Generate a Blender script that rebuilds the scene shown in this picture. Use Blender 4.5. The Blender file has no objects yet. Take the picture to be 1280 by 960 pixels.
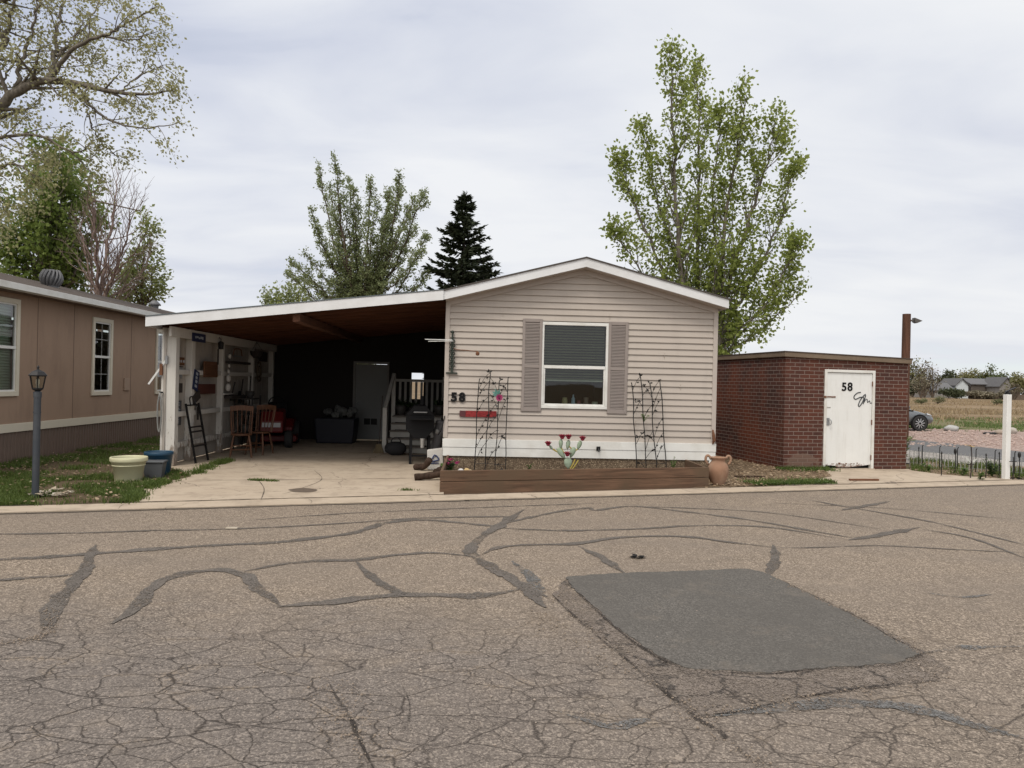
import bpy, bmesh, math, random
from mathutils import Vector, Matrix
random.seed(7)
R = math.radians
rnd = random.uniform
SC = bpy.context.scene
COL = SC.collection

# ------------------------------------------------------------------ camera
FPX, CY, ROLL, CAMH = 914.0, 479.0, R(1.3), 1.6
cam_data = bpy.data.cameras.new('camera')
cam_data.sensor_width = 36.0
cam_data.lens = FPX / 1280 * 36
cam_data.shift_y = -1.0 / 1280
cam_data.clip_start = 0.05
cam_data.clip_end = 3000
cam = bpy.data.objects.new('camera', cam_data)
COL.objects.link(cam)
cam.matrix_world = Matrix.Translation((0, 0, CAMH)) @ Matrix.Rotation(R(90), 4, 'X') @ Matrix.Rotation(ROLL, 4, 'Z')
SC.camera = cam
SC.view_settings.view_transform = 'Standard'
SC.view_settings.look = 'None'
SC.view_settings.gamma = 1
SC.view_settings.exposure = 0.27
SC.render.engine = 'CYCLES'
SC.cycles.max_bounces = 6
SC.cycles.transparent_max_bounces = 12
SC.cycles.caustics_reflective = False
SC.cycles.caustics_refractive = False

def ray(px, py):
    dx, dz = (px - 640) / FPX, (CY - py) / FPX
    return Vector((dx * math.cos(ROLL) - dz * math.sin(ROLL), 1.0, dx * math.sin(ROLL) + dz * math.cos(ROLL)))
def gp(px, py, z=0.0):
    d = ray(px, py)
    t = (z - CAMH) / d.z
    return Vector((d.x * t, t, z))
def pt(px, py, Y):
    d = ray(px, py)
    return Vector((d.x * Y, Y, CAMH + d.z * Y))

class Frame:
    def __init__(s, x, y, deg):
        s.o = Vector((x, y, 0)); s.a = R(deg)
        s.u = Vector((math.cos(s.a), math.sin(s.a), 0)); s.v = Vector((-math.sin(s.a), math.cos(s.a), 0))
    def w(s, u, v, z=0): return s.o + s.u * u + s.v * v + Vector((0, 0, z))
    def loc(s, p):
        q = p - s.o
        return Vector((q.dot(s.u), q.dot(s.v), p.z))
    def hv(s, px, py, v0):           # where the view line meets the plane v = v0: (u, z)
        d = ray(px, py); c = Vector((0, 0, CAMH))
        t = (v0 - (c - s.o).dot(s.v)) / d.dot(s.v)
        l = s.loc(c + d * t)
        return l.x, l.z
    def hu(s, px, py, u0):           # the plane u = u0: (v, z)
        d = ray(px, py); c = Vector((0, 0, CAMH))
        t = (u0 - (c - s.o).dot(s.u)) / d.dot(s.u)
        l = s.loc(c + d * t)
        return l.y, l.z

# ------------------------------------------------------------------ mesh builder
class MB:
    def __init__(s): s.v = []; s.f = []
    def poly(s, pts):
        n = len(s.v); s.v += [tuple(p) for p in pts]; s.f.append(tuple(range(n, n + len(pts)))); return s
    def hexa(s, p):                  # 8 corners: bottom 0-3, top 4-7
        n = len(s.v); s.v += [tuple(q) for q in p]
        for q in ((0, 3, 2, 1), (4, 5, 6, 7), (0, 1, 5, 4), (1, 2, 6, 5), (2, 3, 7, 6), (3, 0, 4, 7)):
            s.f.append(tuple(n + i for i in q))
        return s
    def box(s, x0, x1, y0, y1, z0, z1):
        return s.hexa([(x0, y0, z0), (x1, y0, z0), (x1, y1, z0), (x0, y1, z0), (x0, y0, z1), (x1, y0, z1), (x1, y1, z1), (x0, y1, z1)])
    def bar(s, p0, p1, w, h, up=(0, 0, 1)):
        p0, p1 = Vector(p0), Vector(p1); d = (p1 - p0).normalized(); up = Vector(up)
        if abs(d.dot(up)) > .98: up = Vector((0, 1, 0))
        a = d.cross(up).normalized() * w / 2; b = a.cross(d).normalized() * h / 2
        return s.hexa([p0 - a - b, p0 + a - b, p0 + a + b, p0 - a + b, p1 - a - b, p1 + a - b, p1 + a + b, p1 - a + b])
    def tube(s, pts, r, n=8, cap=True):
        pts = [Vector(p) for p in pts]; m = len(pts)
        rs = r if isinstance(r, (list, tuple)) else [r] * m
        base = len(s.v); a = None
        for i, p in enumerate(pts):
            d = (pts[min(i + 1, m - 1)] - pts[max(i - 1, 0)])
            d = d.normalized() if d.length > 1e-9 else Vector((0, 0, 1))
            if a is None:
                a = d.orthogonal().normalized()
            else:
                a = a - d * a.dot(d)
                a = a.normalized() if a.length > 1e-6 else d.orthogonal().normalized()
            b = d.cross(a)
            for k in range(n):
                t = 2 * math.pi * k / n
                s.v.append(tuple(p + (a * math.cos(t) + b * math.sin(t)) * rs[i]))
        for i in range(m - 1):
            for k in range(n):
                k2 = (k + 1) % n
                s.f.append((base + i * n + k, base + i * n + k2, base + (i + 1) * n + k2, base + (i + 1) * n + k))
        if cap:
            s.f.append(tuple(base + k for k in reversed(range(n))))
            s.f.append(tuple(base + (m - 1) * n + k for k in range(n)))
        return s
    def lathe(s, prof, n=24, c=(0, 0, 0), cap=True):
        base = len(s.v); m = len(prof)
        for r, z in prof:
            for k in range(n):
                t = 2 * math.pi * k / n
                s.v.append((c[0] + r * math.cos(t), c[1] + r * math.sin(t), c[2] + z))
        for i in range(m - 1):
            for k in range(n):
                k2 = (k + 1) % n
                s.f.append((base + i * n + k, base + i * n + k2, base + (i + 1) * n + k2, base + (i + 1) * n + k))
        if cap:
            s.f.append(tuple(base + k for k in reversed(range(n))))
            s.f.append(tuple(base + (m - 1) * n + k for k in range(n)))
        return s
    def prism(s, poly, y0, y1, axis='y'):   # 2-D polygon (a, z) extruded along y (or x)
        n = len(poly); b = len(s.v)
        for y in (y0, y1):
            for a, z in poly:
                s.v.append((a, y, z) if axis == 'y' else (y, a, z))
        s.f.append(tuple(b + i for i in range(n))); s.f.append(tuple(b + n + i for i in reversed(range(n))))
        for i in range(n):
            j = (i + 1) % n
            s.f.append((b + i, b + n + i, b + n + j, b + j))
        return s
    def ball(s, c, rx, ry=None, rz=None, n=10, m=7, jit=0):
        ry = ry or rx; rz = rz or rx; b = len(s.v)
        for i in range(m + 1):
            ph = math.pi * i / m
            for k in range(n):
                t = 2 * math.pi * k / n
                j = 1 + (rnd(-jit, jit) if 0 < i < m else 0)
                s.v.append((c[0] + rx * j * math.sin(ph) * math.cos(t), c[1] + ry * j * math.sin(ph) * math.sin(t), c[2] + rz * j * math.cos(ph)))
        for i in range(m):
            for k in range(n):
                k2 = (k + 1) % n
                s.f.append((b + i * n + k, b + (i + 1) * n + k, b + (i + 1) * n + k2, b + i * n + k2))
        return s
    def leaf(s, p, d, nrm, l, w):          # a pointed leaf of one folded pair of faces
        side = d.cross(nrm)
        side = side.normalized() * w / 2 if side.length > 1e-6 else Vector((w / 2, 0, 0))
        b = len(s.v); mid = p + d * l * .45
        s.v += [tuple(p), tuple(mid + side), tuple(p + d * l), tuple(mid - side)]
        s.f.append((b, b + 1, b + 2, b + 3))
        return s
    def xform(s, m, start=0):
        for i in range(start, len(s.v)): s.v[i] = tuple(m @ Vector(s.v[i]))
        return s
    def build(s, name, mat, parent=None, smooth=False, bevel=0.0, fix=True, loc=None):
        me = bpy.data.meshes.new(name); me.from_pydata(s.v, [], s.f)
        if fix:
            bm = bmesh.new(); bm.from_mesh(me)
            bmesh.ops.recalc_face_normals(bm, faces=bm.faces)
            bm.to_mesh(me); bm.free()
        if smooth:
            for p in me.polygons: p.use_smooth = True
            if smooth != 'all':
                try: me.set_sharp_from_angle(angle=R(40))
                except Exception: pass
        me.materials.append(mat)
        o = bpy.data.objects.new(name, me); COL.objects.link(o)
        if parent: o.parent = parent
        if loc is not None: o.location = loc
        if bevel:
            b = o.modifiers.new('bevel', 'BEVEL'); b.width = bevel; b.segments = 2; b.limit_method = 'ANGLE'; b.angle_limit = R(50)
        return o

def tag(o, label=None, cat=None, group=None, kind=None):
    if label: o['label'] = label
    if cat: o['category'] = cat
    if group: o['group'] = group
    if kind: o['kind'] = kind
    return o
def thing(name, label, cat, loc=(0, 0, 0), rotz=0.0, group=None):
    o = bpy.data.objects.new(name, None); COL.objects.link(o)
    o.empty_display_size = .2
    o.location = loc; o.rotation_euler = (0, 0, rotz)
    return tag(o, label, cat, group)
def struct(o): return tag(o, kind='structure')
def kids(o): return [c for c in bpy.data.objects if c.parent == o]
def dup(o, parent=None):
    ch = kids(o)
    c = o.copy(); COL.objects.link(c)
    if parent: c.parent = parent
    for k in ch: dup(k, c)
    return c
def text_mb(body, size, extrude, bold=.0):
    cu = bpy.data.curves.new('t', 'FONT'); cu.body = body; cu.size = size; cu.extrude = extrude; cu.offset = bold * size
    cu.align_x = 'CENTER'; cu.align_y = 'CENTER'; cu.space_character = 1.05
    ob = bpy.data.objects.new('t', cu); COL.objects.link(ob)
    dg = bpy.context.evaluated_depsgraph_get()
    me = bpy.data.meshes.new_from_object(ob.evaluated_get(dg))
    mb = MB(); mb.v = [(v.co.x, -v.co.z, v.co.y) for v in me.vertices]; mb.f = [tuple(p.vertices) for p in me.polygons]
    bpy.data.objects.remove(ob); bpy.data.curves.remove(cu)
    return mb
def spline(pts, n=16):
    P = [Vector(p) for p in pts]
    if len(P) < 3:
        return [P[0].lerp(P[-1], i / n) for i in range(n + 1)]
    Q = [P[0] * 2 - P[1]] + P + [P[-1] * 2 - P[-2]]
    out = []; segs = len(P) - 1
    for i in range(n + 1):
        t = i / n * segs; k = min(int(t), segs - 1); t -= k
        a, b, c, d = Q[k], Q[k + 1], Q[k + 2], Q[k + 3]
        out.append(.5 * ((2 * b) + (c - a) * t + (2 * a - 5 * b + 4 * c - d) * t * t + (3 * b - a - 3 * c + d) * t ** 3))
    return out

# ------------------------------------------------------------------ materials
class N:
    """small node-tree writer"""
    def __init__(s, name):
        s.m = bpy.data.materials.new(name); s.m.use_nodes = True
        s.t = s.m.node_tree; s.n = s.t.nodes; s.l = s.t.links
        s.b = s.n['Principled BSDF']; s.out = s.n['Material Output']
        s.tc = s.n.new('ShaderNodeTexCoord')
    def link(s, a, b): s.l.new(a, b)
    def map(s, scale=(1, 1, 1), rot=(0, 0, 0), loc=(0, 0, 0), src='Object'):
        m = s.n.new('ShaderNodeMapping'); m.inputs['Scale'].default_value = scale; m.inputs['Rotation'].default_value = rot
        m.inputs['Location'].default_value = loc
        s.link(s.tc.outputs[src], m.inputs['Vector']); return m.outputs[0]
    def noise(s, vec, scale, detail=4, rough=.55, dist=0.0):
        t = s.n.new('ShaderNodeTexNoise'); t.inputs['Scale'].default_value = scale; t.inputs['Detail'].default_value = detail
        t.inputs['Roughness'].default_value = rough; t.inputs['Distortion'].default_value = dist
        s.link(vec, t.inputs['Vector']); return t.outputs['Fac']
    def voro(s, vec, scale, feat='F1', out='Distance', rand=1.0):
        t = s.n.new('ShaderNodeTexVoronoi'); t.feature = feat; t.inputs['Scale'].default_value = scale
        t.inputs['Randomness'].default_value = rand
        s.link(vec, t.inputs['Vector']); return t.outputs[out]
    def ramp(s, fac, stops):
        r = s.n.new('ShaderNodeValToRGB'); e = r.color_ramp.elements
        while len(e) < len(stops): e.new(.5)
        for i, (p, c) in enumerate(stops):
            e[i].position = p
            e[i].color = (c, c, c, 1) if isinstance(c, (int, float)) else (*c, 1)
        s.link(fac, r.inputs[0]); return r.outputs[0]
    def val(s, x, inp):
        if isinstance(x, (int, float)): inp.default_value = x
        elif isinstance(x, (tuple, list)): inp.default_value = (*x, 1) if len(x) == 3 and inp.type == 'RGBA' else x
        else: s.link(x, inp)
    def mix(s, fac, a, b, mode='MIX'):
        m = s.n.new('ShaderNodeMix'); m.data_type = 'RGBA'; m.blend_type = mode
        s.val(fac, m.inputs[0]); s.val(a, m.inputs[6]); s.val(b, m.inputs[7]); return m.outputs[2]
    def math(s, op, a, b=0.0, c=None, clamp=False):
        m = s.n.new('ShaderNodeMath'); m.operation = op; m.use_clamp = clamp
        s.val(a, m.inputs[0]); s.val(b, m.inputs[1])
        if c is not None: s.val(c, m.inputs[2])
        return m.outputs[0]
    def sep(s, vec):
        m = s.n.new('ShaderNodeSeparateXYZ'); s.link(vec, m.inputs[0]); return m.outputs
    def addv(s, vec, col, amt):
        a = s.n.new('ShaderNodeVectorMath'); a.operation = 'MULTIPLY_ADD'
        s.link(col, a.inputs[0]); a.inputs[1].default_value = (amt, amt, amt); s.link(vec, a.inputs[2]); return a.outputs[0]
    def noisec(s, vec, scale, detail=3):
        t = s.n.new('ShaderNodeTexNoise'); t.inputs['Scale'].default_value = scale; t.inputs['Detail'].default_value = detail
        s.link(vec, t.inputs['Vector']); return t.outputs['Color']
    def bump(s, h, strength=.3, dist=.01):
        b = s.n.new('ShaderNodeBump'); b.inputs['Strength'].default_value = strength; b.inputs['Distance'].default_value = dist
        s.link(h, b.inputs['Height']); s.link(b.outputs[0], s.b.inputs['Normal']); return b
    def set(s, col=None, rough=None, metal=None, spec=None):
        if col is not None: s.val(col, s.b.inputs['Base Color'])
        if rough is not None: s.val(rough, s.b.inputs['Roughness'])
        if metal is not None: s.b.inputs['Metallic'].default_value = metal
        if spec is not None: s.b.inputs['Specular IOR Level'].default_value = spec
        return s.m

def sc3(c, k): return tuple(min(1, x * k) for x in c)
def mat(name, col, rough=.6, var=.14, scale=6, bump=.15, metal=0, stretch=(1, 1, 1), spec=.4, dirt=None, dirt_amt=.35, bdist=.004):
    t = N(name); v = t.map(stretch)
    n1 = t.noise(v, scale, 5); n2 = t.noise(v, scale * 9, 3)
    c = t.mix(n1, sc3(col, 1 - var * 1.6), sc3(col, 1 + var * 1.6))
    c = t.mix(t.math('MULTIPLY', n2, .5), c, sc3(col, 1 - var))
    if dirt:
        m = t.ramp(t.noise(t.map((1, 1, 1)), 2.3, 8, .65), [(.45, 0), (.72, 1)])
        c = t.mix(t.math('MULTIPLY', m, dirt_amt), c, dirt)
    t.set(c, t.math('ADD', t.math('MULTIPLY', n1, .2), rough - .1), metal, spec)
    if bump: t.bump(n2, bump, bdist)
    return t.m
def wood(name, col, axis=0, var=.3, rough=.75, weather=None):
    t = N(name); st = [14, 14, 14]; st[axis] = .8
    v = t.map(tuple(st)); n1 = t.noise(v, 1.6, 6, .65, .6); n2 = t.noise(t.map((1.3, 1.3, 1.3)), 1.5, 5)
    c = t.mix(t.ramp(n1, [(.3, 0), (.7, 1)]), sc3(col, 1 - var), sc3(col, 1 + var))
    if weather: c = t.mix(t.ramp(n2, [(.42, 0), (.62, 1)]), c, weather)
    t.bump(n1, .35, .006)
    return t.set(c, rough, 0, .3)
def leafmat(name, a, b, trans=.35, far=False):
    t = N(name)
    g = t.n.new('ShaderNodeNewGeometry')
    c = t.mix(g.outputs['Random Per Island'], a, b)
    t.set(c, .55, 0, .25)
    tr = t.n.new('ShaderNodeBsdfTranslucent'); t.link(t.mix(.5, c, sc3(b, 1.5)), tr.inputs['Color'])
    mx = t.n.new('ShaderNodeMixShader'); mx.inputs[0].default_value = trans
    t.link(t.b.outputs[0], mx.inputs[1]); t.link(tr.outputs[0], mx.inputs[2]); t.link(mx.outputs[0], t.out.inputs['Surface'])
    return t.m
def bark(name, col):
    t = N(name); v = t.map((6, 6, 1.2)); n = t.noise(v, 2.5, 6, .7)
    t.bump(n, .8, .03)
    return t.set(t.mix(t.ramp(n, [(.35, 0), (.65, 1)]), sc3(col, .55), sc3(col, 1.35)), .9, 0, .1)
def glass(name, tint=(.6, .7, .68), clear=.75):
    t = N(name)
    tr = t.n.new('ShaderNodeBsdfTransparent'); tr.inputs[0].default_value = (*tint, 1)
    gl = t.n.new('ShaderNodeBsdfGlossy'); gl.inputs['Roughness'].default_value = .02
    fr = t.n.new('ShaderNodeFresnel'); fr.inputs[0].default_value = 1.5
    wv = t.noise(t.map((1, 1, 1)), 2.2, 2); bp = t.n.new('ShaderNodeBump'); bp.inputs['Strength'].default_value = .06; bp.inputs['Distance'].default_value = .02
    t.link(wv, bp.inputs['Height']); t.link(bp.outputs[0], gl.inputs['Normal'])
    f = t.math('MULTIPLY_ADD', fr.outputs[0], 1.3, 1 - clear - .2)
    mx = t.n.new('ShaderNodeMixShader'); t.link(f, mx.inputs[0]); t.link(tr.outputs[0], mx.inputs[1]); t.link(gl.outputs[0], mx.inputs[2])
    t.link(mx.outputs[0], t.out.inputs['Surface'])
    return t.m

white_paint = mat('white_paint', (.74, .75, .74), .55, .05, 3, .1, dirt=(.42, .40, .36), dirt_amt=.35)
old_white = mat('old_white', (.66, .64, .60), .7, .08, 4, .3, dirt=(.33, .29, .25), dirt_amt=.6)
fascia_white = mat('fascia_white', (.70, .71, .72), .6, .06, 3, .15, dirt=(.45, .44, .42), dirt_amt=.4)
vinyl_white = mat('vinyl_white', (.70, .70, .67), .45, .04, 3, .05, dirt=(.42, .39, .33), dirt_amt=.45)
vinyl_trim = mat('vinyl_trim', (.44, .39, .35), .5, .04, 3, .04)
shutter_mat = mat('shutter_mauve', (.27, .232, .212), .6, .06, 4, .08)
black_iron = mat('black_iron', (.018, .017, .017), .45, .2, 20, .1, metal=.3)
black_plastic = mat('black_plastic', (.009, .009, .0095), .6, .15, 10, .08, spec=.15)
dark_paint = mat('dark_paint', (.035, .033, .032), .8, .2, 5, .1)
shaded_wall_mat = mat('shaded_wall', (.018, .015, .013), .85, .25, 4, .2, stretch=(6, 6, .6))  # near-black base colour carries the shade inside the carport
grey_metal = mat('grey_metal', (.32, .33, .34), .45, .1, 8, .1, metal=.6)
rust = mat('rust', (.16, .07, .035), .85, .35, 14, .4)
shadow_gap = mat('dark_interior', (.02, .02, .02), .9, .1, 5, 0)
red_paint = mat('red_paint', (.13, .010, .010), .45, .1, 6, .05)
rubber = mat('rubber', (.025, .025, .025), .8, .15, 30, .2)
# ------------------------------------------------------------------ sky and sun
world = bpy.data.worlds.new('World'); SC.world = world; world.use_nodes = True
wt = world.node_tree; wn = wt.nodes; wl = wt.links
for n in list(wn): wn.remove(n)
wo = wn.new('ShaderNodeOutputWorld'); bg = wn.new('ShaderNodeBackground'); bg.inputs['Strength'].default_value = .1
wl.new(bg.outputs[0], wo.inputs[0])
SUN_EL, SUN_AZ = R(57), R(-155)     # azimuth measured from +Y towards +X: behind the camera, to the left
sky = wn.new('ShaderNodeTexSky'); sky.sky_type = 'NISHITA'; sky.sun_disc = False
sky.sun_elevation = SUN_EL; sky.sun_rotation = SUN_AZ; sky.altitude = 1600
tc = wn.new('ShaderNodeTexCoord'); sp = wn.new('ShaderNodeSeparateXYZ'); wl.new(tc.outputs['Generated'], sp.inputs[0])
def wm(op, a, b=0.0, c=0.0, clamp=False):
    m = wn.new('ShaderNodeMath'); m.operation = op; m.use_clamp = clamp
    for i, x in enumerate((a, b, c)):
        if isinstance(x, (int, float)): m.inputs[i].default_value = x
        else: wl.new(x, m.inputs[i])
    return m.outputs[0]
zz = wm('MAXIMUM', sp.outputs[2], 0.0)
den = wm('ADD', zz, .16)
cv = wn.new('ShaderNodeCombineXYZ')
wl.new(wm('DIVIDE', sp.outputs[0], den), cv.inputs[0]); wl.new(wm('DIVIDE', sp.outputs[1], den), cv.inputs[1])
def wnoise(sx, sy, scale, detail, rough, loc=(0, 0, 0), dist=.3, rot=.25):
    mp = wn.new('ShaderNodeMapping'); mp.inputs['Scale'].default_value = (sx, sy, 1); mp.inputs['Location'].default_value = loc
    mp.inputs['Rotation'].default_value = (0, 0, rot)
    wl.new(cv.outputs[0], mp.inputs[0])
    t = wn.new('ShaderNodeTexNoise'); t.inputs['Scale'].default_value = scale; t.inputs['Detail'].default_value = detail
    t.inputs['Roughness'].default_value = rough; t.inputs['Distortion'].default_value = dist
    wl.new(mp.outputs[0], t.inputs[0]); return t.outputs[0]
def wramp(f, stops):
    r = wn.new('ShaderNodeValToRGB'); e = r.color_ramp.elements
    while len(e) < len(stops): e.new(.5)
    for i, (p, c) in enumerate(stops):
        e[i].position = p; e[i].color = (*c, 1) if not isinstance(c, (int, float)) else (c, c, c, 1)
    wl.new(f, r.inputs[0]); return r.outputs[0]
def wmix(f, a, b):
    m = wn.new('ShaderNodeMix'); m.data_type = 'RGBA'
    for x, i in ((f, 0), (a, 6), (b, 7)):
        if isinstance(x, (int, float)): m.inputs[i].default_value = x
        elif isinstance(x, tuple): m.inputs[i].default_value = (*x, 1)
        else: wl.new(x, m.inputs[i])
    return m.outputs[2]
n_big = wnoise(.7, 1.0, .55, 4, .48, (3.1, 1.7, 0))
n_fine = wnoise(.8, 1.4, 1.7, 6, .52, (1.3, 5.2, 0), .4)
f = wm('ADD', wm('MULTIPLY', n_big, .64), wm('MULTIPLY', n_fine, .36))
cloud = wramp(f, [(.41, (5.0, 5.35, 6.35)), (.5, (6.3, 6.55, 7.15)), (.59, (7.2, 7.35, 7.65))])
hor = wramp(zz, [(0.0, 1.0), (.22, 0.0)])
cloud = wmix(wm('MULTIPLY', hor, .55), cloud, (7.25, 7.35, 7.4))
east = wm('MULTIPLY_ADD', sp.outputs[0], .55, .35, True)     # brighter, thinner cloud towards +X
cloud = wmix(wm('MULTIPLY', east, .45), cloud, (7.35, 7.42, 7.45))
gap = wm('MULTIPLY', wramp(f, [(.30, 1.0), (.42, 0.0)]), .35)
# the veil is brightest round the hidden sun, which is behind the camera
sd = wn.new('ShaderNodeVectorMath'); sd.operation = 'DOT_PRODUCT'
wl.new(tc.outputs['Generated'], sd.inputs[0])
sundir = Vector((math.sin(SUN_AZ) * math.cos(SUN_EL), math.cos(SUN_AZ) * math.cos(SUN_EL), math.sin(SUN_EL)))
sd.inputs[1].default_value = sundir
glow = wm('POWER', wm('MAXIMUM', sd.outputs['Value'], 0.0), 3.0)
cloud = wmix(wm('MULTIPLY', glow, .8), cloud, (19, 18, 16.6))
wl.new(wmix(gap, cloud, sky.outputs[0]), bg.inputs[0])
sun_l = bpy.data.lights.new('sun', 'SUN'); sun_l.energy = 1.45; sun_l.angle = R(16); sun_l.color = (1, .94, .85)
sun = bpy.data.objects.new('sun', sun_l); COL.objects.link(sun)
sun.rotation_euler = (-sundir).to_track_quat('-Z', 'Y').to_euler()

# ------------------------------------------------------------------ frames of the place
H = Frame(-1.19, 12.9, 2.4)                  # the house: left front corner, front wall on v = 0
_s = gp(979, 587)
S = Frame(_s.x, _s.y, 11.5)                  # the brick shed
K0, K1 = gp(0, 641), gp(1280, 605)           # kerb line
KD = (K1 - K0).normalized(); KN = Vector((-KD.y, KD.x, 0))
def kp(s, t, z=0): return K0 + KD * s + KN * t + Vector((0, 0, z))
def ks(p): return (p - K0).dot(KD), (p - K0).dot(KN)

def rough_poly(pts, step=.15, amp=.03):
    out = []; n = len(pts)
    for i in range(n):
        a, b = Vector(pts[i]), Vector(pts[(i + 1) % n]); L = (b - a).length; k = max(1, int(L / step))
        for j in range(k):
            p = a.lerp(b, j / k); out.append((p.x + rnd(-amp, amp), p.y + rnd(-amp, amp)))
    return out
def sheet(name, pts, z, m, thick=0.0, kind='structure'):
    bm = bmesh.new()
    f = bm.faces.new([bm.verts.new((p[0], p[1], z)) for p in pts])
    if f.normal.z < 0: f.normal_flip()
    f.normal_update()
    if f.normal.z < 0: f.normal_flip()
    if thick:
        r = bmesh.ops.extrude_face_region(bm, geom=[f])
        for v in [g for g in r['geom'] if isinstance(g, bmesh.types.BMVert)]: v.co.z -= thick
    bmesh.ops.triangulate(bm, faces=bm.faces[:])
    bmesh.ops.recalc_face_normals(bm, faces=bm.faces)
    if not thick:
        for q in bm.faces:
            if q.normal.z < 0: q.normal_flip()
    me = bpy.data.meshes.new(name); bm.to_mesh(me); bm.free()
    me.materials.append(m)
    o = bpy.data.objects.new(name, me); COL.objects.link(o)
    return tag(o, kind=kind)
from mathutils import noise as mnoise
def ribbon(mb, pts, w, z, jit=.5, step=.04, taper=True):
    P = [Vector((p[0], p[1], 0)) for p in pts]
    L = sum((P[i + 1] - P[i]).length for i in range(len(P) - 1))
    n = max(4, int(L / step)); Q = spline(P, n); b = len(mb.v)
    ph = rnd(0, 9)
    for i, p in enumerate(Q):
        d = Q[min(i + 1, n)] - Q[max(i - 1, 0)]
        d = Vector((-d.y, d.x, 0)).normalized() if d.length > 0 else Vector((1, 0, 0))
        ww = w * (1 + .16 * math.sin(i * .21 + ph) + .12 * math.sin(i * .57 + ph * 2)) / 2
        if taper: ww *= min(1, .12 + .09 * i, .12 + .09 * (n - i))
        a = ww * (1 + 0.65 * mnoise.noise(Vector((p.x * 5, p.y * 5, ph))) + rnd(-jit, jit) * .4); c = ww * (1 + 0.65 * mnoise.noise(Vector((p.x * 5, p.y * 5, ph + 4))) + rnd(-jit, jit) * .4)
        mb.v += [(p.x + d.x * a, p.y + d.y * a, z), (p.x - d.x * c, p.y - d.y * c, z)]
    for i in range(n):
        k = b + 2 * i
        mb.f.append((k, k + 1, k + 3, k + 2))

# ------------------------------------------------------------------ ground materials
def field_mat():
    t = N('dry_field'); v = t.map((1, 1, 1)); v2 = t.map((.25, 1, 1))
    a = t.noise(v2, .16, 7, .68); b = t.noise(v, 1.6, 6, .7); c = t.noise(v2, .35, 5, .6)
    col = t.mix(t.ramp(a, [(.38, 0), (.6, 1)]), (.175, .115, .068), (.29, .215, .135))
    col = t.mix(t.math('MULTIPLY', t.ramp(c, [(.5, 0), (.62, 1)]), .75), col, (.11, .105, .05))
    col = t.mix(t.ramp(b, [(.42, 0), (.68, .75)]), col, (.10, .066, .042))
    t.bump(b, .6, .05); return t.set(col, .95, 0, .1)
def soil_mat(name, a, b, sc=14):
    t = N(name); v = t.map()
    n = t.noise(v, sc, 7, .7); n2 = t.noise(v, 1.3, 4)
    c = t.mix(t.ramp(n, [(.3, 0), (.7, 1)]), a, b); c = t.mix(t.math('MULTIPLY', n2, .5), c, sc3(a, .8))
    t.bump(n, .8, .02); return t.set(c, .95, 0, .1)
def gravel_mat(name, cols, sc=22, bd=.02):
    t = N(name); v = t.map()
    w = t.voro(v, sc, 'F1', 'Color'); d = t.voro(v, sc, 'DISTANCE_TO_EDGE')
    n = t.noise(v, 1.1, 4)
    s = t.sep(w)
    c = t.mix(s[0], cols[0], cols[1]); c = t.mix(t.ramp(s[1], [(.6, 0), (.75, 1)]), c, cols[2])
    c = t.mix(t.ramp(d, [(0, 1), (.12, 0)]), c, sc3(cols[0], .45))
    c = t.mix(t.math('MULTIPLY', n, .45), c, sc3(cols[0], .8))
    t.bump(d, .8, bd); return t.set(c, .9, 0, .2)
def grit(t, v, dark, mid, light, k=1.0):
    """chip-seal aggregate: stones of one and two centimetres over a binder"""
    w = t.sep(t.voro(v, 150, 'F1', 'Color')); w2 = t.sep(t.voro(v, 88, 'F1', 'Color')); d = t.voro(v, 88, 'DISTANCE_TO_EDGE')
    c = t.mix(w[0], sc3(mid, .86), sc3(mid, 1.12))
    c = t.mix(t.math('MULTIPLY', t.ramp(w[1], [(.72, 0), (.8, 1)]), .8 * k), c, dark)
    c = t.mix(t.math('MULTIPLY', t.ramp(w2[0], [(.74, 0), (.80, 1)]), .85 * k), c, light)
    c = t.mix(t.math('MULTIPLY', t.ramp(w2[1], [(.76, 0), (.84, 1)]), .75 * k), c, dark)
    c = t.mix(t.math('MULTIPLY', t.ramp(w[2], [(.86, 0), (.9, 1)]), .8 * k), c, light)
    c = t.mix(t.math('MULTIPLY', t.ramp(d, [(0, 1), (.12, 0)]), .5 * k), c, sc3(dark, .8))
    return c, d
def cracks(t, v, scale, width, amp=.12, fr=2.0, lo=.3):
    """a net of cracks: cells pulled to different sizes, wandering edges, width that comes and goes"""
    vv = t.addv(v, t.noisec(v, .35, 2), .8)
    vv = t.addv(vv, t.noisec(v, fr, 4), amp); vv = t.addv(vv, t.noisec(v, fr * 9, 2), amp * .22)
    d = t.voro(vv, scale, 'DISTANCE_TO_EDGE')
    wn_ = t.ramp(t.noise(v, 1.3, 5, .7), [(.36, lo), (.66, 1.0)])
    return t.math('SUBTRACT', 1.0, t.math('DIVIDE', d, t.math('MULTIPLY', wn_, width), None, True), None, True)
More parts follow.
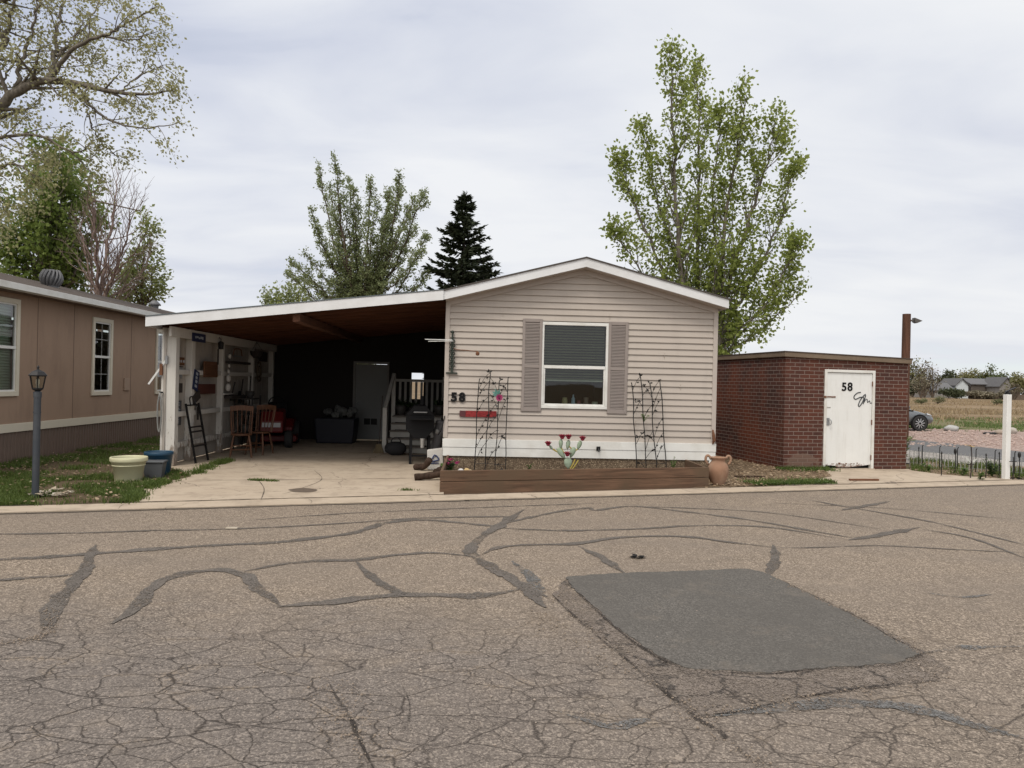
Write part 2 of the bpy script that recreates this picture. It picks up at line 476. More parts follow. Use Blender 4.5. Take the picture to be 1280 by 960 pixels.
def road_mat():
    t = N('chip_seal_road'); v = t.map(); P = t.sep(v)
    tan, dt = grit(t, v, (.105, .082, .062), (.226, .182, .14), (.42, .345, .272))
    gry, dg_ = grit(t, v, (.098, .084, .075), (.165, .143, .127), (.262, .225, .195))
    edge = t.noise(v, 1.1, 6, .68); edge2 = t.noise(v, 5, 5, .7)
    nz = t.math('ADD', t.math('MULTIPLY', t.math('SUBTRACT', edge, .5), 2.6), t.math('MULTIPLY', t.math('SUBTRACT', edge2, .5), .9))
    m = t.ramp(t.math('MULTIPLY_ADD', t.math('ADD', t.math('SUBTRACT', 5.0, P[1]), nz), .45, .5, True), [(.2, 0), (.9, .95)])
    side = t.ramp(t.math('MULTIPLY_ADD', t.math('ADD', t.math('MULTIPLY', P[0], -1.0), nz), .3, .72, True), [(0, .35), (1, 1)])
    m = t.math('MULTIPLY', m, side)
    # broad worn wheel paths, blotches of bare binder, pale dusty places
    wear = t.ramp(t.noise(t.map((.5, 1.2, 1), (0, 0, R(-17))), .75, 6, .62), [(.4, 0), (.68, 1)])
    tan = t.mix(t.math('MULTIPLY', wear, .5), tan, (.165, .138, .115))
    c = t.mix(m, tan, gry)
    c = t.mix(t.math('MULTIPLY', t.ramp(t.noise(v, 2.7, 7, .72), [(.54, 0), (.72, 1)]), .4), c, (.10, .084, .072))
    c = t.mix(t.math('MULTIPLY', t.ramp(t.noise(t.map((1, 1, 1), (0, 0, 0), (7, 3, 0)), 1.9, 7, .7), [(.55, 0), (.75, 1)]), .3), c, (.34, .275, .21))
    near = t.ramp(t.math('DIVIDE', P[1], 9.0), [(.45, 1), (.68, 0)])
    act = t.math('MAXIMUM', m, t.math('MULTIPLY', near, .8))
    k1 = cracks(t, t.map((1.9, 3.6, 1), (0, 0, R(8))), 1.0, .026, .17, 2.4, .5)
    k2 = t.math('MULTIPLY', cracks(t, t.map((4.0, 6.6, 1), (0, 0, R(-6))), 1.0, .040, .2, 2.4), t.ramp(t.noise(v, .8, 4), [(.36, .1), (.5, .9)]))
    k3 = t.math('MULTIPLY', cracks(t, t.map((8, 10, 1)), 1.0, .05, .25, 2.0), t.ramp(t.noise(t.map((1, 1, 1), (0, 0, 0), (3, 9, 0)), 1.0, 4), [(.52, 0), (.62, .8)]))
    k = t.math('MULTIPLY', t.math('MAXIMUM', t.math('MAXIMUM', k1, k2), k3), act)
    # crumbs gathered along the wider cracks
    band = t.math('MULTIPLY', cracks(t, t.map((1.9, 3.6, 1), (0, 0, R(8))), 1.0, .16, .17, 2.4, .5), t.math('MULTIPLY', act, t.ramp(t.noise(v, 1.6, 4), [(.5, 0), (.64, .9)])))
    st_ = t.ramp(t.sep(t.voro(v, 75, 'F1', 'Color'))[0], [(.45, 0), (.55, 1)])
    c = t.mix(t.math('MULTIPLY', band, t.math('MULTIPLY', st_, .8)), c, (.30, .235, .17))
    c = t.mix(t.math('MULTIPLY', k, .95, None, True), c, (.026, .021, .018))
    t.bump(t.math('SUBTRACT', t.math('MULTIPLY', dt, .4), t.math('MULTIPLY', k, 1.0)), .6, .007)
    return t.set(c, .9, 0, .2)
def asphalt_mat(name, base, k_amt=.0, crack_scale=2.4, tone=1.0):
    t = N(name); v = t.map()
    c, d = grit(t, v, sc3(base, .6), base, sc3(base, 1.45))
    c = t.mix(t.ramp(t.noise(v, 1.4, 6, .6), [(.35, 0), (.7, .8)]), c, sc3(base, .78)); c = t.mix(t.ramp(t.noise(v, 2.2, 7, .72), [(.54, 0), (.78, .5)]), c, (.21, .175, .14)); c = t.mix(t.math('MULTIPLY', t.ramp(t.noise(v, 5, 5, .7), [(.58, 0), (.7, 1)]), .4), c, sc3(base, 1.25))
    if k_amt:
        k = cracks(t, v, crack_scale, .05, .3, 2.2)
        c = t.mix(t.math('MULTIPLY', k, k_amt), c, (.03, .027, .025))
    t.bump(d, .3, .004); t.set(c, .88, 0, .25)
    if tone < 1:      # worn through in places: the road shows between the remains
        n1 = t.noise(v, 2.6, 6, .7); n2 = t.noise(v, 70, 2, .6)
        a = t.ramp(t.math('ADD', t.math('MULTIPLY', n1, .55), t.math('MULTIPLY', n2, .45)), [(tone + .09, 0), (tone + .2, 1)])
        t.b.inputs['Alpha'].default_value = 1; t.link(a, t.b.inputs['Alpha'])
    return t.m
def concrete_mat():
    t = N('old_concrete'); v = t.map()
    n = t.noise(v, .9, 7, .62); n2 = t.noise(v, 40, 4, .6); st = t.noise(v, 2.6, 7, .7)
    c = t.mix(n, (.36, .285, .21), (.52, .44, .345))
    c = t.mix(t.math('MULTIPLY', n2, .4), c, (.30, .25, .2))
    c = t.mix(t.math('MULTIPLY', t.ramp(st, [(.48, 0), (.72, 1)]), .62), c, (.19, .15, .115))
    k = cracks(t, v, .42, .006, .5, 1.1)
    c = t.mix(t.ramp(t.noise(t.map((1, 1, 1), (0, 0, 0), (5, 2, 0)), 7, 6, .75), [(.55, 0), (.75, .45)]), c, (.22, .175, .13))
    c = t.mix(t.math('MULTIPLY', k, .8), c, (.07, .055, .045))
    t.bump(n2, .25, .004); return t.set(c, .9, 0, .2)
M_field = field_mat(); M_road = road_mat(); M_conc = concrete_mat()
M_soil = soil_mat('lawn_soil', (.07, .05, .032), (.15, .115, .07))
M_bed = soil_mat('litter_soil', (.12, .085, .055), (.30, .225, .15), 18)
M_patch = asphalt_mat('new_asphalt', (.113, .104, .093))
M_ring = asphalt_mat('slumped_asphalt', (.19, .158, .133), .9, 3.0, .34)
M_seal = asphalt_mat('crack_sealant', (.128, .112, .098), tone=.30)
M_blue = asphalt_mat('blue_sealant', (.15, .147, .143), .5, 5, .37)
M_street = asphalt_mat('street_asphalt', (.13, .13, .132))
M_pink = gravel_mat('pink_gravel', ((.27, .18, .15), (.46, .35, .30), (.52, .43, .38)), 13, .04)
M_joint = mat('joint_dirt', (.075, .06, .045), .95, .3, 20, .2)
M_green = soil_mat('short_grass', (.20, .155, .10), (.085, .12, .035), .4)

# ------------------------------------------------------------------ ground sheets
bm = MB()
rings = [0, 6, 14, 30, 60, 120, 250, 500, 1200]
nseg = 64
for i, r in enumerate(rings):
    for k in range(nseg if i else 1):
        a = 2 * math.pi * k / nseg
        bm.v.append((r * math.cos(a), 10 + r * math.sin(a), -.045))
for k in range(nseg): bm.f.append((0, 1 + k, 1 + (k + 1) % nseg))
for i in range(1, len(rings) - 1):
    for k in range(nseg):
        k2 = (k + 1) % nseg; b0 = 1 + (i - 1) * nseg; b1 = 1 + i * nseg
        bm.f.append((b0 + k, b1 + k, b1 + k2, b0 + k2))
struct(bm.build('ground', M_field))
sheet('road', [kp(-45, 0)[:2], kp(60, 0)[:2], kp(60, -14)[:2], kp(-45, -14)[:2]], -.012, M_road)
# ------------------------------------------------------------------ kerb strip, slabs, lawn, beds
sE = ks(gp(1290, 604))[0]
strip = [kp(-30, .0), kp(sE + 20, .0), kp(sE + 20, .45), kp(-30, .45)]
sheet('concrete_gutter', rough_poly(strip, .3, .008), .004, M_conc, .12)
def foot(px, py):
    p = gp(px, py); s, t = ks(p); return s, t
s_slabL = foot(158, 629)[0]; s_slabR = foot(552, 617)[0]
wall_f, wall_b = H.w(-4.95, .35), H.w(-4.95, 6.45)
slab = [kp(s_slabL, .452), kp(s_slabR, .452), H.w(.05, -.05), H.w(.05, 6.45), wall_b, wall_f, gp(240, 596), gp(205, 604), gp(183, 610), gp(166, 622)]
sheet('driveway_slab', [(p.x, p.y) for p in slab], .010, M_conc, .12)
# concrete apron before the shed
apron = [kp(foot(985, 611)[0], .452), kp(sE + 20, .452), gp(1420, 597), gp(1290, 600.5), gp(1240, 598), gp(1180, 594), gp(1139, 588.5), S.w(2.85, -.02), S.w(.9, -.02), gp(1040, 596)]
sheet('concrete_apron', [(p.x, p.y) for p in apron], .010, M_conc, .12)
bed = [kp(foot(880, 616)[0], .45), kp(foot(985, 611)[0], .45), gp(1040, 596), S.w(.9, -.02), S.w(0, -.02), S.w(0, 4), H.w(4.86, 6), H.w(4.86, .3), H.w(4.86, -.6)]
sheet('leaf_litter_bed', [(p.x, p.y) for p in bed], .006, M_bed)
fbed = [gp(1139, 588.5), gp(1180, 594), gp(1240, 598), gp(1290, 600.5), gp(1420, 597), gp(1420, 584), gp(1290, 584), gp(1200, 580), gp(1137, 574)]
sheet('flower_bed', rough_poly(fbed, .2, .03), .007, M_bed)
lawn = [kp(-14, .452), kp(s_slabL, .452), gp(166, 622), gp(183, 610), gp(205, 604), gp(240, 596), wall_f, wall_b, H.w(-4.95, 14), H.w(-7.9, 14), H.w(-7.9, -3), H.w(-7.9, -9)]
sheet('lawn', [(p.x, p.y) for p in lawn], 0.0, M_soil)
# far right: street, gravel, grass verge (all run on out of the picture)
def strip_right(name, top, bot, z, m, ext=40, amp=.15, left=0):
    a, b = [gp(*q) for q in top], [gp(*q) for q in bot]
    def extend(l):
        d0 = (l[0] - l[1]).normalized(); d1 = (l[-1] - l[-2]).normalized()
        return [l[0] + d0 * ext] + l + [l[-1] + d1 * ext]
    a, b = extend(a), extend(b)
    return sheet(name, rough_poly([(p.x, p.y) for p in a + b[::-1]], .8, amp), z, m)
strip_right('grass_verge', [(1135, 523.5), (1285, 526)], [(1135, 537), (1285, 541)], -.034, M_green, 60, .5)
strip_right('pink_gravel', [(1135, 534.5), (1285, 538)], [(1135, 552), (1285, 568)], -.028, M_pink, 40, .25)
strip_right('side_street', [(1135, 548), (1285, 564.5)], [(1135, 562.5), (1285, 578)], -.022, M_street, 40, .05)
strip_right('grey_gravel', [(1135, 562), (1285, 577.5)], [(1135, 578), (1285, 588)], -.016, gravel_mat('grey_gravel_mat', ((.27, .25, .23), (.40, .37, .34), (.46, .43, .40)), 16, .03), 6, .05)

# ------------------------------------------------------------------ road patches and sealed cracks
def G(l): return [gp(*q) for q in l]
ring = G([(690, 742), (708, 720), (930, 710), (972, 722), (1072, 768), (1160, 814), (1186, 832), (1178, 848), (1090, 858), (1000, 870), (935, 886), (868, 894), (832, 862), (772, 812), (725, 775)])
sheet('slumped_patch', rough_poly([(p.x, p.y) for p in ring], .05, .02), -.0085, M_ring)
patch = G([(708, 720), (760, 716), (930, 710), (950, 713), (970, 722), (1020, 746), (1070, 770), (1110, 794), (1150, 815), (1128, 826), (1070, 831), (1000, 835), (960, 839), (910, 837), (860, 834), (835, 824), (805, 807), (770, 782), (735, 750), (715, 732)])
sheet('asphalt_patch', rough_poly([(p.x, p.y) for p in patch], .035, .012), -.0045, M_patch, .006)
seal = MB()
Z1 = -.0066
for pts, w in [
    ([(-40, 667), (100, 665), (200, 662), (290, 660), (400, 655), (475, 650), (520, 647), (600, 645), (650, 645)], .05),
    ([(-40, 700), (60, 695), (100, 692), (180, 686), (260, 681), (340, 677), (400, 671), (445, 664), (480, 653), (530, 649), (590, 654), (622, 657)], .10),
    ([(-40, 728), (0, 724), (40, 721), (80, 718), (104, 712)], .10),
    ([(120, 680), (112, 694), (105, 712), (85, 735), (64, 757), (54, 784)], .105),
    ([(108, 712), (92, 735), (74, 760), (62, 786)], .05),
    ([(140, 778), (172, 757), (188, 735), (210, 722), (240, 714), (275, 711), (300, 716), (325, 735), (352, 757)], .11),
    ([(305, 713), (345, 705), (390, 700), (440, 699), (500, 692), (545, 690), (588, 694)], .075),
    ([(445, 700), (465, 720), (490, 735), (507, 743)], .105),
    ([(345, 757), (400, 752), (450, 747), (500, 742), (560, 743), (612, 742), (652, 735)], .11),
    ([(655, 636), (625, 655), (600, 672), (588, 688), (605, 702), (635, 720), (660, 737), (682, 758)], .115),
    ([(640, 722), (660, 735), (684, 745)], .105),
    ([(603, 692), (625, 683), (660, 680), (715, 679), (765, 672), (815, 669), (860, 670), (915, 677), (966, 683)], .075),
    ([(722, 681), (745, 692), (765, 705), (782, 716)], .085),
    ([(622, 659), (700, 662), (800, 660), (870, 656), (960, 658), (1050, 672)], .06),
    ([(622, 655), (690, 640), (735, 634), (745, 637), (790, 632), (850, 638), (930, 648), (1000, 660), (1070, 672)], .07),
    ([(966, 680), (969, 698), (960, 720)], .10),
    ([(966, 684), (1030, 683), (1100, 681), (1180, 685), (1285, 690)], .035),
    ([(1010, 624), (1060, 633), (1130, 645), (1180, 655), (1285, 681)], .055),
    ([(1060, 674), (1100, 668), (1150, 658)], .105),
    ([(1052, 637), (1080, 632), (1112, 626)], .1),
    ([(770, 632), (850, 634), (960, 640), (1100, 660)], .04),
    ([(960, 628), (1100, 634), (1285, 650)], .03),
    ([(300, 650), (450, 640), (640, 632), (760, 628)], .03),
    ([(1150, 660), (1215, 672), (1290, 700)], .05),
]:
    ribbon(seal, G(pts), w, Z1 + rnd(0, .0012))
struct(seal.build('crack_sealant', M_seal, fix=False))
bl = MB()
for pts, w in [([(690, 825 + 60), (760, 905), (800, 900), (850, 893)], .07), ([(890, 893), (930, 888), (1000, 880), (1080, 876), (1150, 886), (1230, 908), (1300, 925)], .10), ([(1160, 740), (1200, 745), (1240, 742)], .1), ([(640, 700), (668, 725), (672, 750)], .13), ([(1150, 815), (1210, 808), (1290, 806)], .07)]:
    ribbon(bl, G(pts), w, Z1 + .0002)
struct(bl.build('old_sealant', M_blue, fix=False))
dk = MB()
for pts, w in [
    ([(706, 722), (735, 752), (770, 784), (805, 810), (838, 828), (862, 836)], .022),
    ([(690, 742), (725, 776), (772, 814), (832, 864), (868, 895), (895, 910), (925, 935), (960, 962)], .028),
    ([(868, 894), (935, 886), (1000, 870), (1090, 857), (1180, 848)], .014),
    ([(862, 836), (910, 839), (960, 841), (1000, 837), (1070, 833), (1128, 828), (1160, 814), (1200, 826)], .012),
    ([(972, 722), (1022, 746), (1072, 770), (1112, 794), (1160, 816)], .010),
    ([(410, 850), (422, 872), (435, 890), (452, 930), (470, 965)], .022),
    ([(435, 890), (500, 910), (512, 880), (500, 850)], .008), ([(500, 915), (545, 945), (560, 970)], .008),
    ([(0, 796), (40, 785), (95, 770)], .012), ([(60, 790), (58, 800)], .01)]:
    ribbon(dk, G(pts), w, -.0030, .5, .03)
struct(dk.build('road_cracks', asphalt_mat('crack_black', (.04, .033, .028), tone=.36), fix=False))
jt = MB()
ribbon(jt, [kp(-20, .452), kp(0, .452), kp(s_slabL, .455), kp(s_slabR, .455), kp(s_slabR + 4, .452), kp(foot(985, 611)[0], .455), kp(sE + 10, .455)], .018, .0132, .5)
ribbon(jt, G([(236, 601), (300, 601), (420, 600), (548, 598)]), .016, .0132, .5)
ribbon(jt, G([(322, 600), (330, 612), (326, 627)]), .010, .0132, .6); ribbon(jt, G([(392, 588), (402, 600), (375, 612), (352, 619)]), .009, .0132, .6)
for s in (1.2, 3.4, 6.9, 9.0, 11.6, 13.4): ribbon(jt, [kp(s, .01), kp(s + rnd(-.05, .05), .2), kp(s + rnd(-.03, .03), .44)], .012, .0062, .5)
ribbon(jt, G([(1060, 606), (1075, 601), (1100, 599)]), .01, .0132, .5)
struct(jt.build('concrete_joints', M_joint, fix=False))
dm = MB()
ribbon(dm, [kp(-45, -.035), kp(0, -.03), kp(6, -.03), kp(12, -.03), kp(30, -.03)], .06, -.0058, .6, .1)
struct(dm.build('gutter_dirt', mat('gutter_dirt', (.10, .08, .06), .95, .3, 30, .3), fix=False))
def blot(pts, k=6):
    P = G(pts); c = sum(P, Vector()) / len(P); m = MB()
    return [(p.x, p.y) for p in spline(P + [P[0]], 40)[:-1]]
sheet('oil_stain', blot([(360, 613), (378, 611), (396, 613), (390, 616), (368, 616)]), .0136, mat('oil_stain', (.13, .10, .075), .6, .3, 20, .1))

# small stones along the broken edges, litter and leaves
def stones(name, spots, n, r0, r1, m, z=-.004):
    mb = MB()
    for i in range(n):
        p, sp_ = random.choice(spots); r = rnd(r0, r1) * (1 if random.random() < .8 else 1.6)
        q = p + Vector((random.gauss(0, sp_), random.gauss(0, sp_), 0))
        mb.ball((q.x, q.y, z + r * .35), r, r * rnd(.7, 1.1), r * rnd(.5, .8), 6, 4, .2)
    return tag(mb.build(name, m, fix=False), kind='stuff')
spots = []
for l, sp_ in [([(690, 742), (725, 776), (772, 814), (832, 864), (868, 895), (925, 935), (960, 960)], .035), ([(410, 850), (422, 872), (435, 900), (452, 940)], .07), ([(972, 722), (1072, 770), (1160, 816)], .04), ([(680, 765), (700, 790), (800, 850)], .06), ([(0, 805), (60, 790), (62, 760)], .03), ([(868, 894), (1000, 872), (1180, 850)], .04)]:
    for p in spline(G(l), 30): spots.append((p, sp_))
M_stone = mat('loose_stone', (.25, .20, .155), .9, .5, 60, .2)
stones('loose_gravel', spots, 1300, .002, .0055, M_stone)
stones('road_grit', [(gp(rnd(0, 1280), rnd(650, 950)), .3) for _ in range(300)], 500, .002, .005, mat('pale_stone', (.36, .30, .25), .9, .4, 60, .2), -.010)

def blades(name, region, n, h0, h1, m, z=0.0, patch=None, w=.006, lean=.5):
    mb = MB(); i = 0; tries = 0
    while i < n and tries < n * 12:
        tries += 1
        p = region()
        if p is None: continue
        if patch and patch(p) < random.random(): continue
        h = rnd(h0, h1); a = rnd(0, 6.283); ln = rnd(.05, lean) * h
        dx, dy = math.cos(a) * ln, math.sin(a) * ln; b = rnd(0, 6.283); wx, wy = math.cos(b) * w, math.sin(b) * w
        k = len(mb.v)
        mb.v += [(p.x - wx, p.y - wy, z), (p.x + wx, p.y + wy, z), (p.x + dx * .4 + wx * .7, p.y + dy * .4 + wy * .7, z + h * .6), (p.x + dx * .4 - wx * .7, p.y + dy * .4 - wy * .7, z + h * .6), (p.x + dx, p.y + dy, z + h)]
        mb.f += [(k, k + 1, k + 2, k + 3), (k + 3, k + 2, k + 4)]
        i += 1
    return tag(mb.build(name, m, fix=False), kind='stuff')
def inpoly(p, poly):
    c = False; n = len(poly)
    for i in range(n):
        a, b = poly[i], poly[(i + 1) % n]
        if (a.y > p.y) != (b.y > p.y) and p.x < (b.x - a.x) * (p.y - a.y) / (b.y - a.y) + a.x: c = not c
    return c
from mathutils import noise as mnoise
def clump(p, s=1.6, thr=-.05, k=4): return max(.03, min(1, .5 + k * (mnoise.noise(Vector((p.x * s, p.y * s, 3.3))) - thr)))
def lawn_pt():
    p = Vector((rnd(-9.4, -4.6), 8.6 + 13 * random.random() ** 1.7, 0))
    return p if inpoly(p, lawn) else None
M_grass = leafmat('lawn_grass', (.045, .075, .016), (.13, .175, .045), .35)
M_dry = leafmat('dry_leaves', (.16, .10, .055), (.40, .31, .21), .1)
def lpatch(p): return clump(p, 1.5, -.1, 5) * (1 if p.y < 13 else .75)
blades('grass', lawn_pt, 42000, .025, .085, M_grass, 0, lpatch, .006, .9)
def edge_pt():                       # grass creeping over the slab's edge
    l = [kp(-12, .452), kp(s_slabL, .46), gp(166, 622), gp(183, 610), gp(205, 604), gp(240, 596), gp(262, 584), gp(285, 577)]
    k = random.randrange(len(l) - 1); p = l[k].lerp(l[k + 1], random.random()); return p + Vector((random.gauss(0, .07), random.gauss(.04, .07), 0))
blades('edge_grass', edge_pt, 4200, .03, .10, M_grass, .005, lambda p: clump(p, 2.5, -.15, 6), .006, 1.0)
def leaves_flat(name, fn, n, l0, l1, m, z):
    mb = MB(); c = 0
    while c < n:
        p = fn()
        if p is None: continue
        a = rnd(0, 6.28); d = Vector((math.cos(a), math.sin(a), rnd(-.25, .35))).normalized()
        nn = Vector((rnd(-.4, .4), rnd(-.4, .4), 1)).normalized(); L = rnd(l0, l1)
        mb.leaf(Vector((p.x, p.y, z + rnd(0, .03))), d, nn, L, L * rnd(.45, .8)); c += 1
    return tag(mb.build(name, m, fix=False), kind='stuff')
leaves_flat('fallen_leaves', lambda: (lambda p: p if p is not None and mnoise.noise(Vector((p.x * .9, p.y * .9, 8))) > rnd(-.45, .45) else None)(lawn_pt()), 1500, .03, .075, M_dry, .025)
def bed_pt():
    p = gp(rnd(880, 1050), rnd(570, 613)); return p if inpoly(p, bed) else None
leaves_flat('leaf_litter', bed_pt, 2600, .03, .07, M_dry, .012)
def weed_pt():
    if random.random() < .65:
        p = kp(foot(rnd(930, 1045), 605)[0], .5 + abs(random.gauss(0, .22)))
        return p + Vector((0, 0, 0))
    return S.w(rnd(-.2, 1.0), -abs(random.gauss(.1, .15)))
M_weed = leafmat('weed_green', (.05, .09, .02), (.13, .20, .06), .35)
leaves_flat('low_weeds', weed_pt, 1500, .03, .07, M_weed, .02)
blades('weed_grass', weed_pt, 1800, .03, .10, M_grass, .01, None, .006, .8)
def fb_pt():
    p = gp(rnd(1136, 1300), rnd(574, 601)); return p if inpoly(p, fbed) else None
blades('bed_grass', fb_pt, 3500, .03, .12, M_grass, .01, lambda p: clump(p, 1.8, .0, 5), .006, .8)
leaves_flat('bed_leaves', fb_pt, 900, .03, .07, M_dry, .012)
def tuft_pt():
    c = random.choice([gp(326, 602), gp(332, 602), gp(510, 614), gp(318, 601.5), gp(340, 602.5)]); return c + Vector((random.gauss(0, .06), random.gauss(0, .02), 0))
blades('joint_weeds', tuft_pt, 350, .02, .05, M_grass, .012, None, .005, 1.2)

# tussocks of dry grass over the field
def field_pt():
    Yf = 38 + 150 * random.random() ** 1.6
    return Vector(((rnd(1110, 1330) - 640) / FPX * Yf, Yf, 0))
blades('field_grass', field_pt, 9000, .08, .32, leafmat('straw_grass', (.20, .14, .08), (.36, .28, .17), .2), -.05, lambda p: clump(p, .12, .0, 4), .035, .9)
def verge_pt(): return gp(rnd(1110, 1330), rnd(522, 539))
blades('verge_grass', verge_pt, 3500, .05, .16, leafmat('verge_green', (.06, .10, .025), (.16, .20, .07), .3), -.04, lambda p: clump(p, .35, .05, 6), .02, .9)
stones('gravel_stones', [(gp(rnd(1120, 1300), rnd(537, 556)), .4) for _ in range(200)], 700, .02, .045, mat('pink_stone', (.42, .32, .28), .9, .4, 20, .2), -.03)
# ------------------------------------------------------------------ the house
W, EZ, PZ, DEEP = 4.85, 3.185, 3.815, 15.0     # width, eave and ridge of the roof's top, length
def roof_z(u): return PZ - (PZ - EZ) / (W / 2) * abs(u - W / 2)
def siding_mat(name, col):
    t = N(name); v = t.map()
    n = t.noise(t.map((.6, .6, 3)), 2.0, 6, .6); f_ = t.noise(v, 60, 3); d = t.ramp(t.noise(t.map((2.5, 2.5, .35)), 1.6, 6, .65), [(.5, 0), (.8, 1)])
    c = t.mix(n, sc3(col, .93), sc3(col, 1.06)); c = t.mix(t.math('MULTIPLY', d, .4), c, sc3(col, .72))
    t.bump(f_, .06, .002); return t.set(c, .5, 0, .35)
M_siding = siding_mat('vinyl_siding', (.425, .376, .33))
house = thing('mobile_home', 'beige mobile home with lap siding, mauve shutters and a low gable', 'house', H.o, H.a)
# window opening in the siding
wu0, wz1 = H.hv(677.0, 402, -.03); wu1, wz0 = H.hv(759.6, 512, -.03)
sd_ = MB(); CH = .1115; z = .60; top_z = PZ - .17
while z < top_z:
    z2 = min(z + CH, top_z)
    def lim(zz):      # where the underside of the roof cuts the course
        k = (zz - (EZ - .17)) / ((PZ - EZ) / (W / 2)); return max(.02, k + .02), min(W - .02, W - k - .02)
    a0, b0 = lim(z); a1, b1 = lim(z2)
    zc = (z + z2) / 2
    spans = [(a0, b0, a1, b1)]
    if wz0 + .03 < zc < wz1 - .03: spans = [(a0, wu0 + .02, a1, wu0 + .02), (wu1 - .02, b0, wu1 - .02, b1)]
    for (p, q, p1, q1) in spans:
        if q - p < .02: continue
        sd_.poly([(p, -.028, z), (q, -.028, z), (q1, -.004, z2), (p1, -.004, z2)])
        sd_.poly([(p, -.028, z), (p, .0, z), (q, .0, z), (q, -.028, z)])
    z = z2
# butt joints between lengths of siding show as fine vertical laps
for k, (uj, zj) in enumerate([(1.35, 1.1), (3.4, .88), (3.9, 2.1), (1.0, 2.77), (2.9, 2.77), (4.2, 1.55), (.75, 1.66)]):
    sd_.box(uj, uj + .004, -.029, -.004, zj, zj + CH * .96)
sd_.build('siding', M_siding, house, fix=False)
sh = MB()
sh.box(0, .04, .02, DEEP, .3, EZ - .1); sh.box(W - .04, W, .02, DEEP, .3, EZ - .1); sh.box(.04, W - .04, DEEP - .04, DEEP, .3, EZ)
sh.box(.04, wu0 + .01, .003, .05, .3, EZ - .1); sh.box(wu1 - .01, W - .04, .003, .05, .3, EZ - .1); sh.box(wu0 + .01, wu1 - .01, .003, .05, .3, wz0 + .02); sh.box(wu0 + .01, wu1 - .01, .003, .05, wz1 - .02, EZ - .1)
sh.prism([(.04, EZ - .11), (W - .04, EZ - .11), (W / 2, PZ - .09)], .003, .05)
sh.build('wall', siding_mat('shaded_siding', (.30, .26, .235)), house)  # siding copy darkened so its colour holds the carport's shade
for u in (-.005, W - .075): MB().box(u, u + .08, -.034, -.002, .33 if u > 1 else .62, EZ - .16).build('corner_trim', vinyl_trim, house, bevel=.006)
f = MB()   # sloped frieze under the rake
for a, b in ((0.03, W / 2), (W / 2, W - .03)):
    z0, z1_ = roof_z(a) - .17, roof_z(b) - .17
    f.hexa([(a, -.045, z0 - .085), (b, -.045, z1_ - .085), (b, -.006, z1_ - .085), (a, -.006, z0 - .085), (a, -.045, z0), (b, -.045, z1_), (b, -.006, z1_), (a, -.006, z0)])
f.build('frieze', vinyl_trim, house)
t_ = MB()
t_.box(-.005, W + .01, -.055, .0, .455, .600); t_.box(0.0, W + .005, -.047, .0, .300, .452); t_.box(W - .11, W + .0, -.05, .4, .06, .299); t_.box(-.012, -.006, -.05, .02, .3, .6)
t_.build('skirt_trim', vinyl_white, house, bevel=.005)
def pebble_mat():
    t = N('pebble_dash'); v = t.map(); w = t.sep(t.voro(v, 46, 'F1', 'Color')); d = t.voro(v, 46, 'DISTANCE_TO_EDGE')
    c = t.mix(w[0], (.15, .105, .07), (.36, .28, .19)); c = t.mix(t.ramp(d, [(0, 1), (.2, 0)]), c, (.07, .05, .035))
    t.bump(d, .9, .015); return t.set(c, .9, 0, .2)
fd = MB(); fd.box(.02, W - .115, -.02, .3, -.05, .299); fd.build('foundation', pebble_mat(), house)
# roof: two slopes with shingles, white rake boards, black drip edge
def shingle_mat():
    t = N('asphalt_shingle'); v = t.map((4, 4, 4)); n = t.noise(v, 30, 3); n2 = t.noise(v, 1.2, 4)
    c = t.mix(n, (.05, .046, .044), (.12, .11, .10)); c = t.mix(t.math('MULTIPLY', n2, .5), c, (.10, .085, .075)); t.bump(n, .5, .006); return t.set(c, .95, 0, .1)
M_shingle = shingle_mat()
OV, OVR = .30, .10
rf = MB()
def slope(u0, u1, dz=0.0, th=.03):
    z0, z1_ = roof_z(u0) + dz, roof_z(u1) + dz
    rf.hexa([(u0, -OV - .02, z0 - th), (u1, -OV - .02, z1_ - th), (u1, DEEP + .2, z1_ - th), (u0, DEEP + .2, z0 - th), (u0, -OV - .02, z0), (u1, -OV - .02, z1_), (u1, DEEP + .2, z1_), (u0, DEEP + .2, z0)])
slope(-.05, W / 2, .012, .022); slope(W / 2, W + OVR + .02, .012, .022)
roof = rf.build('roof', M_shingle, house)
rk = MB()
for a, b in ((-.035, W / 2), (W / 2, W + OVR)):
    z0, z1_ = roof_z(a) - .012, roof_z(b) - .012
    rk.hexa([(a, -OV, z0 - .15), (b, -OV, z1_ - .15), (b, -OV + .025, z1_ - .15), (a, -OV + .025, z0 - .15), (a, -OV, z0), (b, -OV, z1_), (b, -OV + .025, z1_), (a, -OV + .025, z0)])
zE = roof_z(W + OVR) - .012
rk.hexa([(W + OVR - .022, -OV + .026, zE - .15), (W + OVR, -OV + .026, zE - .15), (W + OVR, DEEP, zE - .15), (W + OVR - .022, DEEP, zE - .15), (W + OVR - .022, -OV + .026, zE), (W + OVR, -OV + .026, zE), (W + OVR, DEEP, zE), (W + OVR - .022, DEEP, zE)])
rk.build('rake_board', fascia_white, roof)
so = MB()
for a, b in ((0.0, W / 2), (W / 2, W + OVR - .025)):
    z0, z1_ = roof_z(a) - .16, roof_z(b) - .16
    so.hexa([(a, -OV + .027, z0 - .01), (b, -OV + .027, z1_ - .01), (b, -.001, z1_ - .01), (a, -.001, z0 - .01), (a, -OV + .027, z0), (b, -OV + .027, z1_), (b, -.001, z1_), (a, -.001, z0)])
so.build('soffit', vinyl_trim, roof)
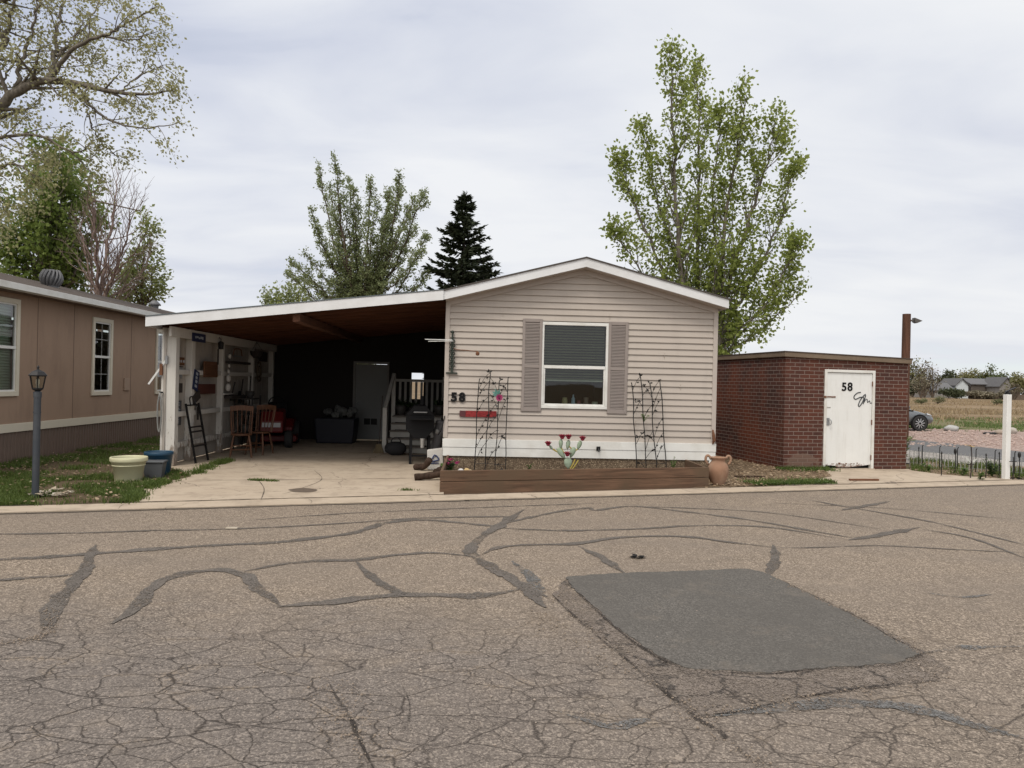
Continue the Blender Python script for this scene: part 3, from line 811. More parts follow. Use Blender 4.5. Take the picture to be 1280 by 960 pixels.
# front window
win = MB(); FW = .055
win.box(wu0, wu1, -.035, .03, wz0, wz0 + FW); win.box(wu0, wu1, -.035, .03, wz1 - FW, wz1)
win.box(wu0, wu0 + FW, -.035, .03, wz0 + FW, wz1 - FW); win.box(wu1 - FW, wu1, -.035, .03, wz0 + FW, wz1 - FW)
wo_ = win.build('window', vinyl_white, house, bevel=.005)
zm = H.hv(718, 459, -.02)[1]
ms = MB(); ms.box(wu0 + FW, wu1 - FW, -.022, .028, zm - .03, zm + .025); a_, b_ = wu0 + FW, wu1 - FW
ms.box(a_, a_ + .03, -.012, .028, wz0 + FW, zm - .03); ms.box(b_ - .03, b_, -.012, .028, wz0 + FW, zm - .03); ms.box(a_ + .03, b_ - .03, -.012, .028, wz0 + FW, wz0 + FW + .03)
ms.build('sash', vinyl_white, wo_, bevel=.004)
gl = MB(); gl.poly([(a_, .008, zm + .02), (b_, .008, zm + .02), (b_, .008, wz1 - FW), (a_, .008, wz1 - FW)]); gl.poly([(a_ + .03, .012, wz0 + FW + .02), (b_ - .03, .012, wz0 + FW + .02), (b_ - .03, .012, zm - .02), (a_ + .03, .012, zm - .02)])
gl.build('glass', glass('window_glass', (.70, .80, .74), .785), wo_, fix=False)
bld = MB(); zb = H.hv(718, 476, .05)[1]; zz_ = zb + .03
while zz_ < wz1 - .06:
    bld.hexa([(a_ + .01, .075, zz_ - .012), (b_ - .01, .075, zz_ - .012), (b_ - .01, .10, zz_ + .012), (a_ + .01, .10, zz_ + .012), (a_ + .01, .075, zz_ - .010), (b_ - .01, .075, zz_ - .010), (b_ - .01, .10, zz_ + .014), (a_ + .01, .10, zz_ + .014)])
    zz_ += .048
bld.build('blind', mat('blind_slats', (.23, .22, .155), .5, .5, 5, 0, stretch=(1, 1, 9)), wo_)  # olive streaks in the slat colour imitate a reflection on the glass
bb = MB(); bb.box(a_ + .005, b_ - .005, .07, .10, zb - .012, zb + .012); bb.build('blind_rail', mat('blind_rail', (.55, .53, .46), .5, .1, 3, 0), wo_)
rm = MB()
rm.poly([(wu0, 1.6, .9), (wu1, 1.6, .9), (wu1, 1.6, 2.9), (wu0, 1.6, 2.9)]); rm.poly([(wu0, .051, .9), (wu0, 1.6, .9), (wu0, 1.6, 2.9), (wu0, .051, 2.9)]); rm.poly([(wu1, .051, .9), (wu1, 1.6, .9), (wu1, 1.6, 2.9), (wu1, .051, 2.9)])
rm.poly([(wu0, .051, 2.9), (wu1, .051, 2.9), (wu1, 1.6, 2.9), (wu0, 1.6, 2.9)]); rm.poly([(wu0, .051, .9), (wu1, .051, .9), (wu1, 1.6, .9), (wu0, 1.6, .9)])
rm.build('room_lining', dark_paint, wo_, fix=False)
sl = MB(); sl.box(wu0 + .01, wu1 - .01, .03, .16, wz0 + .02, wz0 + FW + .005); sl.build('sill', vinyl_white, wo_)
zs = wz0 + FW + .006
for px, name, lab, cat, prof, colr in [
    (706, 'jar', 'squat cream jar behind the glass, first of the things on the window sill', 'jar', [(.045, 0), (.05, .01), (.05, .10), (.042, .105), (.042, .125), (.0, .125)], (.45, .38, .24)),
    (716.5, 'bottle', 'tall pale blue bottle on the window sill behind the glass', 'bottle', [(.032, 0), (.035, .01), (.035, .12), (.014, .145), (.014, .18), (.0, .18)], (.35, .45, .62)),
    (723.5, 'cup', 'small dark cup with a pink rim on the window sill', 'cup', [(.025, 0), (.035, .07), (.032, .075), (.0, .07)], (.25, .06, .09)),
    (732.5, 'canister', 'grey brown canister on the window sill next to the pale tub', 'canister', [(.04, 0), (.042, .005), (.042, .115), (.044, .115), (.044, .135), (.0, .137)], (.22, .17, .16)),
    (743.5, 'tub', 'low pale grey tub on the window sill, last before the right frame', 'tub', [(.05, 0), (.055, .055), (.057, .06), (.05, .062), (.0, .062)], (.42, .43, .40))]:
    u, _ = H.hv(px, 500, .09)
    th_ = thing(name, lab, cat, H.w(u, .09, zs), H.a)
    MB().lathe(prof, 16).build('body', mat(name + '_glaze', colr, .4, .1, 12, 0), th_, smooth=True)
    r_, h_ = prof[-2][0], prof[-2][1]
    MB().lathe([(r_ * .98, h_ + .0015), (r_ * 1.0, h_ + .012), (0.001, h_ + .014)], 16).build('lid', mat(name + '_lid', sc3(colr, .7), .5, .1, 12, 0), th_, smooth=True)
# shutters
for x0, x1, y0, y1 in ((653.8, 676.0, 398, 514.5), (761.2, 783.2, 402, 517.5)):
    u0, z1_ = H.hv(x0, y0, -.04); u1, z0 = H.hv(x1, y1, -.04); fm = .05
    s_ = MB(); s_.box(u0, u0 + fm, -.045, -.018, z0, z1_); s_.box(u1 - fm, u1, -.045, -.018, z0, z1_); zmid = (z0 + z1_) / 2 - .02
    for a, b in ((z0, z0 + .06), (zmid - .03, zmid + .03), (z1_ - .06, z1_)): s_.box(u0 + fm, u1 - fm, -.044, -.018, a, b)
    so_ = s_.build('shutter', shutter_mat, house, bevel=.004)
    lv = MB(); zz_ = z0 + .075
    lv.box(u0 + fm, u1 - fm, -.022, -.018, z0 + .05, z1_ - .05)
    while zz_ < z1_ - .07:
        if abs(zz_ - zmid) > .045: lv.hexa([(u0 + fm, -.042, zz_ - .012), (u1 - fm, -.042, zz_ - .012), (u1 - fm, -.022, zz_ + .008), (u0 + fm, -.022, zz_ + .008), (u0 + fm, -.042, zz_ - .006), (u1 - fm, -.042, zz_ - .006), (u1 - fm, -.022, zz_ + .014), (u0 + fm, -.022, zz_ + .014)])
        zz_ += .026
    lv.build('louvre', shutter_mat, so_)
# house number, tap, coax hook
ua, za = H.hv(563, 497, -.03); ub, _ = H.hv(582.5, 497, -.03); zc_ = H.hv(572, 497, -.03)[1]
for ch, x in (('5', 567.5), ('8', 577.6)):
    u, _ = H.hv(x, 497, -.03)
    text_mb(ch, .215, .008, .05).xform(Matrix.Translation((u, -.034, zc_))).build('house_number', black_plastic, house)
u, zt = H.hv(748, 561, -.07)
tp = MB(); tp.tube([(u, -.05, zt), (u, -.10, zt), (u, -.12, zt - .05)], .014, 8); tp.tube([(u - .03, -.085, zt + .03), (u + .03, -.085, zt + .03)], .012, 8); tp.box(u - .035, u + .035, -.062, -.056, zt - .035, zt + .035)
tp.build('tap', black_iron, house)
u, zt = H.hv(891, 547, -.06); hk = MB(); hk.tube([(u, -.05, zt + .14), (u + .01, -.07, zt + .05), (u + .02, -.075, zt - .05), (u, -.06, zt - .12)], [.012, .028, .03, .01], 8); hk.build('cable_cover', rust, house)
cb = MB(); cb.tube([H.loc(H.w(.02, -.04, 1.0)), (.0, -.06, .9), (-.02, -.07, .8), (-.05, -.06, .72), (-.09, -.03, .66)], .008, 6); cb.build('cable', black_plastic, house)

# red plaque on the siding
u0, z1_ = H.hv(574.5, 513.6, -.03); u1, z0 = H.hv(620.5, 521.2, -.03); z1_ = (z0 + z1_) / 2 + .055; z0 = z1_ - .11
pq = thing('wall_plaque', 'long narrow worn red plaque with a dark end on the beige siding', 'plaque', H.w(u0, -.029, z0), H.a)
def plaque_mat():
    t = N('worn_red'); n = t.noise(t.map((5, 1, 14)), 3, 7, .7); t.bump(n, .3, .003)
    return t.set(t.mix(t.ramp(n, [(.38, 0), (.62, 1)]), (.15, .014, .016), (.32, .035, .036)), .7, 0, .3)
L_ = u1 - u0
MB().box(.16 * L_ + .002, L_, -.02, 0, 0, .11).build('board', plaque_mat(), pq, bevel=.004)
MB().box(0, .16 * L_, -.022, 0, .002, .108).build('end_block', mat('plaque_end', (.10, .03, .035), .8, .3, 20, .2), pq, bevel=.003)

# wrought iron bracket by the corner
u, zt = H.hv(565, 442, -.1); uT, zT = H.hv(565.5, 417, -.1); uB, zB = H.hv(566, 467, -.1)
br = thing('wall_bracket', 'dark wrought iron hanging bracket on the siding by the carport corner', 'bracket', H.w(uT, -.02, 0), H.a)
m = MB(); m.bar((0, -.03, zB), (0, -.03, zT - .06), .045, .03); m.bar((.0, -.035, zT - .07), (0, -.035, zT + .02), .03, .04); m.ball((0, -.035, zT + .03), .03)
m.bar((-.10, -.03, zB + .01), (.10, -.03, zB + .01), .03, .025)
for i in range(7):
    zq = zB + .08 + i * (zT - zB - .2) / 7
    m.tube([(-.02, -.035, zq), (-.045, -.05, zq + .02), (-.035, -.06, zq + .05), (0, -.05, zq + .06)], .009, 6)
    m.tube([(.02, -.035, zq + .03), (.05, -.05, zq + .05), (.035, -.06, zq + .08), (0, -.05, zq + .09)], .009, 6)
m.build('post', mat('green_iron', (.035, .045, .035), .6, .25, 20, .2, metal=.2), br)
uA, zA = H.hv(572, 437, -.15); uC, zC = H.hv(597, 439.5, -.25)
MB().tube(spline([(.01, -.04, zA + .03), (.1, -.12, zA + .0), (.25, -.2, zC + .02), (uC - uT, -.23, zC)], 12), .007, 6).build('arm', rust, br)
m = MB(); m.lathe([(.01, .0), (.035, -.02), (.03, -.06), (.012, -.07)], 10, (uC - uT, -.23, zC)); m.build('hook_cup', rust, br)
m = MB(); uL, zL = H.hv(531, 424, -.1)
m.tube([(uL - uT, -.05, zL), (0, -.05, zL + .0)], .007, 6); m.tube([(uL - uT + .06, -.09, zL - .035), (0.02, -.09, zL - .02)], .006, 6); m.build('rod', white_paint, br)

# ------------------------------------------------------------------ planter box
FL, FR = gp(550, 616), gp(886, 609)
FLl, FRl = H.loc(FL), H.loc(FR)
pl = thing('planter_box', 'long low raised bed of weathered brown boards below the front window', 'planter', (FL.x, FL.y, 0), math.atan2((FR - FL).y, (FR - FL).x))
Lp = (FR - FL).length
PF = Frame(FL.x, FL.y, math.degrees(pl.rotation_euler.z))
M_pw = wood('planter_wood', (.118, .068, .042), 0, .55, .8, (.105, .068, .042))
for k, (z0, z1_) in enumerate(((-.03, .155), (.162, .318))): MB().box(.0, Lp, 0, .04, z0, z1_).build('board', M_pw, pl, bevel=.006)
aL = PF.loc(H.w(FLl.x, -.03)); aR = PF.loc(H.w(FRl.x - .02, -.06))
M_pw2 = wood('planter_wood_side', (.118, .068, .042), 1, .55, .8, (.105, .068, .042))
for k, (z0, z1_) in enumerate(((-.03, .150), (.158, .312))):
    for p0, x in ((Vector((.045, .041, 0)), aL), (Vector((Lp - .045, .041, 0)), aR)):
        sgn = -1 if p0.x < 1 else 1
        MB().bar((p0.x + sgn * .02, p0.y, (z0 + z1_) / 2), (x.x, x.y, (z0 + z1_) / 2), .04, z1_ - z0).build('side_board', M_pw2, pl, bevel=.005)
sp_ = [Vector((.05, .042, .0)), Vector((Lp - .05, .042, 0)), aR, aL]
cen = sum(sp_, Vector()) / 4
soil = MB(); soil.poly([(p.x * .99 + cen.x * .01, p.y * .99 + cen.y * .01, .262 - .105 * p.y) for p in sp_]); soil.build('soil', soil_mat('planter_soil', (.06, .04, .028), (.16, .11, .075), 20), pl, fix=False)
def soil_z(p): return .262 - .105 * PF.loc(p).y

# trellises
def trellis(px_tops, px_bots, label, seed, extra=None):
    rs = random.Random(seed)
    base = H.hv(px_bots[1][0], px_bots[1][1], -.22); root_p = H.w(base[0], -.22, 0)
    root_p.z = soil_z(root_p); SOIL = root_p.z
    t = thing('garden_trellis', label, 'trellis', root_p, H.a, 'iron vine trellises in the planter')
    lines = []
    for (xt, yt), (xb, yb) in zip(px_tops, px_bots):
        a = H.hv(xb, yb, -.22); b = H.hv(xt, yt, -.14)
        p0 = Vector((a[0] - base[0], 0, -.08)); p1 = Vector((b[0] - base[0], .08, b[1] - SOIL))
        mids = [p0.lerp(p1, q) + Vector((rs.uniform(-.012, .012), rs.uniform(-.01, .01), 0)) for q in (0, .2, .4, .6, .8)] + [p1 + Vector((0, 0, -.05)), p1 + Vector((rs.choice((-.015, .02)), 0, .0))]
        L = spline(mids, 30); lines.append(L)
        MB().tube(L, .0085, 6).build('stake', black_iron, t)
    v = MB(); lf = MB()
    for k in range(3):
        for i in range(4, 26, 4):
            a = lines[k][i + rs.randint(-2, 0)]; b = lines[k + 1][max(0, min(27, i + rs.choice((-3, 3, 4))))]
            mid = (a + b) / 2 + Vector((0, -.01, rs.uniform(.02, .06)))
            v.tube(spline([a, mid, b], 8), .0045, 5)
            for j in range(3):
                p = a.lerp(b, rs.uniform(.1, .9)) + Vector((0, -.01, .02)); d = Vector((rs.uniform(-1, 1), -.2, rs.uniform(-.3, 1))).normalized()
                lf.leaf(p, d, Vector((rs.uniform(-.5, .5), -1, rs.uniform(-.3, .3))).normalized(), rs.uniform(.04, .065), .03)
                lf.leaf(p + Vector((0, .004, 0)), d, Vector((0, 1, 0)), .05, .028)
    for i in range(5):
        L = lines[1 + (i % 2)]; p = L[30]; d = Vector((rs.uniform(-1, 1), -.1, rs.uniform(0, 1))).normalized(); lf.leaf(p, d, Vector((0, -1, 0.1)), .06, .035)
    for zq in (.1, ):
        v.tube([lines[0][3], lines[1][3], lines[2][3], lines[3][3]], .004, 5)
    v.build('vine_scroll', black_iron, t); lf.build('iron_leaves', black_iron, t, fix=False)
    return t
trellis([(599, 473), (613, 465), (624, 475), (635, 471)], [(593, 588), (606, 588), (618.5, 588), (631, 588)], 'black iron vine trellis with a pink flower on it, by the house number', 3)
trellis([(790, 478), (801, 470), (813, 479), (825, 474)], [(796.5, 584), (809, 584), (821.5, 584), (834, 583)], 'black iron vine trellis standing between the right shutter and corner', 5)
# flower and butterfly hooked on the left trellis
u, zq = H.hv(624, 497, -.22)
fl = thing('flower_ornament', 'magenta metal flower with teal leaves hooked on the left trellis', 'ornament', H.w(u, -.22, zq), H.a)
M_mag = mat('magenta_paint', (.34, .035, .13), .5, .2, 20, .1); M_teal = mat('teal_paint', (.12, .28, .24), .5, .25, 20, .1)
m = MB()
for r_, n_ in ((.075, 9), (.05, 7)):
    for k in range(n_):
        a = 6.283 * k / n_ + r_ * 20; d = Vector((math.cos(a), -.25 - (.4 if r_ < .06 else 0), math.sin(a))).normalized(); m.leaf(Vector((0, -.02, 0)), d, Vector((math.cos(a) * .3, -1, math.sin(a) * .3)), r_, r_ * .7)
m.build('petal', M_mag, fl, fix=False)
MB().ball((0, -.04, 0), .018).build('flower_centre', mat('flower_dark', (.12, .01, .04), .6, .1, 9, 0), fl, smooth=True)
m = MB()
for d, l in (((-.9, -.3, .55), .13), ((.2, -.3, 1), .12), ((-1, -.2, .1), .10), ((-.5, -.3, .9), .14)): m.leaf(Vector((-.02, 0, .04)), Vector(d).normalized(), Vector((.1, -1, .2)), l, .055)
m.build('teal_leaves', M_teal, fl, fix=False)
# ------------------------------------------------------------------ things in the planter
vP = -.45
u0, z0 = H.hv(708, 586, vP)
SOIL = soil_z(H.w(u0, vP))
cac = thing('cactus_sculpture', 'painted metal cactus with pale green pads and red flowers in the planter', 'garden ornament', H.w(u0, vP, SOIL), H.a)
M_pad = mat('cactus_pad', (.30, .37, .28), .55, .3, 12, .15, dirt=(.16, .24, .10), dirt_amt=.6); M_cfl = mat('cactus_flower', (.33, .03, .06), .55, .25, 30, .2); M_yel = mat('cactus_stem', (.38, .30, .06), .6, .2, 20, .1)
def hp(px, py): a = H.hv(px, py, vP); return Vector((a[0] - u0, 0, a[1] - SOIL))
def pad(p0, p1, w):
    d = p1 - p0; L = d.length; ang = math.atan2(d.x, d.z); m = MB()
    m.ball((0, 0, L * .5), w / 2, .028, L * .52, 14, 9)
    for i, v in enumerate(m.v):
        tt = min(1, max(0, v[2] / L)); k = .55 + .55 * tt if tt < .8 else 1.0
        m.v[i] = (v[0] * k, v[1], v[2])
    m.xform(Matrix.Translation(p0) @ Matrix.Rotation(ang, 4, 'Y')); m.build('pad', M_pad, cac, smooth=True)
def cflower(p, s=.055):
    m = MB()
    for r_, n_, up in ((s, 8, .7), (s * .9, 7, 1.6), (s * .6, 5, 3)):
        for k in range(n_):
            a = 6.283 * k / n_ + r_ * 50; m.leaf(p, Vector((math.cos(a), math.sin(a), up)).normalized(), Vector((-math.cos(a), -math.sin(a), .6)), r_ * 1.3, r_ * .8)
    m.ball(p + Vector((0, 0, .02)), s * .5, s * .5, s * .55, 8, 6); m.build('flower', M_cfl, cac, fix=False)
pad(hp(710, 586), hp(710, 572), .16); pad(hp(706, 573), hp(697, 560), .115); pad(hp(713, 572), hp(718, 559), .11)
pad(hp(701, 561), hp(701, 549), .085); pad(hp(709, 562), hp(711, 550), .085); pad(hp(722, 562), hp(726, 551), .09)
for a, b in (((699, 566), (687, 558)), ((705, 566), (701, 558)), ((716, 562), (711, 557)), ((718, 564), (724, 559)), ((713, 586), (719, 574)), ((715, 587), (723, 575))):
    MB().tube(spline([hp(*a), (hp(*a) + hp(*b)) / 2 + Vector((0, 0, -.01)), hp(*b)], 6), [.012] * 7, 6).build('stem', M_yel, cac)
MB().tube([(0, 0, -.06), (0, 0, .12)], .012, 6).build('stake', rust, cac)
pad(hp(691, 562), hp(687, 557), .05)
for q in ((685, 556), (702.5, 547.5), (710.5, 547.5), (728, 549.5), (709, 569)): cflower(hp(*q) + Vector((0, -.03, 0)), .075)

# plants and ornaments at the planter's left end
def plant(name, label, cat, p, n, L, w, m, stem=True, flower=None, nfl=0, spread=.7, group=None, flr=.03):
    t = thing(name, label, cat, p, rnd(0, 6), group)
    st = MB(); lf = MB(); fl_ = MB()
    for i in range(n):
        a = rnd(0, 6.283); d = Vector((math.cos(a) * spread * rnd(.2, 1), math.sin(a) * spread * rnd(.2, 1), 1)).normalized(); l = L * rnd(.5, 1)
        P = spline([Vector((0, 0, -.02)), d * l * .5 + Vector((0, 0, .02)), d * l + Vector((0, 0, -.1 * l))], 6); st.tube(P, .004, 5)
        for k in range(5):
            q = P[rnd(1, 6).__int__()]; aa = rnd(0, 6.283); dd = Vector((math.cos(aa), math.sin(aa), rnd(-.1, .7))).normalized()
            lf.leaf(q, dd, Vector((rnd(-.4, .4), rnd(-.4, .4), 1)), w * rnd(1.2, 2.2), w)
        if i < nfl:
            for k in range(7):
                aa = 6.283 * k / 7; fl_.leaf(P[6], Vector((math.cos(aa), math.sin(aa) - .3, .6)).normalized(), Vector((0, -.7, 1)), flr * 1.5, flr)
            fl_.ball(P[6] + Vector((0, 0, .01)), flr * .5)
    st.build('stem', M_weed, t); lf.build('foliage', m, t, fix=False)
    if nfl: fl_.build('blossom', flower, t, fix=False)
    return t
def pl_pt(px, py, v): a = H.hv(px, py, v); q = H.w(a[0], v); q.z = soil_z(q); return q
M_dkleaf = leafmat('dark_leaf', (.015, .03, .015), (.05, .08, .03), .2)
M_pink = mat('pink_petal', (.55, .06, .22), .6, .2, 30, 0)
plant('flowering_plant', 'pink flowering plant with dark leaves at the left end of the planter', 'plant', pl_pt(563, 587, -1.2), 10, .26, .045, M_dkleaf, True, M_pink, 3, .7, None, .045)
plant('grass_tuft', 'bright green grassy tuft in the left corner of the planter', 'plant', pl_pt(556, 588, -1.0), 14, .2, .03, M_weed, True, None, 0, .9)
plant('seedling', 'small green seedling on the soil left of the metal cactus', 'plant', pl_pt(661, 586, -.5), 5, .16, .03, M_weed, True, None, 0, .8)
plant('seedling', 'spindly seedling at the foot of the right trellis, towards the corner', 'plant', pl_pt(842, 584, -.3), 6, .28, .028, M_weed, True, None, 0, .6)
plant('seedling', 'pale sprig of leaves caught halfway up the right trellis', 'plant', H.w(H.hv(805, 530, -.2)[0], -.21, 1.0), 5, .13, .03, M_weed, True, None, 0, 1.4)
for px, py, v, r, c, lab, nm in ((576, 587.5, -1.25, .05, (.62, .60, .58), 'white rounded stone on the planter soil beside the pink flowers', 'pale_stone'), (583.5, 586.5, -1.2, .052, (.50, .36, .17), 'honey coloured stone on the planter soil right of the white one', 'ochre_stone'), (588, 588, -1.25, .036, (.56, .45, .30), 'little sandy stone, rightmost of three on the planter soil', 'sandy_stone')):
    p = pl_pt(px, py, v); m = MB(); m.ball((0, 0, r * .6), r, r * .8, r * .8, 12, 8, .08)
    o = m.build(nm, mat(nm + '_surface', c, .8, .25, 25, .3), smooth='all', loc=p); tag(o, lab, 'stone')

# terracotta jar with two handles
jp = gp(897, 606.5)
jar = thing('terracotta_jar', 'terracotta jar with two looped handles at the right end of the planter', 'jar', (jp.x, jp.y, .006))
M_terra = mat('terracotta', (.265, .15, .095), .85, .2, 7, .25, dirt=(.38, .28, .20), dirt_amt=.7)
prof = [(.001, 0), (.095, 0), (.10, .012), (.125, .06), (.155, .14), (.172, .22), (.17, .28), (.15, .335), (.12, .37), (.108, .395), (.112, .42), (.132, .445), (.135, .455), (.125, .458), (.10, .43), (.09, .40), (.08, .36)]
MB().lathe(prof, 32, cap=False).build('body', M_terra, jar, smooth='all')
for sx in (-1, 1):
    MB().tube(spline([(sx * .115, 0, .42), (sx * .155, 0, .475), (sx * .195, 0, .465), (sx * .205, 0, .40), (sx * .165, 0, .335)], 14), .021, 10).build('handle', M_terra, jar, smooth='all')

# ------------------------------------------------------------------ carport
U0 = -4.85; VB = 6.45
cp = thing('carport', 'open carport with a sloping roof, white side wall and dark back wall', 'carport', H.o, H.a)
RU0, RU1 = -5.04, -.04
RZ0, RZ1 = 2.585, 3.172
def crz(u): return RZ0 + (RZ1 - RZ0) * (u - RU0) / (RU1 - RU0)
def slab4(mb, u0, u1, v0, v1, top, bot):
    mb.hexa([(u0, v0, crz(u0) + bot), (u1, v0, crz(u1) + bot), (u1, v1, crz(u1) + bot), (u0, v1, crz(u0) + bot), (u0, v0, crz(u0) + top), (u1, v0, crz(u1) + top), (u1, v1, crz(u1) + top), (u0, v1, crz(u0) + top)])
m = MB(); slab4(m, RU0, RU1, -.30, VB + .4, .012, -.02); croof = m.build('roof', M_shingle, cp)
m = MB(); slab4(m, RU0 + .03, RU1, -.27, VB + .38, -.022, -.05); m.build('ceiling', wood('ceiling_wood', (.105, .04, .02), 1, .45, .85), croof)
m = MB(); slab4(m, RU0 - .01, RU1 + .005, -.325, -.302, .002, -.165); m.build('fascia', fascia_white, croof)
m = MB(); slab4(m, RU0 - .012, RU0 + .012, -.30, VB + .4, .0, -.165); m.build('side_fascia', fascia_white, croof)
m = MB(); slab4(m, RU0 - .015, RU1 + .005, -.335, -.30, .02, .004); m.build('drip_edge', mat('drip_edge', (.10, .12, .13), .5, .2, 6, .05), croof)
m = MB()
for i in range(12): slab4(m, RU0 + .03, RU1, .25 + i * .56, .29 + i * .56, -.051, -.17)
m.build('rafter', wood('rafter_wood', (.10, .04, .022), 0, .4, .85), croof)
m = MB(); slab4(m, -2.62, -2.5, -.2, VB, -.171, -.30); m.build('purlin', wood('purlin_wood', (.11, .05, .03), 1, .4, .85), croof)
def wood_white():
    t = N('peeling_white'); v = t.map((14, 14, 1.2)); n = t.noise(v, 1.5, 6, .65); z = t.sep(t.map())[2]
    low = t.ramp(z, [(.0, .32), (.35, .12), (1.0, .0)])
    pe = t.ramp(t.math('SUBTRACT', t.noise(t.map((8, 8, 2)), 2.2, 7, .75), low), [(.30, 1), (.38, 0)])
    c = t.mix(n, (.50, .48, .44), (.66, .64, .60)); c = t.mix(t.math('MULTIPLY', pe, .8), c, (.17, .12, .085)); t.bump(n, .3, .004)
    return t.set(c, .75, 0, .2)
M_peel = wood_white()
uB, posts = U0 + .03, []
vs = [.20, 1.02, 2.62, 4.65, 6.3]
for k, vv in enumerate(vs):
    w_ = .15 if k < 2 else .10
    o = MB().box(U0 - .02, U0 + (.14 if k == 0 else .10), vv - w_ / 2, vv + w_ / 2, 0.012, crz(U0) - .171).build('post', M_peel, cp, bevel=.006)
m = MB(); m.box(U0 + .0, U0 + .15, .12, VB - .05, crz(U0) - .36, crz(U0) - .172); 
m = MB(); m.box(U0 + .102, U0 + .145, -.1, VB - .05, crz(U0) - .33, crz(U0) - .155); m.build('header', M_peel, cp, bevel=.006)
# outer boarding with vertical grooves
m = MB(); vv = .10
m.box(U0 - .062, U0 - .045, .10, VB + .02, .03, crz(U0) - .172)
while vv < VB - .02:
    m.box(U0 - .044, U0 - .022, vv, vv + .192, .03 + rnd(0, .02), crz(U0) - .172); vv += .2
m.build('boarding', mat('shaded_boarding', (.40, .365, .325), .75, .12, 4, .25, stretch=(8, 8, .8), dirt=(.22, .18, .14), dirt_amt=.5), cp)  # boards toned down to paint in the shadows beside the posts
for za, zb in ((.30, .40), (.86, .95), (1.62, 1.71)):
    m = MB()
    for a, b in zip(vs[:-1], vs[1:]): m.box(U0 - .02, U0 + .07, a + .08, b - .06, za, zb)
    m.build('rail', M_peel, cp, bevel=.005)
m = MB(); m.box(U0 - .10, U0 - .021, .115, .13, .02, crz(U0) - .172); m.build('end_board', old_white, cp)
# back wall with a doorway and a gap towards the yard behind the steps
du0, dz1 = H.hv(445, 454.5, VB); du1, _ = H.hv(484, 454.5, VB)
gu0, gz1 = H.hv(514.5, 466, VB); gu1, gz0 = H.hv(529, 499, VB)
zt = 2.95
m = MB()
def bw(u0, u1, z0, z1):
    m.hexa([(u0, VB, z0), (u1, VB, z0), (u1, VB + .06, z0), (u0, VB + .06, z0), (u0, VB, min(z1, crz(u0) - .05)), (u1, VB, min(z1, crz(u1) - .05)), (u1, VB + .06, min(z1, crz(u1) - .05)), (u0, VB + .06, min(z1, crz(u0) - .05))])
bw(U0 - .06, du0, .01, 9); bw(du0, du1, dz1, 9); bw(du1, gu0, .01, 9); bw(gu0, gu1, .01, gz0); bw(gu0, gu1, gz1, 9); bw(gu1, -.01, .01, 9)
m.build('back_wall', shaded_wall_mat, cp)
m = MB(); m.box(du0, du1, VB + .01, VB + .05, .03, dz1 - .01); dr = m.build('door', mat('shaded_door', (.17, .175, .17), .6, .08, 3, .05), cp)  # door colour lowered to include the carport's shade
m = MB(); m.ball((du0 + .07, VB - .03, 1.0), .03); m.tube([(du0 + .07, VB + .01, 1.0), (du0 + .07, VB - .03, 1.0)], .012); m.build('door_knob', grey_metal, dr, smooth=True)
pa, pz1 = H.hv(455, 523, VB); pb, pz0 = H.hv(471, 531, VB)
m = MB(); m.box(pa, (pa + pb) / 2 - .01, VB + .002, VB + .012, pz0, pz1); m.box((pa + pb) / 2 + .01, pb, VB + .002, VB + .012, pz0, pz1); m.build('pet_flap', shadow_gap, dr)
m = MB(); m.box(du0 - .06, du0 - .002, VB - .02, VB, .012, dz1 + .06); m.box(du1 + .002, du1 + .06, VB - .02, VB, .012, dz1 + .06); m.box(du0 - .002, du1 + .002, VB - .02, VB, dz1, dz1 + .06); m.build('door_frame', mat('dim_frame', (.18, .175, .165), .7, .1, 5, .1), cp)

# porch deck and steps inside the carport
dk_ = thing('porch_steps', 'white wooden porch with steps and picket railing inside the carport', 'porch', H.w(0, 0, .0), H.a)
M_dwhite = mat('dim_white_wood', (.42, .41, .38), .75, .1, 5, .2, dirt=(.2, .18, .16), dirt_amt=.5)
su0 = H.loc(gp(481, 567)).x + .03; sv = H.loc(gp(500, 567)).y; su1 = su0 + 1.12; rise, run = .155, .26
for i in range(5):
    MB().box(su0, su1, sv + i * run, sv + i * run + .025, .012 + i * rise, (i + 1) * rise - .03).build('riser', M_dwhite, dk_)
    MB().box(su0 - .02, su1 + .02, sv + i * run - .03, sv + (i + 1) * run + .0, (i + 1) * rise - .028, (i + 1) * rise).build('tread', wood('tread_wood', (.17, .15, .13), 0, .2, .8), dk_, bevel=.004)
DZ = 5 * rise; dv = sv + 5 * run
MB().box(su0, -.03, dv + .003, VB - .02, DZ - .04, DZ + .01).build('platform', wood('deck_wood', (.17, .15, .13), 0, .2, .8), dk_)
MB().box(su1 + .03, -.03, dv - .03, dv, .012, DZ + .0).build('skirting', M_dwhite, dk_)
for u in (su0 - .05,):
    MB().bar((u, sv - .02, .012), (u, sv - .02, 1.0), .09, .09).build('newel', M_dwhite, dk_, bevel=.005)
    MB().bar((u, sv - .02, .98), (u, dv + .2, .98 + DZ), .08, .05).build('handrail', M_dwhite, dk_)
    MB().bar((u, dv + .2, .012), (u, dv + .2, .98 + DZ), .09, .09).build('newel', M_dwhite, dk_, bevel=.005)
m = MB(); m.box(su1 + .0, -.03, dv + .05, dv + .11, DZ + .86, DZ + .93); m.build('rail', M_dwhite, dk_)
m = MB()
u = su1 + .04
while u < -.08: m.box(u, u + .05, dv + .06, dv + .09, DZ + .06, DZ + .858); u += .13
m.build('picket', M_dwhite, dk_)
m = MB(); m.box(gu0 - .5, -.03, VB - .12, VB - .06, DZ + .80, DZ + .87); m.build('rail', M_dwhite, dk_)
m = MB(); u = gu0 - .45
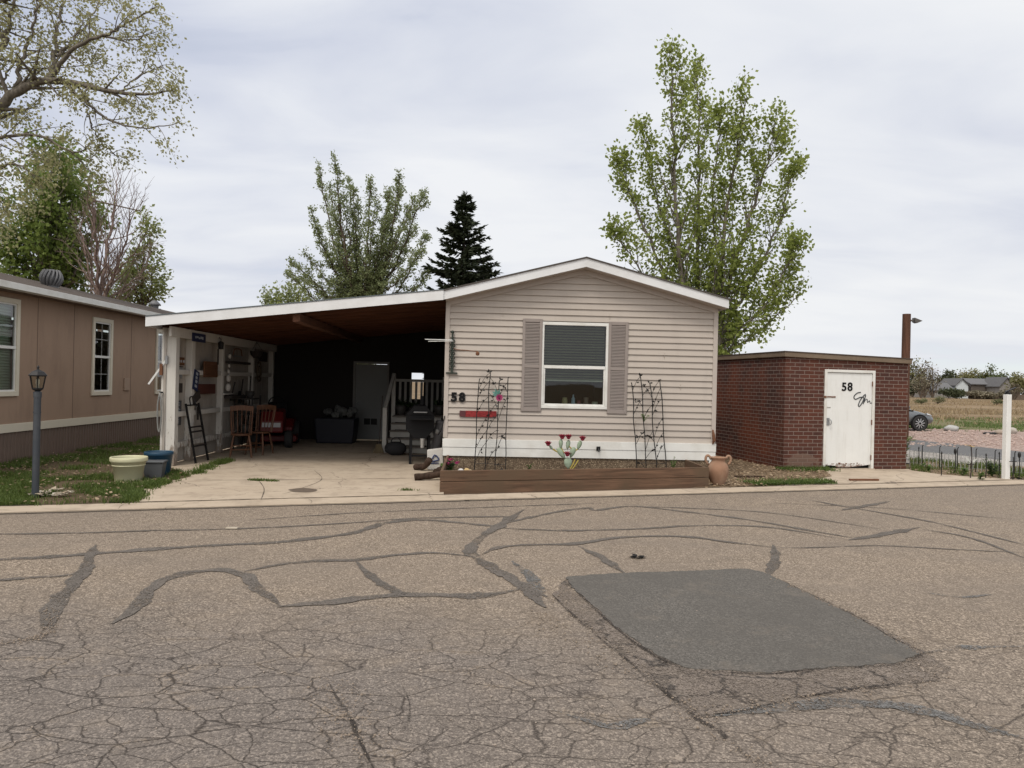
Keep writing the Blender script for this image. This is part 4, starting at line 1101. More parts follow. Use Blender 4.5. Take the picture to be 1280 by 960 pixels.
while u < -.08: m.box(u, u + .06, VB - .11, VB - .08, DZ + .012, DZ + .798); u += .14
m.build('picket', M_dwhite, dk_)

# barrel barbecue under the carport's right edge
gq = gp(524, 581.5); gl_ = H.loc(gq)
bq = thing('barrel_barbecue', 'black barrel barbecue on legs standing before the porch steps', 'barbecue', (gq.x, gq.y, .010), H.a + R(6))
M_bbq = mat('bbq_black', (.009, .009, .010), .65, .2, 12, .15, spec=.2)
oc = [(.29 * math.cos(R(22.5 + 45 * k)), .80 + .33 * math.sin(R(22.5 + 45 * k))) for k in range(8)]
MB().prism([q for q in oc if q[1] < .80] + [], 0, .85).build('firebox', M_bbq, bq, bevel=.01)
MB().prism([(a * 1.02, z + .012) for a, z in oc if z > .80], -.01, .86).build('lid', M_bbq, bq, bevel=.01)
m = MB(); m.prism([(a * .999, z) for a, z in oc], .002, .848); m.build('drum', M_bbq, bq)
MB().tube([(.05, .5, 1.10), (.05, .5, 1.30)], .05, 12).build('chimney', M_bbq, bq)
MB().tube([(-.12, -.04, 1.0), (-.12, -.09, 1.0), (.12, -.09, 1.0), (.12, -.04, 1.0)], .012, 8).build('handle', grey_metal, bq)
for sx in (-.17, .19):
    for sy in (.1, .75): MB().bar((sx, sy, .0), (sx * .95, sy, .55), .05, .05).build('leg', M_bbq, bq)
MB().bar((-.17, .12, .10), (-.17, .74, .10), .03, .03).build('brace', M_bbq, bq); MB().bar((-.16, .1, .16), (.18, .1, .16), .03, .03).build('brace', M_bbq, bq)
m = MB(); m.box(-.20, .22, -.16, -.012, .86, .885); m.build('front_shelf', M_bbq, bq)
m = MB(); m.lathe([(.035, -.18), (.045, 0), (.04, 0), (.0, -.01)], 14, (.05, .02, .50)); m.tube([(.05, .02, .5), (.05, .05, .56)], .004); dc = m.build('drip_can', mat('drip_can', (.5, .5, .48), .4, .1, 9, 0, metal=.5), bq)

# clutter at the house corner
p = gp(545, 588)
sk = thing('paper_sack', 'upright white paper sack with a blue emblem, leaning on the house corner', 'sack', (p.x - .01, p.y, .011), H.a)
m = MB(); n = len(m.v)
m.hexa([(-.14, -.07, 0), (.15, -.07, 0), (.15, .09, 0), (-.14, .09, 0), (-.16, -.02, .36), (.13, -.03, .40), (.13, .06, .40), (-.16, .05, .36)]); m.build('bag', mat('sack_paper', (.50, .48, .45), .7, .15, 9, .5, bdist=.02), sk, bevel=.02)
m = MB(); m.tube(spline([(-.06, -.066, .20), (-.02, -.062, .27), (.03, -.060, .24), (.06, -.062, .19), (.0, -.066, .17), (-.06, -.068, .15)], 14), .012, 6); m.tube([(-.08, -.066, .12), (.06, -.068, .13)], .008, 6); m.build('emblem', mat('sack_print', (.035, .05, .14), .7, .2, 9, 0), sk)
p2 = gp(547, 580)
tb = thing('grey_tarp_roll', 'tall crumpled grey tarpaulin bundle propped against the house corner', 'tarpaulin', (p2.x + .0, p2.y + .1, .011), H.a)
m = MB(); m.tube(spline([(-.09, 0, 0), (-.07, .02, .25), (-.02, .0, .5), (.04, .02, .72), (.06, .02, .82)], 14), [.11 + rnd(-.02, .02) for _ in range(15)], 9); m.build('bundle', mat('tarp', (.16, .16, .17), .7, .4, 8, .8, bdist=.03), tb, smooth='all')
m = MB(); m.ball((-.03, -.10, .62), .04, .03, .05); m.build('tie_knot', mat('tarp_tie', (.45, .46, .46), .6, .1, 9, .1), tb, smooth=True)
M_bark = bark('driftwood', (.055, .036, .027))
for px, py, a, L, lab in ((538, 601, .35, .52, 'knobbly brown log lying lowest beside the planter corner'), (528, 589, -.65, .36, 'short brown log tilted against the barbecue foot beside the planter'), (549, 594, 1.1, .25, 'stubby dark log end tight against the planter side')):
    p = gp(px, py); d = Vector((math.cos(a), math.sin(a) * .8, 0)); m = MB()
    r0 = .055
    P = [Vector((-d.x * L / 2, -d.y * L / 2, r0 * .9)), Vector((-d.x * L * .2, -d.y * L * .2, r0 * 1.0 + .01)), Vector((d.x * L * .15, d.y * L * .15, r0 + .03)), Vector((d.x * L / 2, d.y * L / 2, r0 + (.16 if a < 0 else .05)))]
    m.tube(spline(P, 12), [r0 * (1.0 + .08 * math.sin(i * 1.3)) for i in range(13)], 10)
    o = m.build('log', M_bark, smooth='all', loc=(p.x, p.y, .010)); tag(o, lab, 'log')

# ------------------------------------------------------------------ things along the carport's white wall
def wallp(px, py, du=.08): a = H.hu(px, py, U0 + du); return a   # (v, z)
def wthing(name, label, cat, px, py, du=.102):
    v, z = wallp(px, py, du); return thing(name, label, cat, H.w(U0 + du, v, z), H.a), v, z
def rect(px0, py0, px1, py1, du):
    v0, za = wallp(px0, (py0 + py1) / 2, du); v1, _ = wallp(px1, (py0 + py1) / 2, du); _, zt_ = wallp((px0 + px1) / 2, py0, du); _, zb_ = wallp((px0 + px1) / 2, py1, du)
    return v0, v1, zb_, zt_
def board(name, label, cat, r4, du, m, th=.02, tilt=0, marks=None, part='panel', mm=None):
    v0, v1, zb_, zt_ = r4; vc, zc = (v0 + v1) / 2, (zb_ + zt_) / 2
    t = thing(name, label, cat, H.w(U0 + du, vc, zc), H.a)
    a, b = (v1 - v0) / 2, (zt_ - zb_) / 2
    x = Matrix.Rotation(tilt, 4, 'X')
    MB().box(.0, th, -a, a, -b, b).xform(x).build(part, m, t, bevel=.003)
    if marks:
        q = MB()
        for (y0, y1, q0, q1) in marks: q.box(th + .001, th + .004, y0 * a, y1 * a, q0 * b, q1 * b)
        q.xform(x).build('lettering', mm, t)
    return t
M_blue_s = mat('sign_navy', (.02, .03, .085), .5, .15, 9, .05); M_pale = mat('sign_pale', (.42, .45, .50), .6, .1, 9, 0); M_brn = wood('sign_brown', (.13, .06, .03), 1, .4); M_dkb = wood('dark_plaque', (.045, .038, .034), 1, .3)
marks_b = [(-.62, -.45, -.25, .3), (-.4, -.15, -.1, .3), (-.1, .1, -.3, .1), (.15, .4, -.2, .35), (.42, .6, -.35, .3)]
board('navy_sign', 'small navy blue sign with pale lettering high on the carport beam', 'sign', rect(240, 417, 256.5, 427.5, .15), .147, M_blue_s, .015, 0, marks_b, mm=M_pale)
board('wood_plaque', 'square rust brown wooden board in the upper bay of the carport wall', 'plaque', rect(254.5, 452, 271, 471.5, .08), .072, M_brn, .03)
board('wood_plank', 'long dark red plank fixed level below the square brown board', 'plank', rect(246, 480, 268, 492.5, .08), .072, wood('plank_red', (.085, .03, .022), 1, .35), .03)
board('wooden_rack', 'little brown slatted rack between the two front posts, above the dark plaque', 'rack', rect(220.5, 446.5, 229.5, 456.5, .04), .0, M_brn, .06, 0, [(-.9, -.5, -.3, .3), (-.2, .2, -.3, .3), (.5, .9, -.3, .3)], mm=M_pale)
board('dark_plaque', 'dark weathered plaque between the two front posts, under the slatted rack', 'plaque', rect(219, 479, 229, 491, .04), .0, M_dkb, .03)
ls = [(-.75, -.75 + rnd(1.0, 1.5), z_, z_ + .045) for z_ in (.82, .70, .58, .36, .24, .12, 0, -.12, -.26, -.40, -.54, -.68, -.82)]
board('text_sign', 'tall dark grey sign filled with lines of pale writing, between front posts', 'sign', rect(218, 501, 228.5, 532, .04), .0, mat('sign_slate', (.07, .072, .078), .6, .2, 9, .05), .015, 0, ls, mm=M_pale)
board('pennant_sign', 'slanted navy strip with pale characters on the second post', 'sign', rect(241, 463, 247.5, 488, .10), .104, M_blue_s, .012, R(-14), [(-.4, .4, .55, .8), (-.4, .3, .15, .4), (-.3, .4, -.25, .02), (-.4, .4, -.7, -.45)], mm=M_pale)
board('scrap_board', 'crooked dark scrap board on the second post under the navy strip', 'board', rect(240, 491, 249, 502, .10), .104, M_dkb, .02, R(22))
t, v, z = wthing('wall_hammer', 'dark hammer hanging head up on the second bay of the wall', 'tool', 246, 513, .075)
MB().bar((.02, 0, -.18), (.02, 0, .08), .03, .03).build('handle', M_dkb, t); MB().bar((.02, -.07, .09), (.02, .07, .09), .045, .045).build('head', grey_metal, t)
t, v, z = wthing('lantern_hook', 'small dark lantern hanging beside the third post of the wall', 'lantern', 270.5, 430, .10)
m = MB(); m.tube([(.0, 0, .1), (.06, 0, .13), (.09, 0, .1), (.09, 0, .06)], .008, 6); m.build('hook', black_iron, t); m = MB(); m.lathe([(.02, .06), (.06, .03), (.05, -.08), (.055, -.1), (.0, -.11)], 10, (.09, 0, 0)); m.build('lamp_body', black_iron, t)
m = MB(); m.tube([(.04, 0, -.1), (.04, 0, -.42)], .018, 6); m.build('strap', M_dkb, t)
t, v, z = wthing('hanging_ornament', 'string of round white ornaments on the wall beyond the third post', 'ornament', 283, 470, .09)
m = MB()
for dz_, r_ in ((.42, .055), (.22, .04), (.10, .045), (-.05, .075), (-.24, .085)): m.ball((.05, rnd(-.03, .03), dz_), r_ * .6, r_, r_, 12, 8)
m.build('ball', old_white, t, smooth='all'); MB().tube([(.05, 0, -.3), (.05, 0, .5)], .006, 5).build('string', black_iron, t)
m = MB(); m.bar((.02, -.25, -.38), (.02, .25, -.38), .10, .02); m.build('ledge', old_white, t)
for px, y0, y1, lab, hd in ((289, 478, 494, 'short dark garden fork leaning on the wall behind the white ornaments', 'fork'), (299, 474, 503, 'dark spade hung on the wall above the wooden chairs', 'spade'), (309, 470, 534, 'long handled rake hung beside the fourth post of the wall', 'rake')):
    v0, za = wallp(px - 1, y1, .09); v1, zb_ = wallp(px + 3, y0, .09)
    t = thing('garden_tool', lab, 'tool', H.w(U0 + .10, v0, za), H.a)
    MB().tube([(.02, 0, 0), (.02, v1 - v0, zb_ - za)], .018, 6).build('handle', M_dkb, t)
    m = MB()
    if hd == 'spade': m.prism([(-.09, -.02), (.09, -.02), (.11, .12), (.07, .26), (-.07, .26), (-.11, .12)], .01, .025, 'x')
    else:
        m.bar((.02, -.13, 0), (.02, .13, 0), .025, .025)
        for k in range(5): m.bar((.02, -.12 + .06 * k, 0), (.03, -.12 + .06 * k, -.12), .012, .012)
    m.build('head', black_iron, t)
board('shelf_board', 'dark narrow shelf board high on the wall past the third post', 'shelf', rect(283, 452, 309, 455, .08), .06, M_dkb, .10)
board('bracket_shelf', 'low dark shelf with rusty tins in the third bay of the wall', 'shelf', rect(281, 494, 300, 497.5, .08), .06, M_dkb, .16, 0)
t, v, z = wthing('rope_coil', 'coil of brown rope on a nail in the fourth bay of the wall', 'rope', 322, 462, .075)
m = MB()
for k in range(4): m.tube([(.02 + .01 * k, .13 * math.cos(a), .19 * math.sin(a) - .1 * (k % 2)) for a in [6.283 * q / 18 for q in range(19)]], .012, 5)
m.build('coil', mat('rope_brown', (.11, .08, .05), .9, .3, 20, .3), t); MB().tube([(-.02, 0, .17), (.07, 0, .19)], .008, 5).build('nail', rust, t)
t, v, z = wthing('hand_saw', 'bow saw hanging high in the third bay of the wall', 'saw', 296, 442, .075)
MB().tube(spline([(.02, -.30, -.05), (.02, -.2, .09), (.02, .2, .09), (.02, .30, -.05)], 14), .014, 6).build('saw_frame', rust, t); MB().bar((.02, -.3, -.06), (.02, .3, -.06), .004, .03).build('saw_blade', grey_metal, t)
board('wall_picture', 'dark framed picture high between the fourth and last post of the wall', 'picture', rect(324, 440, 334, 452, .08), .07, M_dkb, .02)
t, v, z = wthing('hanging_basket', 'wire basket hanging from the carport beam by the fourth post', 'basket', 318, 436, .16)
m = MB(); m.lathe([(.06, -.22), (.13, -.14), (.15, -.05)], 14, (.05, 0, 0)); m.build('bowl', M_dkb, t)
m = MB()
for k in range(3): m.tube([(.05 + .14 * math.cos(k * 2.09), .14 * math.sin(k * 2.09), -.05), (.05, 0, .16)], .004, 4)
m.build('chain', black_iron, t)
t, v, z = wthing('wind_chime', 'little set of pale chime tubes hanging in the first bay of the wall', 'wind chime', 224, 463, .03)
m = MB()
for k in range(4): m.tube([(.03, -.045 + .03 * k, .06), (.03, -.045 + .03 * k, -.12 - .03 * (k % 2))], .008, 5)
m.build('chime_tubes', grey_metal, t); MB().box(.0, .05, -.06, .06, .06, .075).build('top_bar', M_dkb, t)
# white awning arm at the front post
v, z = .18, 1.7
aw = thing('awning_arm', 'white slanting awning arm sticking out from the front post', 'awning arm', H.w(U0 - .03, .11, 1.86), H.a)
MB().bar((0, 0, 0), (-.26, -.06, -.42), .03, .03).build('arm', white_paint, aw); MB().box(-.0, .04, -.03, .0, -.06, .08).build('bracket', grey_metal, aw)
ho = thing('hose_coil', 'grey garden hose looped on the outer face of the front post', 'hose', H.w(U0 - .07, .10, 1.05), H.a)
m = MB(); m.tube(spline([(-.03, -.04, .25), (-.06, -.05, .0), (-.05, -.04, -.35), (-.01, -.05, -.42), (.01, -.05, -.1), (-.02, -.05, .24)], 24), .014, 7); m.build('loop', mat('hose_grey', (.22, .22, .21), .6, .2, 9, .1), ho, smooth='all'); MB().bar((-.04, -.03, .25), (.02, -.03, .25), .03, .03).build('hook', black_iron, ho)
m = MB(); m.box(-.05, .0, -.03, .0, .55, .75); m.build('latch_plate', rust, ho)

# folded black step ladder
lp = H.loc(gp(253, 580)); lq = H.loc(gp(262.5, 577))
ld = thing('step_ladder', 'folded black step ladder leaning on the white wall', 'ladder', H.w(lp.x - .12, lp.y, .011), H.a)
dx = Vector((.03, lq.y - lp.y + .12, 0)); lean = Vector((-.22, .04, 1.08))
for k in (0, 1): MB().bar(dx * k, dx * k + lean, .03, .03).build('side_rail', black_iron, ld)
for f_ in (.28, .52, .6, .97): MB().bar(lean * f_, dx + lean * f_, .05 if f_ < .9 else .03, .025).build('rung', black_iron, ld)
MB().tube(spline([dx * .35 + lean * .97, dx * .4 + lean * 1.1, dx * .7 + lean * 1.1, dx * .75 + lean * .97], 8), .012, 6).build('hand_loop', black_iron, ld)

# spindle-back wooden chairs
M_chair = wood('chair_wood', (.11, .05, .026), 2, .3, .5)
def chair(px, py, rz, label):
    p = gp(px, py); t = thing('wooden_chair', label, 'chair', (p.x, p.y, .011), rz, 'wooden spindle-back chairs by the wall')
    MB().lathe([(.001, .43), (.18, .43), (.21, .445), (.20, .465), (.001, .455)], 20).build('seat', M_chair, t, smooth=True)
    for sx in (-1, 1):
        for sy in (-1, 1): MB().tube([(sx * .14, sy * .13, .44), (sx * .18, sy * .17, .2), (sx * .2, sy * .2, 0)], [.016, .022, .014], 8).build('leg', M_chair, t)
    for sx in (-1, 1): MB().tube([(sx * .18, -.17, .19), (sx * .18, .17, .19)], .011, 6).build('stretcher', M_chair, t)
    for z_ in (.16, .24): MB().tube([(-.18, -.175, z_), (.18, -.175, z_)], .011, 6).build('stretcher', M_chair, t)
    for k in range(5): MB().tube([(-.14 + .07 * k, .16, .45), (-.17 + .085 * k, .24, .92)], .009, 6).build('spindle', M_chair, t)
    for sx in (-1, 1): MB().tube([(sx * .18, .15, .45), (sx * .21, .25, .98)], [.017, .013], 8).build('back_post', M_chair, t)
    m = MB(); P = spline([(-.22, .235, .95), (0, .275, .97), (.22, .235, .95)], 10)
    for a, b in zip(P[:-1], P[1:]): m.bar(a, b, .022, .10)
    m.build('crest_rail', M_chair, t)
chair(301, 572, R(20), 'nearer wooden spindle-back chair by the white wall, beside the step ladder')
chair(324, 568, R(-12), 'farther wooden spindle-back chair by the white wall, behind its twin')

# red riding mower, tote and shelves at the dark back
p = H.w(-4.2, 4.6, .011)
rm_ = thing('riding_mower', 'red riding mower parked in the dark back of the carport', 'mower', p, H.a + R(10))
m = MB(); m.prism([(-.95, .35), (-.95, .62), (-.80, .80), (-.25, .86), (-.2, .35)], -.24, .24, 'x'); m.xform(Matrix.Rotation(R(90), 4, 'Z') @ Matrix.Rotation(0, 4, 'X')); 
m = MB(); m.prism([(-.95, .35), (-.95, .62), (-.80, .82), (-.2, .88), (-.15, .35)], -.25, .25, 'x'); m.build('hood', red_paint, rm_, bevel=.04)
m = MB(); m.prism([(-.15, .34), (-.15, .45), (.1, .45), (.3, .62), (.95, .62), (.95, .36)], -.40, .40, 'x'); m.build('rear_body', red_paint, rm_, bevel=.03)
m = MB(); m.box(-.22, .22, .3, .7, .622, .70); m.box(-.22, .22, .66, .76, .70, 1.0); m.build('seat', black_plastic, rm_, bevel=.03)
m = MB(); m.box(-.5, .5, -.3, .35, .10, .25); m.build('mower_deck', red_paint, rm_, bevel=.03)
MB().tube([(0, -.12, .86), (0, .05, 1.0)], .025, 8).build('steering_column', black_plastic, rm_)
m = MB(); m.tube([(.17 * math.cos(a), .06 + .08 * math.sin(a), 1.0 + .14 * math.sin(a)) for a in [6.283 * k / 16 for k in range(17)]], .014, 6); m.build('steering_wheel', black_plastic, rm_)
for x, y, r_, w_ in ((-.36, -.7, .2, .16), (.36, -.7, .2, .16), (-.40, .6, .27, .22), (.40, .6, .27, .22)):
    MB().lathe([(r_ * .5, -w_ / 2), (r_ * .92, -w_ / 2), (r_, -w_ / 3), (r_, w_ / 3), (r_ * .92, w_ / 2), (r_ * .5, w_ / 2)], 20).xform(Matrix.Translation((x, y, r_)) @ Matrix.Rotation(R(90), 4, 'Y')).build('wheel', rubber, rm_, smooth=True)
m = MB(); m.box(-.2, .2, -.962, -.951, .48, .58); m.build('grille', mat('mower_grille', (.35, .35, .36), .4, .1, 9, 0, metal=.4), rm_)
p = H.w(-2.95, 5.6, .011)
tt = thing('storage_bin', 'big dark blue bin heaped with pale odds and ends near the grey door', 'bin', p, H.a)
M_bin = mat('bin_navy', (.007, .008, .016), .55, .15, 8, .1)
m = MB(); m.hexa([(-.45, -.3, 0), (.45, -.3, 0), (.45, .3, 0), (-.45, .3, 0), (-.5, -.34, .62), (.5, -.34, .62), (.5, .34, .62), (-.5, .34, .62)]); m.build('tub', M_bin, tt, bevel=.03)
m = MB()
for k in range(9): m.ball((rnd(-.38, .38), rnd(-.2, .2), .66 + rnd(0, .18)), rnd(.08, .15), rnd(.08, .13), rnd(.06, .11), 8, 6, .25)
m.build('contents', mat('pale_clutter', (.13, .135, .13), .8, .5, 9, .3), tt)
p = H.w(-4.55, 3.6, .011)
sv_ = thing('dark_planter_stand', 'dark shelving stand with pots by the wall behind the chairs', 'stand', p, H.a)
for z_ in (.35, .75, 1.1): MB().box(-.2, .2, -.3, .3, z_, z_ + .025).build('shelf', M_dkb, sv_)
for x in (-.19, .19):
    for y in (-.29, .29): MB().bar((x, y, 0), (x, y, 1.2), .025, .025).build('upright', black_iron, sv_)
for k, (y, z_, r_) in enumerate(((-.15, .375, .11), (.14, .375, .09), (-.1, .775, .12), (.16, 1.125, .10))):
    t = thing('dim_pot', ['dim round pot on the stand, lowest shelf towards the door', 'dim small pot on the stand, lowest shelf towards the back', 'dim broad pot on the middle shelf of the stand', 'dim pot alone on the top shelf of the stand'][k], 'pot', H.w(-4.55, 3.6 + y, .012 + z_), H.a)
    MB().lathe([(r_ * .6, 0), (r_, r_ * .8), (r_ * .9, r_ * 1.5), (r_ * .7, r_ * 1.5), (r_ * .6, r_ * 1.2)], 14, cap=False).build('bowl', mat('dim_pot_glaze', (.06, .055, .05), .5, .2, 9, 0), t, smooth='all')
    MB().lathe([(r_ * .95, r_ * 1.42), (r_ * 1.0, r_ * 1.5), (r_ * .9, r_ * 1.55)], 14, cap=False).build('rim', mat('dim_pot_rim', (.08, .07, .06), .5, .2, 9, 0), t, smooth='all')

for k, (u_, v_, r_, lab) in enumerate(((su0 + .12, dv + .35, .14, 'dark round pot on the porch platform beside the handrail end'), (su0 + .42, dv + .28, .11, 'small dark pot on the porch platform at the top of the steps'), (-.35, dv + .45, .15, 'dark broad pot on the porch platform close to the house wall'))):
    t = thing('porch_pot', lab, 'pot', H.w(u_, v_, DZ + .011), H.a)
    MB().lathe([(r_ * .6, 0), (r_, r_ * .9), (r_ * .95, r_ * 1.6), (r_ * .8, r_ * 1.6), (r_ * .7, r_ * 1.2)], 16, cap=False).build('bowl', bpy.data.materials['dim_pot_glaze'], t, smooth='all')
    m = MB()
    for i in range(40): m.leaf(Vector((rnd(-.06, .06), rnd(-.06, .06), r_ * 1.4)), Vector((rnd(-1, 1), rnd(-1, 1), rnd(.2, 1.2))).normalized(), Vector((rnd(-1, 1), rnd(-1, 1), .5)).normalized(), rnd(.12, .3), .04)
    m.build('foliage', M_dkleaf, t, fix=False)
t = thing('broom', 'dark broom leaning on the porch handrail post at the foot of the steps', 'broom', H.w(su0 - .16, sv - .1, .011), H.a)
MB().tube([(0, 0, .1), (.05, .07, 1.25)], .013, 6).build('broomstick', M_dkb, t); MB().hexa([(-.12, -.04, 0), (.12, -.04, 0), (.12, .04, 0), (-.12, .04, 0), (-.05, -.02, .2), (.05, -.02, .2), (.05, .02, .2), (-.05, .02, .2)]).build('bristles', wood('bristle_straw', (.10, .075, .04), 2, .3), t)
t = thing('tool_bag', 'dark slumped bag on the floor at the foot of the porch steps', 'bag', H.w(su0 + .25, sv - .45, .011), H.a)
m = MB(); m.ball((0, 0, .14), .24, .16, .15, 14, 8, .06); m.build('bag_body', mat('bag_dark', (.02, .02, .022), .8, .3, 9, .4), t, smooth='all'); MB().tube(spline([(-.12, 0, .24), (-.06, 0, .36), (.06, 0, .36), (.12, 0, .24)], 10), .012, 6).build('handle', black_iron, t)
# ------------------------------------------------------------------ the neighbour's home on the left
_n = gp(0, 580); nl = H.loc(_n)
NF = Frame(_n.x, _n.y, 2.4)                 # side wall on u = 0, v runs away from the camera
nb = thing('neighbour_home', 'tan neighbouring mobile home with cream window frames and ribbed brown skirt', 'house', NF.o, NF.a)
NV0, NV1 = -4.5, 13.0
NW = 4.3
gz = NF.hu(0, 363, 0.02)[1]; tz0 = NF.hu(0, 542, 0.02)[1]; tz1 = NF.hu(0, 531, 0.02)[1]
def panel_mat():
    t = N('tan_hardboard'); v = t.map(); n = t.noise(t.map((1, 5, .5)), 2, 6, .6); z = t.sep(v)[2]
    st = t.ramp(t.noise(t.map((1, 1.2, .5)), 1.7, 7, .7), [(.48, 0), (.75, 1)])
    c = t.mix(n, (.30, .208, .148), (.35, .245, .176)); c = t.mix(t.math('MULTIPLY', st, .5), c, (.20, .135, .098)); t.bump(t.noise(t.map((20, 20, 2)), 3, 4), .2, .003)
    return t.set(c, .75, 0, .25)
M_panel = panel_mat(); M_cream = mat('cream_trim', (.62, .57, .46), .55, .05, 4, .08); M_rib = mat('skirt_rib', (.15, .105, .082), .6, .12, 4, .1)
wins = []
for x0, x1, y0, y1 in ((-60, 24.5, 374.5, 495), (116, 141, 398, 494), (195.5, 209.5, 412, 492.5)):
    va, za = NF.hu(x0, 445, .03)[0], 0; vb = NF.hu(x1, 445, .03)[0]
    xm = max(x0, 0) if x0 < 0 else (x0 + x1) / 2
    if x0 < 0: zt_, zb_ = NF.hu(24, 374.5, .03)[1], NF.hu(23.5, 495, .03)[1]
    else: zt_, zb_ = NF.hu(xm, (y0 + y1) / 2 - (y1 - y0) / 2, .03)[1], NF.hu(xm, y1, .03)[1]
    wins.append((va, vb, zb_, zt_))
m = MB(); vv = NV0
vs_ = sorted([NV0] + [a + .02 for w_ in wins for a in (w_[0],)] + [b - .02 for w_ in wins for b in (w_[1],)] + [NV1])
def npan(a, b, z0, z1_): m.box(-.03, 0, a, b, z0, z1_)
for a, b in zip(vs_[:-1], vs_[1:]):
    hole = [w_ for w_ in wins if w_[0] - .1 < (a + b) / 2 < w_[1] + .1 and abs((b - a) - (w_[1] - w_[0] - .04)) < .05]
    if hole: npan(a, b, tz0, hole[0][2] + .02); npan(a, b, hole[0][3] - .02, gz)
    else: npan(a, b, tz0, gz)
m.box(-NW, -NW + .04, NV0, NV1, .1, gz); m.box(-NW + .05, -.031, NV0, NV0 + .04, .1, gz); m.box(-NW + .05, -.031, NV1 - .04, NV1, .1, gz)
m.build('wall', M_panel, nb)
# panel seams
m = MB(); v = NV0 + .6
while v < NV1:
    if not any(w_[0] - .1 < v < w_[1] + .1 for w_ in wins): m.box(.0005, .004, v, v + .012, tz1, gz)
    v += 1.22
m.build('seam', mat('panel_seam', (.17, .115, .085), .8, .1, 4, 0), nb)
m = MB(); m.box(.001, .025, NV0, NV1, tz0 - .0, tz1); m.build('belt_trim', M_cream, nb, bevel=.004)
m = MB(); v = NV0
while v < NV1:
    m.hexa([(-.02, v, -.05), (.0, v + .02, -.05), (.0, v + .075, -.05), (-.02, v + .095, -.05), (-.02, v, tz0 - .003), (.0, v + .02, tz0 - .003), (.0, v + .075, tz0 - .003), (-.02, v + .095, tz0 - .003)]); v += .1
m.box(-.06, -.022, NV0, NV1, -.05, tz0 - .003); m.build('skirt', M_rib, nb)
# roof and gutter
ov = .28; rz = gz + .10
m = MB()
m.hexa([(ov, NV0 - .3, rz), (-NW / 2, NV0 - .3, rz + .62), (-NW / 2, NV1 + .3, rz + .62), (ov, NV1 + .3, rz), (ov, NV0 - .3, rz + .03), (-NW / 2, NV0 - .3, rz + .65), (-NW / 2, NV1 + .3, rz + .65), (ov, NV1 + .3, rz + .03)])
m.hexa([(-NW / 2, NV0 - .3, rz + .62), (-NW - ov, NV0 - .3, rz), (-NW - ov, NV1 + .3, rz), (-NW / 2, NV1 + .3, rz + .62), (-NW / 2, NV0 - .3, rz + .65), (-NW - ov, NV0 - .3, rz + .03), (-NW - ov, NV1 + .3, rz + .03), (-NW / 2, NV1 + .3, rz + .65)])
t = N('brown_shingle'); n_ = t.noise(t.map((5, 5, 5)), 14, 4); n2 = t.noise(t.map((1, 1, 1)), 1.3, 5); t.bump(n_, .6, .02)
nroof = m.build('roof', t.set(t.mix(t.math('MULTIPLY', n2, .6), t.mix(n_, (.06, .052, .047), (.15, .125, .11)), (.075, .062, .055)), .95, 0, .1), nb)
m = MB(); m.box(ov, ov + .02, NV0 - .3, NV1 + .3, rz - .10, rz + .015); m.box(ov + .02, ov + .10, NV0 - .3, NV1 + .3, rz - .09, rz - .075); m.box(ov + .10, ov + .115, NV0 - .3, NV1 + .3, rz - .09, rz + .02); m.build('gutter', vinyl_white, nroof, bevel=.004)
m = MB(); m.box(-.03, ov - .002, NV0, NV1, gz + .0, gz + .015); m.build('eave_soffit', mat('brown_soffit', (.15, .10, .075), .7, .1, 5, 0), nroof)
for k, (v0, v1, zb_, zt_) in enumerate(wins):
    fw = .085
    m = MB(); m.box(.001, .035, v0, v1, zb_, zb_ + fw); m.box(.001, .035, v0, v1, zt_ - fw, zt_); m.box(.001, .035, v0, v0 + fw, zb_ + fw, zt_ - fw); m.box(.001, .035, v1 - fw, v1, zb_ + fw, zt_ - fw)
    w_ = m.build('window', M_cream, nb, bevel=.004)
    m = MB(); zm_ = (zb_ + zt_) / 2; a, b = v0 + fw, v1 - fw
    m.box(-.02, .02, a, b, zm_ - .025, zm_ + .025)
    for q in (a, b - .03): m.box(-.02, .012, q, q + .03, zb_ + fw, zt_ - fw)
    m.box(-.02, .012, a + .03, b - .03, zb_ + fw, zb_ + fw + .03); m.box(-.02, .012, a + .03, b - .03, zt_ - fw - .03, zt_ - fw)
    m.build('sash', vinyl_white, w_)
    m = MB(); m.poly([(-.008, a, zb_ + fw), (-.008, b, zb_ + fw), (-.008, b, zt_ - fw), (-.008, a, zt_ - fw)]); m.build('glass', glass('neighbour_glass', (.75, .82, .78), .72), w_, fix=False)
    m = MB()
    if k:
        mid = (a + b) / 2; m.box(-.006, -.001, mid - .006, mid + .006, zb_ + fw, zt_ - fw)
        for q in (.25, .75): zq = zb_ + fw + (zt_ - zb_ - 2 * fw) * q; m.box(-.0062, -.0012, a, b, zq - .006, zq + .006)
        m.build('muntin', mat('muntin_pale', (.33, .33, .32), .5, .05, 5, 0), w_)
        m = MB(); m.poly([(-.5, v0 - .3, zb_ - .3), (-.5, v1 + .3, zb_ - .3), (-.5, v1 + .3, zt_ + .3), (-.5, v0 - .3, zt_ + .3)]); m.build('room_lining', dark_paint, w_, fix=False)
    else:
        zq = zb_ + fw + .02
        while zq < zt_ - fw:
            m.hexa([(-.10, a, zq), (-.07, a, zq - .02), (-.07, b, zq - .02), (-.10, b, zq), (-.10, a, zq + .003), (-.07, a, zq - .017), (-.07, b, zq - .017), (-.10, b, zq + .003)]); zq += .05
        m.build('blind', mat('pale_blind', (.62, .72, .60), .5, .05, 3, 0), w_)
        m = MB(); m.poly([(-.125, v0, zb_), (-.125, v1, zb_), (-.125, v1, zt_), (-.125, v0, zt_)]); m.build('room_lining', mat('pane_reflection', (.50, .60, .48), .8, .05, 3, 0), w_, fix=False)  # pale green sheet and slats hold the pane's sky reflection as colour
